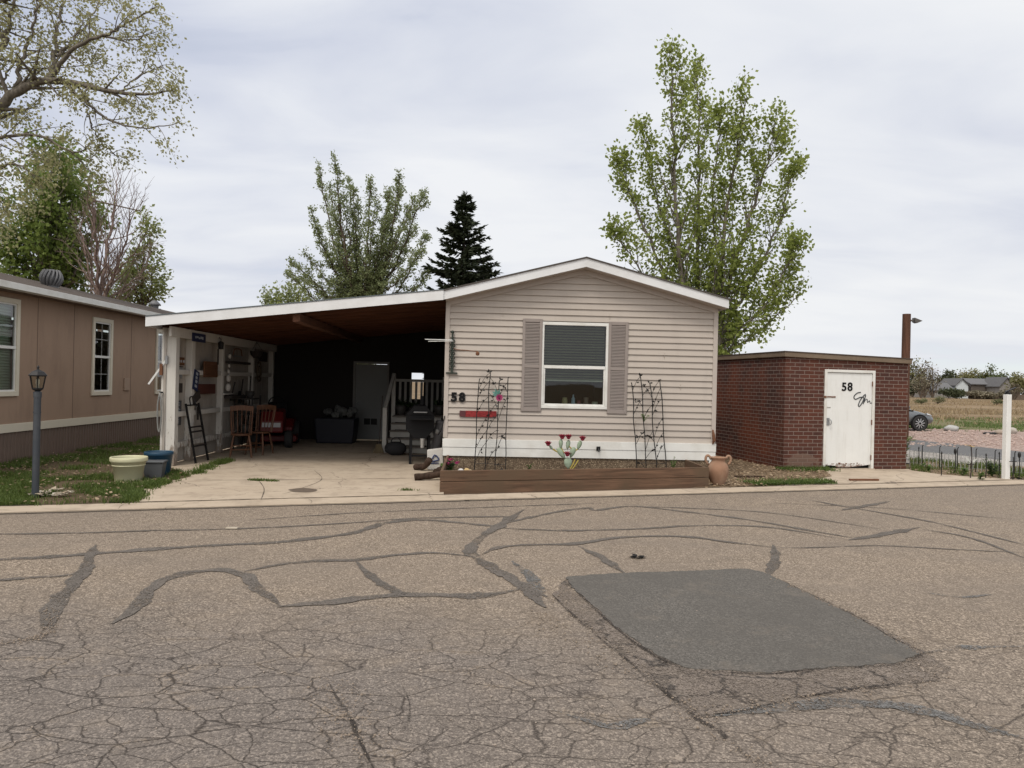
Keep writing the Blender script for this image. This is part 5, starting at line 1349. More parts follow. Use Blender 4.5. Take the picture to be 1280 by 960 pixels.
va, zt_ = NF.hu(155.5, 472.5, .02); vb, zb_ = NF.hu(161.5, 488, .02)
m = MB(); m.box(.002, .03, va, vb, zb_, zt_); m.build('meter_panel', mat('meter_tan', (.33, .235, .17), .6, .05, 5, 0), nb, bevel=.006)
# roof vents
def vent(px, py, Yd, r_, h_, lab, turb):
    p = pt(px, py, Yd); q = NF.loc(p)
    zroof = rz + .03 + .62 * (ov - q.x) / (NW / 2 + ov) if q.x > -NW / 2 else rz + .03 + .62 * (q.x + NW + ov) / (NW / 2 + ov)
    t = MB()
    zr = zroof - .05
    t.lathe([(r_ * .75, zr - p.z), (r_ * .75, .0)], 14)
    vt = t.build('roof_vent', grey_vent, nroof, loc=(q.x, q.y, p.z))
    t = MB()
    if turb:
        for k in range(16):
            a = 6.283 * k / 16; P = [Vector((r_ * (.75 + .35 * math.sin(math.pi * j / 6)) * math.cos(a + j * .07), r_ * (.75 + .35 * math.sin(math.pi * j / 6)) * math.sin(a + j * .07), h_ * j / 6)) for j in range(7)]
            t.tube(P, r_ * .13, 5)
        t.lathe([(r_ * .7, .0), (r_ * .95, h_ * .5), (r_ * .6, h_), (0.001, h_ + .03)], 16)
    else: t.lathe([(r_ * 1.1, 0.01), (r_ * 1.15, .05), (r_ * .8, .07), (r_ * .8, h_ * .6), (r_ * 1.2, h_ * .62), (r_ * 1.2, h_ * .72), (r_ * .5, h_), (.001, h_)], 16)
    t.build('vent_cap', grey_vent, vt, smooth=True)
grey_vent = mat('grey_vent', (.14, .14, .145), .5, .15, 10, .1, metal=.4)
vent(64, 357, 16.0, .19, .33, '', True); vent(193, 391, 24.0, .15, .40, '', False); vent(199, 394, 25.0, .10, .22, '', False)

# ------------------------------------------------------------------ lamp post and pots on the lawn
p = gp(44, 622)
lpz = 1.30
lm = thing('post_lamp', 'slate grey post lamp with a glazed lantern on the lawn edge', 'lamp post', (p.x, p.y, 0))
M_post = mat('slate_post', (.045, .052, .062), .45, .12, 6, .08, dirt=(.12, .12, .12), dirt_amt=.3)
MB().lathe([(.042, -.1), (.042, lpz - .02), (.048, lpz - .02), (.048, lpz + .05), (.03, lpz + .06), (.02, lpz + .075)], 16).build('post', M_post, lm, smooth=True)
MB().lathe([(.044, lpz - .22), (.0455, lpz - .22), (.0455, lpz - .2), (.044, lpz - .2)], 16, cap=False).build('collar', M_post, lm)
lb = lpz + .085
m = MB(); m.lathe([(.02, lb - .03), (.055, lb - .01), (.07, lb), (.07, lb + .012), (.001, lb + .012)], 6); m.build('lantern_base', black_iron, lm)
m = MB()
for k in range(6):
    a = 6.283 * k / 6; a2 = 6.283 * (k + 1) / 6
    b0 = Vector((.066 * math.cos(a), .066 * math.sin(a), lb + .012)); t0 = Vector((.095 * math.cos(a), .095 * math.sin(a), lb + .17)); m.bar(b0, t0, .010, .010)
    t1 = Vector((.095 * math.cos(a2), .095 * math.sin(a2), lb + .17)); m.bar(t0, t1, .012, .012)
    b1 = Vector((.066 * math.cos(a2), .066 * math.sin(a2), lb + .014)); m.bar(b0, b1, .01, .01)
m.build('lantern_frame', black_iron, lm)
m = MB()
for k in range(6):
    a = 6.283 * k / 6; a2 = 6.283 * (k + 1) / 6
    m.poly([(.064 * math.cos(a), .064 * math.sin(a), lb + .015), (.064 * math.cos(a2), .064 * math.sin(a2), lb + .015), (.092 * math.cos(a2), .092 * math.sin(a2), lb + .168), (.092 * math.cos(a), .092 * math.sin(a), lb + .168)])
m.build('lantern_glass', glass('lantern_glass', (.85, .86, .82), .95), lm, fix=False)
MB().lathe([(.018, lb + .012), (.018, lb + .07), (.022, lb + .075), (.022, lb + .12), (.008, lb + .135), (.001, lb + .135)], 12).build('bulb', mat('bulb_white', (.6, .57, .48), .4, .05, 9, 0), lm, smooth=True)
m = MB(); m.lathe([(.115, lb + .17), (.118, lb + .18), (.075, lb + .225), (.03, lb + .245), (.014, lb + .255), (.012, lb + .27), (.018, lb + .28), (.010, lb + .295), (.001, lb + .31)], 6); m.build('lantern_cap', black_iron, lm)

def pot(px, py, r_, h_, name, label, m_, prof):
    p = gp(px, py); t = thing(name, label, 'plant pot', (p.x, p.y, .0)); MB().lathe([(a * r_, b * h_) for a, b in prof], 36, cap=False).build('body', m_, t, smooth='all')
    MB().lathe([(.001, h_ * .8), (r_ * .86, h_ * .8)], 24, cap=False).build('soil', M_soil, t)
    return t
PR = [(.001, 0), (.70, 0), (.72, .02), (.86, .66), (.90, .665), (.905, .69), (.88, .70), (.885, .73), (.92, .735), (.95, .82), (1.0, .83), (1.02, .86), (1.02, .97), (1.0, 1.0), (.94, 1.0), (.92, .96), (.86, .78)]
pot(160.5, 602.5, .252, .375, 'flower_pot', 'large cream plastic flower pot with ridged rim on the grass', mat('cream_plastic', (.56, .54, .36), .5, .06, 4, .05, dirt=(.36, .34, .22), dirt_amt=.3), PR)
pot(198, 593, .215, .37, 'flower_pot', 'deep blue plastic flower pot beside the front carport post', mat('blue_plastic', (.016, .055, .10), .45, .1, 4, .05, dirt=(.05, .09, .13), dirt_amt=.3), [(.001, 0), (.78, 0), (.80, .02), (.97, .85), (1.0, .86), (1.02, .89), (1.02, .98), (1.0, 1.0), (.95, 1.0), (.93, .96), (.88, .78)])
p = gp(186, 598)
bx = thing('storage_box', 'small dark grey plastic box between the cream and blue pots', 'box', (p.x + .03, p.y + .12, 0), R(12))
M_gbox = mat('grey_plastic', (.085, .09, .095), .55, .1, 6, .05)
m = MB(); m.hexa([(-.12, -.1, 0), (.12, -.1, 0), (.12, .1, 0), (-.12, .1, 0), (-.15, -.12, .235), (.15, -.12, .235), (.15, .12, .235), (-.15, .12, .235)]); m.build('bin', M_gbox, bx, bevel=.012)
m = MB(); m.box(-.165, .165, -.135, .135, .236, .265); m.build('lid', M_gbox, bx, bevel=.012)
for k, (px, py) in enumerate(((66, 617), (52, 621), (75, 621))):
    p = gp(px, py); m = MB()
    for i in range(26):
        a = rnd(0, 6.28); m.leaf(Vector((rnd(-.1, .1), rnd(-.06, .06), rnd(.01, .05))), Vector((math.cos(a), math.sin(a), rnd(-.2, .5))).normalized(), Vector((rnd(-.5, .5), rnd(-.5, .5), 1)).normalized(), rnd(.06, .11), rnd(.04, .07))
    o = m.build('fallen_leaves', leafmat('pale_leaf', (.33, .26, .18), (.60, .55, .46), .1) if k == 0 else bpy.data.materials['pale_leaf'], fix=False, loc=(p.x, p.y, .01)); tag(o, kind='stuff')

# ------------------------------------------------------------------ brick shed
def brick_mat():
    t = N('red_brick'); g = t.sep(t.map()); nrm = t.n.new('ShaderNodeNewGeometry')
    # courses run along x on the front and along y on the side (object space follows the shed)
    vt = t.n.new('ShaderNodeVectorTransform'); vt.vector_type = 'NORMAL'; vt.convert_from = 'WORLD'; vt.convert_to = 'OBJECT'; t.link(nrm.outputs['True Normal'], vt.inputs[0])
    s_ = t.sep(vt.outputs[0]); isx = t.math('GREATER_THAN', t.math('ABSOLUTE', s_[0]), .5)
    along = t.math('ADD', t.math('MULTIPLY', g[1], isx), t.math('MULTIPLY', g[0], t.math('SUBTRACT', 1.0, isx)))
    cb_ = t.n.new('ShaderNodeCombineXYZ'); t.link(along, cb_.inputs[0]); t.link(g[2], cb_.inputs[1])
    wob = t.addv(cb_.outputs[0], t.noisec(t.map(), 7, 2), .006)
    b = t.n.new('ShaderNodeTexBrick'); t.link(wob, b.inputs['Vector']); b.inputs['Scale'].default_value = 1; b.inputs['Brick Width'].default_value = .215; b.inputs['Row Height'].default_value = .0765
    b.inputs['Mortar Size'].default_value = .0065; b.inputs['Mortar Smooth'].default_value = .25; b.inputs['Bias'].default_value = -.1
    b.inputs['Color1'].default_value = (.092, .040, .031, 1); b.inputs['Color2'].default_value = (.046, .028, .025, 1); b.inputs['Mortar'].default_value = (.27, .225, .195, 1)
    v = t.map(); n1 = t.noise(v, 1.1, 5, .6); n2 = t.noise(v, 55, 4, .7); n3 = t.noise(v, 5, 6, .7)
    c = t.mix(t.math('MULTIPLY', t.ramp(n1, [(.40, 0), (.66, 1)]), t.math('MULTIPLY_ADD', isx, .4, .4)), b.outputs['Color'], t.mix(b.outputs['Fac'], (.205, .060, .030), (.26, .2, .165)))
    c = t.mix(t.math('MULTIPLY', n2, .5), c, sc3((.07, .03, .024), 1))
    c = t.mix(t.math('MULTIPLY', t.ramp(n3, [(.62, 0), (.8, 1)]), .35), c, (.26, .21, .18))
    # rubbed mortar patch low beside the door
    dx = t.math('DIVIDE', t.math('SUBTRACT', g[0], .42), .42); dz = t.math('DIVIDE', t.math('SUBTRACT', g[2], .17), .15)
    rr = t.math('ADD', t.math('MULTIPLY', dx, dx), t.math('MULTIPLY', dz, dz))
    pm = t.math('MULTIPLY', t.ramp(t.math('ADD', rr, t.math('MULTIPLY', t.math('SUBTRACT', n3, .5), 3.2)), [(.6, .6), (1.0, 0)]), t.math('SUBTRACT', 1.0, isx))
    c = t.mix(pm, c, (.20, .135, .105))
    h = t.math('SUBTRACT', t.math('MULTIPLY', n2, .35), b.outputs['Fac'])
    t.bump(h, .8, .008); return t.set(c, .9, 0, .15)
M_brick = brick_mat()
SW = S.hv(1134.5, 500, 0)[0]; SD = 3.1; SHl = S.hv(982, 446, 0)[1]; SHr = S.hv(1132, 455, 0)[1]
shed = thing('brick_shed', 'flat roofed red brick shed with a white numbered door', 'shed', S.o, S.a)
d0, dT = S.hv(1030, 462, 0); d1, dT2 = S.hv(1094, 466, 0); d0 = S.hv(1029.5, 524, 0)[0]; d1 = S.hv(1092.5, 524, 0)[0]; dT = (S.hv(1061, 462.5, 0)[1]); dB = .035
def sh_z(u): return SHl + (SHr - SHl) * u / SW
m = MB(); z0 = -.05
def fw_(u0, u1, za, zb0, zb1): m.hexa([(u0, 0, za), (u1, 0, za), (u1, .1, za), (u0, .1, za), (u0, 0, zb0), (u1, 0, zb1), (u1, .1, zb1), (u0, .1, zb0)])
fw_(0, d0, z0, sh_z(0), sh_z(d0)); fw_(d1, SW, z0, sh_z(d1), sh_z(SW)); fw_(d0, d1, dT, sh_z(d0), sh_z(d1))
m.hexa([(0, .1, z0), (.1, .1, z0), (.1, SD, z0), (0, SD, z0), (0, .1, SHl), (.1, .1, SHl), (.1, SD, SHl), (0, SD, SHl)])
m.hexa([(SW - .1, .1, z0), (SW, .1, z0), (SW, SD, z0), (SW - .1, SD, z0), (SW - .1, .1, sh_z(SW)), (SW, .1, sh_z(SW)), (SW, SD, sh_z(SW)), (SW - .1, SD, sh_z(SW))])
m.box(.1, SW - .1, SD - .1, SD, z0, SHr)
m.build('wall', M_brick, shed)
m = MB(); o_ = .05
m.hexa([(-o_, -o_, SHl + .002), (SW + o_, -o_, SHr + .002), (SW + o_, SD + o_, SHr + .002), (-o_, SD + o_, SHl + .002), (-o_, -o_, SHl + .10), (SW + o_, -o_, SHr + .10), (SW + o_, SD + o_, SHr + .10), (-o_, SD + o_, SHl + .10)])
rfS = m.build('roof', mat('tan_fascia', (.17, .125, .085), .7, .2, 3, .15, dirt=(.25, .2, .15), dirt_amt=.4), shed, bevel=.008)
m = MB(); m.hexa([(-o_ - .012, -o_ - .012, SHl + .102), (SW + o_ + .012, -o_ - .012, SHr + .102), (SW + o_ + .012, SD + .06, SHr + .102), (-o_ - .012, SD + .06, SHl + .102), (-o_ - .012, -o_ - .012, SHl + .118), (SW + o_ + .012, -o_ - .012, SHr + .118), (SW + o_ + .012, SD + .06, SHr + .118), (-o_ - .012, SD + .06, SHl + .118)])
m.build('roof_edge', mat('roof_edge', (.09, .065, .05), .8, .2, 6, .1), rfS)
jw = .055
m = MB(); m.box(d0, d0 + jw, -.02, .08, .0, dT); m.box(d1 - jw, d1, -.02, .08, .0, dT); m.box(d0 + jw, d1 - jw, -.02, .08, dT - jw, dT); m.build('door_frame', mat('door_frame_white', (.70, .70, .67), .55, .06, 4, .1, dirt=(.4, .33, .25), dirt_amt=.5), shed, bevel=.005)
e0, e1, eT = d0 + jw + .006, d1 - jw - .006, dT - jw - .008
def door_mat():
    t = N('white_steel_door'); v = t.map(); z = t.sep(v)[2]; n = t.noise(v, 2.2, 6, .65); sp2 = t.noise(t.map((3.2, 1, .35)), 3, 6, .7); n4 = t.noise(v, 18, 5, .7)
    c = t.mix(n, (.66, .67, .655), (.77, .775, .76)); c = t.mix(t.math('MULTIPLY', t.ramp(sp2, [(.5, 0), (.72, 1)]), .28), c, (.47, .45, .40))
    low = t.ramp(t.math('ADD', z, t.math('MULTIPLY', t.math('SUBTRACT', n4, .5), .28)), [(.055, 1), (.11, 0)])
    c = t.mix(t.math('MULTIPLY', low, .9), c, (.13, .06, .03)); c = t.mix(t.math('MULTIPLY', t.ramp(n4, [(.68, 0), (.76, 1)]), .5), c, (.35, .27, .2))
    t.bump(n, .25, .02); return t.set(c, .5, 0, .35)
m = MB(); pb_ = [(e0, .09), (e0 + .24, .075), (e0 + .27, .045), (e0 + .55, .04), (e0 + .6, .05), (e1 - .12, .085), (e1, .10), (e1, eT), (e0, eT)]
m.prism(pb_, .005, .045); sdoor = m.build('door', door_mat(), shed)
m = MB(); m.box(e0 - .004, e1 + .004, .10, .12, 0, eT); m.build('dark_gap', shadow_gap, shed)
m = MB(); m.box(d0 - .02, d1 + .02, -.03, .2, -.04, .022); m.build('threshold', M_conc, shed)
for k, ch in enumerate('58'):
    u, zq = S.hv((1055.3, 1062.6)[k], 484, 0); text_mb(ch, .235, .004, .025).xform(Matrix.Translation((u, .001, zq))).build('door_number', black_plastic, sdoor)
def dpt(x, y): a = S.hv(x, y, 0); return Vector((a[0], .003, a[1]))
M_scr = mat('spray_paint', (.04, .045, .05), .7, .2, 20, 0)
m = MB()
def scrib(pts, r_): m.tube([Vector((q.x, .0035, q.z)) for q in spline([dpt(*p) for p in pts], 40)], r_, 6)
scrib([(1076, 490.5), (1072.5, 491), (1068.5, 494), (1067.5, 497.5), (1070, 499), (1076, 496.5), (1080, 497.5), (1078, 503), (1074.5, 508), (1073, 506.5), (1075, 501), (1079, 495.5), (1082, 493), (1081, 499), (1079, 505)], .011)
scrib([(1079.5, 504), (1082, 500), (1084, 499), (1084.5, 503), (1087, 501), (1088, 504), (1091, 503.2)], .008)
m.build('scribble', M_scr, sdoor, fix=False)
m = MB(); q = dpt(1039, 496); m.box(q.x - .10, q.x + .10, -.006, .004, q.z - .012, q.z + .012); q = dpt(1031, 496); m.box(q.x - .04, q.x + .02, -.035, -.021, q.z - .02, q.z + .02); m.build('hasp', rust, sdoor)
m = MB(); q = dpt(1035, 509); m.box(q.x - .09, q.x + .06, -.004, .004, q.z - .006, q.z + .006); m.build('scratch_plate', mat('scratch', (.38, .36, .33), .6, .1, 9, 0), sdoor)
q = dpt(1035, 528); m = MB(); m.box(q.x - .03, q.x + .03, -.006, .004, q.z - .06, q.z + .09); m.tube(spline([(q.x, -.006, q.z + .06), (q.x + .03, -.05, q.z + .05), (q.x + .035, -.055, q.z - .02), (q.x + .01, -.03, q.z - .05)], 10), .009, 8); m.build('handle', grey_metal, sdoor)
for y in (480, 528, 572):
    q = dpt(1091.0, y); m = MB(); m.tube([(e1 + .0, -.012, q.z - .05), (e1 + .0, -.012, q.z + .05)], .011, 8); m.build('hinge', rust, sdoor)
m = MB()
for k in range(16): 
    x = e0 + .1 + rnd(0, .75); m.box(x, x + rnd(.01, .05), -.001, .004, .10 + rnd(0, .02), .112 + rnd(.0, .03))
m.build('rust_spot', rust, sdoor)
q = gp(1108 - 20, 592); o = MB().bar((-.3, 0, .0), (.25, .08, .0), .05, .03).build('scrap_metal', rust, None, loc=(gp(1083, 602).x, gp(1083, 602).y, .028)); tag(o, 'flat rusty metal scrap lying on the concrete before the shed door', 'scrap')
o = MB().bar((-.28, 0, .02), (.28, .05, .02), .04, .03).build('stick', M_bark, None, loc=(*gp(938, 598)[:2], .01)); tag(o, 'dark stick lying in the leaf litter between planter and shed', 'stick')
m = MB()
for k in range(8): m.leaf(Vector((0, 0, .004 + .002 * k)), Vector((math.cos(k * 2.4), math.sin(k * 2.4) * .4, rnd(0, .12))).normalized(), Vector((0, 0, 1)), .085, .05)
q = gp(797, 696); o = m.build('litter_scrap', black_plastic, fix=False, loc=(q.x, q.y, -.008)); tag(o, 'crumpled black scrap lying on the road above the dark patch', 'litter')
m = MB(); m.box(-.07, .05, -.02, .03, .0, .012); q = gp(291, 660); o = m.build('leaf_scrap', bpy.data.materials['pale_leaf'], loc=(q.x, q.y, -.006)); tag(o, 'pale flat scrap on the road below the driveway', 'litter')

# ------------------------------------------------------------------ right edge: fence, post, plants, pole
a, b = gp(1137, 583), gp(1300, 598)
wf = thing('wire_border_fence', 'low wire border fence with thin uprights behind the flower bed', 'fence', a, math.atan2((b - a).y, (b - a).x))
Lf = (b - a).length; m = MB(); M_wire = mat('fence_wire', (.36, .36, .35), .5, .2, 20, 0, metal=.2)
x = 0
while x < Lf:
    h_ = .36 + .02 * math.sin(x * 7); m.tube([(x, 0, -.02), (x + rnd(-.01, .01), rnd(-.01, .01), h_)], .007, 4); x += .075
for h_ in (.08, .22, .33): m.tube([(x_, .004 * math.sin(x_ * 9), h_ + .006 * math.sin(x_ * 5)) for x_ in [Lf * k / 30 for k in range(31)]], .0035, 4)
m.build('wire_panel', M_wire, wf)
for k in range(7):
    x = .25 + k * Lf / 7; h_ = .46
    MB().tube([(x, -.01, -.02), (x, -.01, h_), (x + .02, -.02, h_ + .03)], .009, 6).build('fence_stake', black_iron, wf)
# dark ornamental stakes in the bed, each its own thing
for k, (px, py, h_, s_) in enumerate(((1176.5, 595, .42, 0), (1193.5, 592.5, .46, 1), (1213, 597, .30, 2), (1232, 598, .42, 0), (1248.5, 597, .44, 0), (1273.5, 600, .48, 1), (1266, 600, .42, 2), (1148, 585, .40, 0))):
    p = gp(px, py); t = thing('garden_stake', ['plain dark garden stake, leftmost in the bed front, beside leaf clutter', 'dark garden stake with a swollen top, left of the yellow bloom', 'stubby dark garden stake with crossbar under the yellow bloom', 'plain dark garden stake just right of the yellow bloom', 'plain dark garden stake close to the left of the white post', 'swollen dark garden stake at the picture edge right of the white post', 'crossbar dark garden stake just right of the white post', 'plain dark garden stake nearest the shed corner'][k], 'garden stake', (p.x, p.y, .01))
    MB().tube([(0, 0, -.03), (.01, 0, h_ * .5), (0, 0, h_)], .009, 6).build('rod', black_iron, t)
    m = MB()
    if s_ == 1: m.ball((0, 0, h_ - .02), .028, .028, .06)
    elif s_ == 2: m.bar((-.07, 0, h_ * .8), (.07, 0, h_ * .8), .014, .014)
    else: m.lathe([(.012, h_), (.018, h_ + .012), (.001, h_ + .05)], 8)
    m.build('finial', black_iron, t)
p = gp(1213, 598)
yf = thing('yellow_flower', 'tall yellow flat-topped bloom on a dark stem behind the wire fence', 'flower', (p.x, p.y, .01))
MB().tube(spline([(0, 0, 0), (.02, 0, .3), (.0, 0, .6)], 8), .010, 6).build('stem', M_dkb, yf)
m = MB()
for k in range(9): m.leaf(Vector((-.02, 0, .60)), Vector((math.cos(k * .7), math.sin(k * .7), .1 + (.15 if math.cos(k * .7) < 0 else -.2))).normalized(), Vector((0, 0, 1)), .11, .05)
m.build('petal', mat('yellow_petal', (.62, .38, .05), .6, .15, 9, 0), yf, fix=False)
m = MB()
for d, l in (((-.8, 0, .8), .2), ((.6, 0, .5), .14)): m.leaf(Vector((.01, 0, .28)), Vector(d).normalized(), Vector((0, -1, .2)), l, .05)
m.build('leaf', mat('pale_leaf_paint', (.45, .46, .43), .6, .15, 9, 0), yf, fix=False)
for px, py, n_, L_, lab, mm in ((1240, 596, 22, .42, 'bushy dark green plant in the bed left of the white post', M_dkleaf), (1160, 590, 8, .2, 'low leafy clump in the bed near the shed corner', M_weed), (1205, 595, 8, .2, 'low leafy clump in the bed below the yellow bloom', M_weed), (1225, 600, 8, .16, 'low leafy clump at the bed front right of the yellow bloom', M_weed)):
    p = gp(px, py); plant('bed_plant', lab, 'plant', (p.x, p.y, .01), n_, L_, .045, mm, True, None, 0, .8)
p = gp(1257, 599)
wp = thing('white_post', 'square white post with a small dark fitting on top', 'post', (p.x, p.y, 0), R(10))
MB().box(-.05, .05, -.05, .05, -.05, 1.60).build('shaft', mat('post_white', (.74, .74, .72), .55, .04, 3, .08, dirt=(.5, .47, .42), dirt_amt=.3), wp, bevel=.008)
m = MB(); m.lathe([(.05, 1.601), (.05, 1.63), (.02, 1.65), (.02, 1.67), (.001, 1.68)], 10); m.bar((-.05, 0, 1.65), (.16, -.02, 1.735), .05, .012); m.build('fitting', black_iron, wp)
# shrub at the shed's right corner
p = gp(1146, 577)
plant('leafy_shrub', 'light green leafy shrub beside the right corner of the brick shed', 'shrub', (p.x, p.y + .6, 0), 26, .85, .075, leafmat('shrub_leaf', (.08, .11, .03), (.22, .25, .10), .35), True, None, 0, .55)
# short utility pole behind the shed
p = gp(1131.5, 560); Yp = 24.0
q = pt(1131.3, 485, Yp); zt_ = pt(1132.5, 392.5, Yp).z
pole = thing('wooden_pole', 'reddish brown wooden pole with a small floodlight behind the brick shed', 'pole', (q.x, q.y, 0))
MB().lathe([(.14, -.2), (.125, zt_), (.001, zt_ + .003)], 14).build('pole_shaft', wood('pole_wood', (.095, .045, .028), 2, .4, .85), pole, smooth=True)
m = MB(); m.bar((.1, 0, zt_ - .22), (.24, -.02, zt_ - .2), .05, .06); m.prism([(.22, zt_ - .12), (.48, zt_ - .22), (.30, zt_ - .30), (.22, zt_ - .26)], -.1, .08); m.build('floodlight', mat('floodlight', (.12, .11, .10), .4, .2, 9, 0, metal=.5), pole, bevel=.006)

# ------------------------------------------------------------------ silver car seen past the shed
def car():
    fx = gp(1168, 537); wx = gp(1152.5, 537.5)
    t = thing('parked_car', 'silver grey hatchback parked nose right beyond the brick shed', 'car', (wx.x - 1.72, wx.y + .35, -.03), R(4))
    Lc = 4.3; x0 = -2.15 - .05
    # stations: x, half width, sill z, belt z
    body = [(-2.15, .62, .38, .80), (-2.08, .76, .28, .92), (-1.7, .84, .22, .96), (-.9, .87, .20, .97), (0, .88, .20, .96), (.75, .88, .20, .95), (1.15, .87, .20, .91), (1.6, .83, .21, .82), (1.95, .74, .25, .70), (2.12, .60, .34, .60), (2.17, .45, .42, .54)]
    m = MB(); n = 12
    for x, hw, a, b in body:
        for k in range(n):
            an = 6.283 * k / n; cy = math.copysign(abs(math.cos(an)) ** .45, math.cos(an)); sz = math.copysign(abs(math.sin(an)) ** .55, math.sin(an))
            m.v.append((x, hw * cy, (a + b) / 2 + (b - a) / 2 * sz))
    for i in range(len(body) - 1):
        for k in range(n):
            k2 = (k + 1) % n; m.f.append((i * n + k, i * n + k2, (i + 1) * n + k2, (i + 1) * n + k))
    m.f.append(tuple(range(n))); m.f.append(tuple((len(body) - 1) * n + k for k in range(n)))
    paint = mat('silver_paint', (.17, .182, .19), .28, .03, 3, 0, metal=.6, spec=.6)
    ob = m.build('body', paint, t, smooth='all'); sdv = ob.modifiers.new('s', 'SUBSURF'); sdv.levels = sdv.render_levels = 2
    m = MB(); cab = [(-2.0, .62, .90, .95), (-1.75, .70, .90, 1.28), (-1.2, .70, .92, 1.46), (-.3, .70, .92, 1.50), (.25, .69, .92, 1.40), (.95, .70, .88, .98), (1.15, .68, .86, .90)]
    for x, hw, a, b in cab:
        for y, z in ((-hw - .08, a), (-hw + .10 * (b - a), b - .06), (-hw + .2, b), (hw - .2, b), (hw - .10 * (b - a), b - .06), (hw + .08, a)): m.v.append((x, y, z))
    for i in range(len(cab) - 1):
        for k in range(6): k2 = (k + 1) % 6; m.f.append((i * 6 + k, i * 6 + k2, (i + 1) * 6 + k2, (i + 1) * 6 + k))
    m.f.append(tuple(range(6))); m.f.append(tuple((len(cab) - 1) * 6 + k for k in range(6)))
    cg = m.build('cabin_glass', mat('car_glass', (.02, .024, .027), .08, .05, 3, 0, spec=.8), t, smooth=True)
    m = MB(); m.box(-1.7, .05, -.55, .55, 1.475, 1.52); m.build('roof_panel', paint, t, bevel=.03)
    for sy in (-1, 1):
        m = MB(); m.bar((.95, sy * .72, .95), (.22, sy * .60, 1.42), .06, .05); m.bar((.22, sy * .60, 1.43), (-1.3, sy * .60, 1.47), .06, .05); m.bar((-1.3, sy * .60, 1.46), (-1.85, sy * .72, .95), .08, .12); m.bar((-.45, sy * .66, .95), (-.45, sy * .61, 1.46), .05, .03); m.build('pillar', paint, t)
        m = MB(); m.hexa([(1.72, sy * .70, .64), (2.02, sy * .55, .58), (2.04, sy * .60, .66), (1.7, sy * .80, .70), (1.68, sy * .68, .74), (1.98, sy * .53, .67), (2.0, sy * .56, .69), (1.68, sy * .78, .765)]); m.build('headlight', mat('headlamp', (.6, .62, .64), .15, .05, 3, 0), t)
        m = MB(); m.ball((.72, sy * .99, 1.0), .08, .10, .07); m.build('mirror', paint, t, smooth=True)
        m = MB(); m.box(-1.0, .75, sy * .885 - .01, sy * .885 + .01, .22, .30); m.build('sill_panel', black_plastic, t)
        for wx_ in (1.32, -1.32):
            wr = .325; tyre = MB().lathe([(wr * .66, -.1), (wr * .92, -.105), (wr, -.08), (wr, .08), (wr * .92, .105), (wr * .66, .1)], 28, cap=False).xform(Matrix.Translation((wx_, sy * .80, wr)) @ Matrix.Rotation(R(90), 4, 'X')).build('wheel', rubber, t, smooth=True)
            m = MB()
            for k in range(10):
                an = 6.283 * k / 10; m.bar((wx_ + .05 * math.cos(an), sy * .895, wr + .05 * math.sin(an)), (wx_ + wr * .66 * math.cos(an + .12), sy * .885, wr + wr * .66 * math.sin(an + .12)), .035, .02, (0, 1, 0))
            m.build('rim', mat('alloy', (.45, .46, .47), .35, .05, 3, 0, metal=.6), tyre)
            m = MB(); m.lathe([(.001, 0), (wr * 1.12, 0), (wr * 1.12, .012), (.001, .012)], 24).xform(Matrix.Translation((wx_, sy * .872 - .006, wr + .02)) @ Matrix.Rotation(R(90), 4, 'X')).build('wheel_arch', black_plastic, tyre)
    m = MB(); m.box(2.12, 2.165, -.40, .40, .36, .46); m.build('grille', black_plastic, t)
car()
def rock(px, py, r_, lab, c):
    p = gp(px, py); m = MB(); m.ball((0, 0, r_ * .35), r_, r_ * .8, r_ * .55, 12, 8, .12); o = m.build('boulder', mat('rock_' + str(px), c, .9, .25, 6, .5), smooth='all', loc=(p.x, p.y, -.04)); tag(o, lab, 'boulder')
rock(1189, 538, .3, 'pale grey boulder on the gravel edge right of the car', (.40, .40, .39)); rock(1262, 541, .3, 'low pale boulder on the verge right of the white post', (.40, .36, .32)); rock(1250, 542, .22, 'little brownish boulder on the verge behind the white post', (.33, .27, .22))
p = gp(1236, 542); m = MB()
for k in range(5): m.ball((rnd(-.25, .25), rnd(-.1, .1), .03), .15, .10, .06, 8, 6, .2)
o = m.build('rubber_mat', rubber, loc=(p.x, p.y, -.03)); tag(o, 'black crumpled rubber lying on the pink gravel', 'rubber')
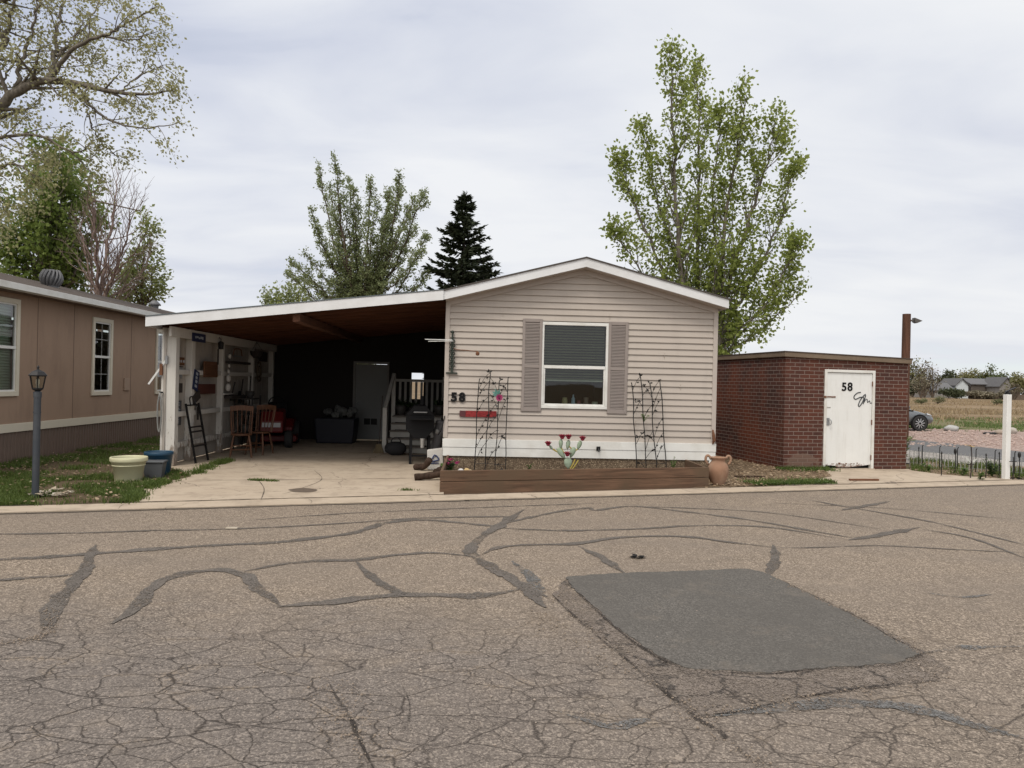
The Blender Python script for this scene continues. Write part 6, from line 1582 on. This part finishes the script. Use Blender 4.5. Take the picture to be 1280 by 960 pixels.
# ------------------------------------------------------------------ trees
def pick(P, t):
    x = t * (len(P) - 1); i = min(int(x), len(P) - 2); return P[i].lerp(P[i + 1], x - i), (P[i + 1] - P[i]).normalized()
def tree(name, label, stems, lm, bm_, bl=1.6, bpm=2.2, ang=(30, 55), lift=.35, tw=4.0, tl=.55, leaf=.10, per=7, t0=.12, taper=.6, hang=0.0, twig_r=.005, sides=7, group=None, spread=.10, seed=1, minr=.012, cat='tree', wid=.62):
    global random, rnd
    rs = random.Random(seed); ru = rs.uniform
    base = stems[0][0][0]; tr = MB(); cr = MB()
    T = thing(name, label, cat, (base.x, base.y, 0), 0, group)
    o = Vector((base.x, base.y, 0))
    def leafy(p, d, n, sp):
        for _ in range(n):
            q = p + Vector((rs.gauss(0, sp), rs.gauss(0, sp), rs.gauss(0, sp)))
            dd = (Vector((ru(-1, 1), ru(-1, 1), ru(-1, .8) - hang)) + d * .4).normalized(); nn = Vector((ru(-1, 1), ru(-1, 1), ru(-.3, 1))).normalized()
            l = leaf * ru(.6, 1.25); cr.leaf(q, dd, nn, l, l * wid)
    def branch(p, d, L, r0, depth):
        up = Vector((0, 0, 1)); n = 6; P = [p]
        side = Vector((ru(-1, 1), ru(-1, 1), ru(-.4, .4))) * .12
        for i in range(1, n + 1):
            s = i / n; P.append(p + d * L * s + up * lift * L * s * s + side * L * math.sin(s * 3))
        tr.tube(P, [max(minr * .4, r0 * (1 - .8 * i / n)) for i in range(n + 1)], 5 if depth else 6, False)
        nt = max(2, int(tw * L * ru(.8, 1.2)))
        for _ in range(nt):
            s = ru(.2, 1) ** .8; q, dd = pick(P, s)
            ph = ru(0, 6.283); a_ = dd.orthogonal().normalized(); b_ = dd.cross(a_); k = R(ru(25, 60))
            td = (dd * math.cos(k) + (a_ * math.cos(ph) + b_ * math.sin(ph)) * math.sin(k)).normalized(); l2 = tl * ru(.5, 1.2) * (1.15 - .5 * s)
            if depth == 0 and L > 1.5 and rs.random() < .35:
                branch(q, td, L * .38 * ru(.7, 1.2), r0 * .4, 1); continue
            e = q + td * l2 + up * (lift * .6 - hang * .7) * l2
            tr.tube([q, (q + e) / 2 + up * .03 * l2, e], [twig_r, twig_r * .8, twig_r * .5], 3, False)
            for j in range(3): leafy(q.lerp(e, .35 + .32 * j), td, max(1, int(per / 3 + rs.random())) if per >= 1 else (1 if rs.random() < per / 3 else 0), spread)
        if per >= 1: leafy(P[-1], d, int(per), spread)
    for pts, r0, r1, kb in stems:
        P = [q - o for q in spline(pts, 26)]
        wob = [Vector((rs.gauss(0, .03), rs.gauss(0, .03), 0)) for _ in P]
        P = [q + w * (1 if 0 < i < 26 else 0) for i, (q, w) in enumerate(zip(P, wob))]
        tr.tube(P, [r0 + (r1 - r0) * (i / 26) ** .8 for i in range(27)], sides, False)
        L = sum((P[i + 1] - P[i]).length for i in range(26)); nb_ = int(L * bpm)
        for i in range(nb_):
            t = t0 + (1 - t0) * ((i + rs.random()) / nb_); q, d = pick(P, min(t, .999)); ph = ru(0, 6.283) if i % 3 else i * 2.4
            a_ = d.orthogonal().normalized(); b_ = d.cross(a_); k = R(ru(*ang))
            bd = (d * math.cos(k) + (a_ * math.cos(ph) + b_ * math.sin(ph)) * math.sin(k)).normalized()
            lb_ = bl * kb * ((1 - t) ** taper * .85 + .22) * ru(.55, 1.2)
            branch(q, bd, lb_, max(minr, (r0 + (r1 - r0) * t) * .45), 0)
        leafy(P[-1], d, int(per * 1.5), spread)
    tr.build('trunk', bm_, T, smooth='all', fix=False)
    cr.build('crown', lm, T, fix=False)
    return T
def ppts(l, Y, seed=0, dy=.0):
    rs = random.Random(seed); n = len(l); off = rs.uniform(-dy, dy)
    return [pt(x, y, Y + off * i / max(1, n - 1)) for i, (x, y) in enumerate(l)]
def ground(px, Y): q = pt(px, 480, Y); return Vector((q.x, q.y, -.1))
B_grey = bark('grey_bark', (.17, .15, .125)); B_brown = bark('brown_bark', (.11, .085, .065)); B_dark = bark('dark_bark', (.05, .042, .036)); B_pink = bark('pinkish_bark', (.22, .165, .145))
L_pop = leafmat('poplar_leaf', (.125, .165, .03), (.30, .345, .10), .52)
L_cot = leafmat('young_leaf', (.22, .22, .10), (.37, .36, .19), .4)
L_elm = leafmat('elm_leaf', (.15, .185, .08), (.27, .305, .155), .45)
L_dense = leafmat('dense_leaf', (.085, .135, .026), (.20, .255, .07), .48)
L_pale = leafmat('pale_green_leaf', (.16, .195, .06), (.27, .30, .12), .4)

# tall poplar clump behind the house
Y = 24; g0 = ground(893, Y)
def st(l, r0, kb, s): return ([g0 + Vector((random.uniform(-.25, .25), random.uniform(-.2, .2), 0))] + ppts(l, Y, s, 1.6), r0, .012, kb)
tree('poplar_tree', 'tall fresh green poplar with many stems rising behind the house', [
    st([(868, 430), (850, 330), (845, 230), (840, 145), (838, 72)], .13, 1.0, 1), st([(876, 430), (872, 330), (874, 220), (873, 140), (869, 88)], .10, .8, 2),
    st([(893, 420), (899, 350), (910, 250), (922, 185), (934, 122)], .12, 1.0, 3), st([(898, 420), (916, 340), (940, 260), (958, 205), (969, 154)], .11, .95, 4),
    st([(900, 430), (935, 360), (970, 290), (984, 240), (992, 212)], .08, .75, 5), st([(868, 440), (830, 340), (800, 270), (782, 230), (772, 206)], .08, .75, 6),
    st([(866, 450), (820, 370), (788, 320), (766, 292)], .06, .7, 7), st([(904, 440), (950, 390), (980, 340), (998, 305)], .06, .7, 8), st([(900, 455), (935, 425), (965, 400), (998, 370)], .05, .6, 9),
    st([(872, 440), (855, 350), (825, 260), (810, 200), (803, 160)], .06, .6, 10), st([(896, 440), (905, 360), (890, 260), (898, 180), (901, 140)], .06, .6, 11), st([(905, 450), (940, 400), (975, 350), (990, 320)], .06, .7, 12)],
    L_pop, B_grey, bl=1.15, bpm=4.6, ang=(22, 46), lift=.6, tw=6.0, tl=.40, leaf=.13, per=11.5, taper=.5, t0=.10, seed=11, spread=.12, wid=.75)

# feathery elm over the carport
Y = 34; g0 = ground(457, Y)
tree('elm_tree', 'feathery grey green tree with upswept shoots showing above the carport roof', [
    st([(447, 390), (432, 320), (424, 255), (420, 206)], .12, 1.0, 1), st([(444, 390), (424, 330), (408, 260), (400, 210)], .08, .7, 2), st([(456, 385), (458, 320), (461, 270), (463, 228)], .10, .8, 3),
    st([(466, 385), (484, 320), (494, 265), (500, 222)], .11, 1.0, 4), st([(470, 385), (500, 320), (518, 270), (531, 243)], .09, .9, 5), st([(440, 400), (410, 370), (385, 345), (364, 330)], .07, .7, 6),
    st([(446, 395), (424, 350), (405, 310), (389, 263)], .07, .7, 7), st([(470, 395), (500, 360), (520, 320), (533, 297)], .07, .7, 8), st([(470, 400), (500, 375), (525, 355), (536, 340)], .06, .6, 9),
    st([(440, 410), (405, 385), (380, 360), (360, 345)], .06, .6, 10), st([(462, 390), (474, 330), (482, 280), (486, 240)], .07, .7, 11), st([(452, 395), (446, 330), (444, 280), (441, 236)], .07, .7, 12),
    *[st([(450 + dx_ * .15, 390), (455 + dx_ * .55, 395 - (395 - yt_) * .5), (457 + dx_, yt_)], .05, .7, 40 + i_) for i_, (dx_, yt_) in enumerate(((-45, 235), (-28, 250), (-10, 262), (12, 255), (30, 245), (52, 262), (62, 285), (-62, 290), (-75, 318), (70, 315), (-40, 290), (25, 285), (45, 235), (-20, 225), (-95, 340), (60, 250)))]],
    L_elm, B_brown, bl=.95, bpm=4.4, ang=(14, 34), lift=.2, tw=7.5, tl=.30, leaf=.11, per=10, t0=.10, seed=5, spread=.06, hang=0)

# spruce
def spruce(px, ytop, Y, w_px, label, seed):
    rs = random.Random(seed); g = ground(px, Y); zt = pt(px, ytop, Y).z; Hh = zt; Rm = w_px / 2 * Y / FPX
    T = thing('spruce_tree', label, 'tree', (g.x, g.y, 0)); tr = MB(); cr = MB()
    tr.tube([(0, 0, -.1), (0, 0, zt)], [.16, .02], 8, False)
    z = 1.0
    while z < zt - .1:
        f_ = (zt - z) / zt; Lm = min(1.45, .40 * (zt - z) + .16) * rs.uniform(.8, 1.15)
        for k in range(rs.randint(8, 12)):
            a = rs.uniform(0, 6.283); L = Lm * rs.uniform(.6, 1.15); d = Vector((math.cos(a), math.sin(a), 0)); P = []
            for i in range(6):
                s = i / 5; P.append(Vector((0, 0, z)) + d * L * s + Vector((0, 0, -.22 * L * s + .34 * L * s * s + .12 * f_)))
            tr.tube(P, [.025, .02, .015, .012, .01, .006], 4, False)
            for _ in range(int(46 * L + 14)):
                s = rs.random() ** .6; q, dd = pick(P, s); a2 = rs.uniform(-1, 1)
                sd = Vector((-d.y, d.x, 0)) * a2; td = (dd * .6 + sd * .9 + Vector((0, 0, rs.uniform(-.5, .25)))).normalized(); ll = .28 * rs.uniform(.5, 1.2) * (1.2 - .4 * s)
                cr.leaf(q, td, Vector((rs.uniform(-.6, .6), rs.uniform(-.6, .6), 1)).normalized(), ll, ll * .32); cr.leaf(q, td, Vector((sd.y, -sd.x, .2)).normalized() if sd.length > .01 else Vector((1, 0, 0)), ll, ll * .3)
        z += rs.uniform(.20, .30)
    for _ in range(40): cr.leaf(Vector((0, 0, zt - rs.random() * .5)), Vector((rs.uniform(-1, 1), rs.uniform(-1, 1), 1.1)).normalized(), Vector((rs.uniform(-1, 1), rs.uniform(-1, 1), 0.2)).normalized(), .22, .07)
    tr.build('trunk', B_dark, T, fix=False); cr.build('crown', leafmat('spruce_needle', (.026, .038, .022), (.075, .09, .05), .15), T, fix=False)
spruce(576, 243, 30, 72, 'dark pointed spruce standing behind the house beside the carport roof', 3)
spruce(603, 333, 33, 40, 'small dark spruce tip peeping above the roof right of the big spruce', 9)

# distant little trees over the carport roof
for k, (px, yt, w_, lab) in enumerate(((330, 366, 12, 'far rounded green tree over the carport roof, first of four'), (345, 362, 9, 'far slim green tree over the carport roof, second of four'), (357, 357, 14, 'far broad green tree over the carport roof, tallest of four'), (371, 361, 12, 'far green tree over the carport roof, last of four beside the elm'))):
    Y = 75; g = ground(px, Y); zt = pt(px, yt, Y).z
    tree('distant_tree', lab, [([g, g + Vector((rnd(-.3, .3), 0, zt * .5)), Vector((g.x, g.y, zt - .3))], .2, .03, 1), ([g, g + Vector((w_ * .02, 0, zt * .5)), Vector((g.x + w_ * .03, g.y, zt - 1.0))], .15, .03, .8)], L_pale if k % 2 else L_elm, B_brown, bl=2.0, bpm=2.5, leaf=.34, per=5, tw=2.6, tl=.7, t0=.35, seed=20 + k, spread=.25, group='distant trees over the carport roof', lift=.4)

# trees behind the neighbour's home
Y = 30; g0 = ground(62, Y)
tree('green_tree', 'dense dark green tree behind the neighbouring home under the pale branches', [
    st([(60, 380), (62, 300), (64, 240), (66, 196)], .16, 1.2, 1), st([(66, 380), (82, 300), (92, 250), (88, 215)], .12, 1.0, 2), st([(56, 390), (40, 330), (34, 290), (46, 260)], .12, 1.1, 3), st([(50, 395), (24, 350), (12, 315)], .10, 1.0, 4), st([(70, 390), (95, 340), (108, 300), (104, 270)], .1, .9, 5), st([(60, 390), (50, 330), (52, 260), (56, 215)], .1, .9, 6), st([(66, 395), (76, 340), (74, 280), (75, 235)], .1, .9, 7)],
    L_dense, B_grey, bl=1.7, bpm=3.0, lift=.4, tw=4.5, tl=.6, leaf=.19, per=11, t0=.2, seed=31, spread=.16, wid=.7)
Y = 28; g0 = ground(128, Y)
tree('bare_tree', 'leafless pinkish grey tree beside the dense green tree behind the neighbour', [
    st([(124, 380), (120, 320), (117, 270), (114, 240)], .12, .9, 1), st([(126, 380), (135, 310), (142, 260), (146, 214)], .11, 1.0, 2), st([(128, 385), (148, 330), (160, 290), (164, 250)], .09, 1.0, 3), st([(126, 390), (140, 350), (160, 325), (178, 300)], .07, .9, 4), st([(124, 390), (112, 340), (104, 300), (99, 272)], .07, .8, 5), st([(130, 392), (155, 360), (175, 345), (186, 330)], .06, .8, 6)],
    L_pale, B_pink, bl=1.9, bpm=2.6, ang=(20, 45), lift=.35, tw=4.5, tl=.75, leaf=.07, per=.25, t0=.2, seed=41, twig_r=.007, minr=.014)
Y = 34; g0 = ground(176, Y)
tree('young_tree', 'smaller light green tree at the far end of the neighbour\'s roof', [
    st([(176, 390), (178, 350), (180, 310), (182, 280)], .1, .9, 1), st([(172, 395), (160, 370), (152, 345)], .07, .8, 2), st([(180, 395), (188, 365), (191, 335)], .07, .7, 3), st([(174, 395), (168, 360), (166, 320)], .07, .7, 4), st([(170, 398), (150, 385), (136, 378)], .06, .7, 5)],
    L_pale, B_brown, bl=1.4, bpm=3, lift=.4, tw=4.5, tl=.5, leaf=.17, per=10, t0=.25, seed=51, spread=.13)
# long aerial pole that sticks out above the trees
p = pt(111, 249, 29); q = pt(176, 264, 27)
at = thing('aerial_mast', 'thin brown aerial rod slanting out of the bare tree', 'aerial', ground(111, 29) + Vector((0, 0, .1)))
o_ = at.location; MB().tube([Vector((0, 0, 0)), Vector((0, 0, p.z + .1))], .03, 6).build('mast', B_brown, at); MB().tube([p - o_, q - o_], [.035, .02], 6).build('boom', B_brown, at)

# great cottonwood on the left, its trunk outside the picture
Y = 17.5; g0 = ground(-135, Y + 1)
def lim(l, r0, r1, kb, s, dy=1.6): return (ppts(l, Y, s, dy), r0, r1, kb)
A = pt(-120, 230, Y + .8)
trunk = ([g0, pt(-132, 380, Y + 1), A, pt(-100, 60, Y + .5), pt(-85, -120, Y)], .42, .10, 1.2)
tree('cottonwood_tree', 'great pale leaved cottonwood whose branches hang over the neighbour\'s roof from the left', [trunk,
    ([A] + ppts([(-60, 195), (0, 133), (30, 110), (62, 100), (112, 108), (150, 116), (190, 118), (218, 112)], Y, 1, 1.0), .17, .012, .62), 
    lim([(60, 101), (70, 70), (72, 35), (78, 0), (86, -50)], .07, .015, .8, 2), lim([(62, 98), (90, 62), (130, 45), (160, 28), (196, 8)], .065, .012, .6, 3), lim([(84, 106), (105, 125), (140, 152), (180, 160), (216, 156)], .045, .010, .5, 4),
    lim([(104, 118), (114, 155), (132, 185), (158, 199)], .025, .008, .4, 5), ([pt(-108, 110, Y + .5)] + ppts([(-50, 80), (0, 60), (12, 20), (22, -30)], Y, 6, .5), .12, .02, 1.0), ([A] + ppts([(-60, 190), (0, 172), (50, 170), (90, 190), (112, 182)], Y, 7, 1.0), .07, .01, .8),
    ([pt(-125, 280, Y + .8)] + ppts([(-70, 240), (-10, 215), (20, 205), (50, 225)], Y, 8, 1.0), .07, .01, .8), ([pt(-105, 70, Y + .5)] + ppts([(-40, 20), (30, -10), (90, -20), (150, -30)], Y, 9, 1.0), .10, .015, .9), lim([(0, 133), (-10, 180), (-5, 230), (5, 262)], .05, .01, .8, 10), lim([(20, 118), (30, 60), (45, 20), (50, -30)], .06, .015, .9, 11),
    lim([(-40, 180), (-30, 140), (10, 90), (30, 50)], .05, .01, .8, 12), lim([(150, 116), (175, 95), (200, 85), (216, 92)], .02, .007, .4, 13), lim([(-60, 195), (-40, 250), (-20, 290), (0, 300)], .05, .01, .7, 14), lim([(70, 70), (100, 40), (120, 10), (130, -30)], .035, .01, .6, 15), lim([(130, 45), (165, 50), (190, 40)], .02, .008, .4, 16)],
    L_cot, B_grey, bl=1.9, bpm=3.6, ang=(25, 65), lift=-.05, tw=5.2, tl=.5, leaf=.078, per=14, t0=.12, seed=61, hang=.35, spread=.09, twig_r=.0045, minr=.011, wid=.7)

# ------------------------------------------------------------------ far side of the field: bushes, trees, houses
def bush(px, py, w_, h_, Yd, label, m_, n_=900, name='bush', leaf=.3, group=None):
    q = pt(px, 490, Yd); T = thing(name, label, 'bush', (q.x, q.y, -.04), 0, group); c = MB(); s_ = MB()
    lobes = [(rnd(-.6, .6) * w_ / 2, rnd(-.4, .4) * w_ / 2, rnd(.35, .75) * h_, rnd(.3, .5)) for _ in range(9)]
    for i in range(n_):
        lx, ly, lz, r_ = random.choice(lobes); v = Vector((random.gauss(0, 1), random.gauss(0, 1), random.gauss(0, 1))).normalized() * rnd(.5, 1) ; p = Vector((lx + v.x * r_ * w_ * .5, ly + v.y * r_ * w_ * .5, max(.03, lz + v.z * r_ * h_ * .8)))
        c.leaf(p, Vector((rnd(-1, 1), rnd(-1, 1), rnd(-.5, 1))).normalized(), Vector((rnd(-1, 1), rnd(-1, 1), rnd(0, 1))).normalized(), leaf * rnd(.6, 1.3), leaf * .7)
    for i in range(6): s_.tube([(rnd(-.1, .1) * w_, rnd(-.1, .1), 0), (rnd(-.4, .4) * w_, rnd(-.2, .2) * w_, h_ * rnd(.5, .9))], [.05, .02], 4, False)
    s_.build('stem', B_brown, T, fix=False); c.build('foliage', m_, T, fix=False)
L_sage = leafmat('sage', (.10, .11, .05), (.18, .18, .09), .15); L_fdark = leafmat('far_dark', (.04, .05, .025), (.09, .10, .05), .2); L_fgrey = leafmat('far_grey', (.14, .125, .085), (.24, .21, .15), .2); L_fyel = leafmat('far_yellow', (.13, .13, .055), (.22, .21, .09), .3); L_fgreen = leafmat('far_green', (.06, .08, .03), (.13, .155, .06), .3)
for px, py, w_, h_, lab in ((1151, 503, 2.2, .9, 'low sage bush in the brown field just above the car'), (1173, 502.5, 2.2, 1.2, 'rounded sage bush in the brown field right of the car'), (1246, 504.5, 2.0, .9, 'low sage bush in the brown field left of the white post')):
    g = gp(px, py + 2); bush(px, py, w_, h_, g.y, lab, L_sage, 500, 'sage_bush', .16)
FARY = 235
def ft(px, yt, w_, label, lm, bl_, kind=0, Yd=FARY, per=8, leaf=.8, b_=None, cat='tree'):
    g = ground(px, Yd); zt = pt(px, yt, Yd).z; W_ = w_ * Yd / FPX / 2
    stems = [([g, g + Vector((0, 0, zt * .45)), Vector((g.x, g.y, zt - .8))], .3, .06, 1)]
    for k in range(4): stems.append(([g, g + Vector((W_ * (.3 * (k - 1.5)), rnd(-1, 1), zt * .4)), Vector((g.x + W_ * (.55 * (k - 1.5)), g.y + rnd(-2, 2), zt * rnd(.62, .88)))], .22, .05, .8))
    tree('field_tree', label, stems, lm, b_ or B_brown, bl=W_ * .75, bpm=1.4 if kind == 0 else 1.8, ang=(30, 65), lift=.3, tw=2.0, tl=1.2, leaf=leaf, per=per, t0=.22, seed=int(px * 7 + yt), spread=.7, group='trees beyond the brown field', twig_r=.04, minr=.06, cat=cat)
ft(1141, 449, 30, 'pale green tree close behind the shed\'s right edge, beyond the field', L_fyel, 2, leaf=.7, per=3)
ft(1156, 452, 30, 'thin grey tree with open branches beyond the car', L_fgrey, 2, per=1.0, leaf=.6, kind=1)
ft(1166, 462, 26, 'bare brown tree in front of the far house left of the white gable', L_fgrey, 2, per=.6, leaf=.6, kind=1)
ft(1152, 470, 26, 'bushy straw coloured tree standing at the field edge over the car', L_fgrey, 2, per=3, leaf=.6, Yd=215)
ft(1185, 464, 24, 'rounded dark tree behind the far white gable\'s left roof', L_fdark, 2, Yd=270)
ft(1205, 465, 22, 'low brown green tree behind the white gable', L_fgrey, 2, Yd=275, per=4)
ft(1216, 463, 28, 'yellow green round tree between the two far houses', L_fyel, 2, Yd=265)
ft(1238, 457, 22, 'tall dark pine crown above the far brown house', L_fgreen, 2, Yd=262, leaf=.7, per=7)
ft(1252, 468, 24, 'green tree behind the far brown house\'s right gable', L_fgreen, 2, Yd=270)
ft(1274, 469, 22, 'yellowish tree right of the white post beyond the field', L_fyel, 2, Yd=230)
ft(1268, 478, 18, 'bare whitish tree beyond the field by the white post', L_fgrey, 2, Yd=220, per=.6, kind=1)
ft(1300, 466, 30, 'green tree just past the picture\'s right edge beyond the field', L_fgreen, 2); ft(1335, 462, 34, 'dark tree far past the picture\'s right edge', L_fdark, 2)
ft(1120, 455, 30, 'tree hidden behind the brick shed beyond the field', L_fgreen, 2); ft(1090, 460, 30, 'second tree hidden behind the brick shed', L_fyel, 2)
q = Vector((0, 0, 0))
bush(1187, 494, 7, 3.6, 222, 'dark evergreen hedge clump before the far white gable', L_fdark, 900, 'hedge_bush', .6); bush(1198, 494, 5, 3.0, 224, 'second dark hedge clump under the far white gable', L_fdark, 700, 'hedge_bush', .6)
bush(1137, 490, 8, 5, 228, 'dark bushes at the shed edge beyond the field', L_fdark, 800, 'hedge_bush', .7); bush(1222, 494, 8, 2.6, 226, 'brownish scrub before the far brown house', L_fgrey, 800, 'scrub_bush', .6); bush(1238, 494, 8, 2.4, 226, 'brownish scrub right of centre before the far brown house', L_fgrey, 800, 'scrub_bush', .6); bush(1258, 493, 7, 3.0, 225, 'greyish scrub beside the white post beyond the field', L_fgrey, 700, 'scrub_bush', .6)
def far_house(label, x0, x1, yt, yr, Yd, wall, roofm, gable=True, wins_=3, depth=9):
    a, b = ground(x0, Yd), ground(x1, Yd); L = b.x - a.x; zw = pt(x0, yt, Yd).z; zr = pt(x0, yr, Yd).z
    T = thing('far_house', label, 'house', (a.x, a.y, -.04), R(3)); m = MB(); m.box(0, L, 0, depth, 0, zw)
    if gable: m.prism([(0, zw), (L, zw), (L / 2, zr)], .0, depth)
    else: m.prism([(0.0, zw), (depth, zw), (depth / 2, zr)], .0, L, 'x')
    m.build('wall', wall, T); m = MB(); e = .5
    if gable:
        for s, u0, u1 in ((0, -e, L / 2), (1, L / 2, L + e)):
            z0 = zw - e * (zr - zw) / (L / 2); za, zb_ = (z0, zr) if s == 0 else (zr, z0)
            m.hexa([(u0, -e, za + .05), (u1, -e, zb_ + .05), (u1, depth + e, zb_ + .05), (u0, depth + e, za + .05), (u0, -e, za + .3), (u1, -e, zb_ + .3), (u1, depth + e, zb_ + .3), (u0, depth + e, za + .3)])
    else:
        z0 = zw - e * (zr - zw) / (depth / 2)
        for v0, za, v1, zb_ in ((-e, z0, depth / 2, zr), (depth / 2, zr, depth + e, z0)):
            m.hexa([(-e, v0, za + .05), (L + e, v0, za + .05), (L + e, v1, zb_ + .05), (-e, v1, zb_ + .05), (-e, v0, za + .3), (L + e, v0, za + .3), (L + e, v1, zb_ + .3), (-e, v1, zb_ + .3)])
    m.build('roof', roofm, T)
    for k in range(wins_):
        x = L * (k + .5) / wins_; w_ = MB().box(x - .7, x + .7, -.06, .0, 1.0, 2.4).build('window', mat('far_frame', (.5, .5, .48), .6, .05, 3, 0), T); MB().box(x - .55, x + .55, -.08, -.06, 1.12, 2.28).build('pane', mat('far_pane', (.04, .045, .05), .2, .05, 3, 0), w_)
    return T
M_fw = mat('far_white_wall', (.52, .56, .58), .8, .08, 1, 0); M_fb = mat('far_brown_wall', (.10, .085, .072), .85, .1, 1, 0); M_fg = mat('far_grey_wall', (.24, .225, .21), .85, .1, 1, 0); M_fr = mat('far_roof', (.10, .098, .10), .9, .15, 1, 0); M_fr2 = mat('far_roof_grey', (.13, .13, .135), .9, .15, 1, 0)
far_house('far white gabled house beyond the brown field', 1194.5, 1211, 481, 473.5, 245, M_fw, M_fr, True, 2); far_house('far long low grey house left of the white gable', 1163, 1194, 487.5, 479, 243, M_fg, M_fr2, False, 4)
far_house('far dark brown house with a long grey roof beyond the field', 1214, 1250, 480, 473.5, 247, M_fb, M_fr2, False, 3); far_house('far house front with a pale peaked gable right of the brown house', 1249.5, 1268, 482, 472, 241, M_fg, M_fr, True, 2)
a, b = ground(1212, 228), ground(1300, 228); ff = thing('field_fence', 'long brown board fence along the far edge of the field', 'fence', (a.x, a.y, -.04)); m = MB(); L = b.x - a.x; x = 0
while x < L: m.box(x, x + .28, 0, .04, 0, 1.7 + rnd(-.05, .05)); x += .3
m.build('board_panel', mat('fence_brown', (.14, .105, .08), .9, .25, 1, 0), ff)
for k in range(12): MB().box(k * L / 12, k * L / 12 + .12, .045, .16, 0, 1.75).build('fence_post', B_brown, ff)
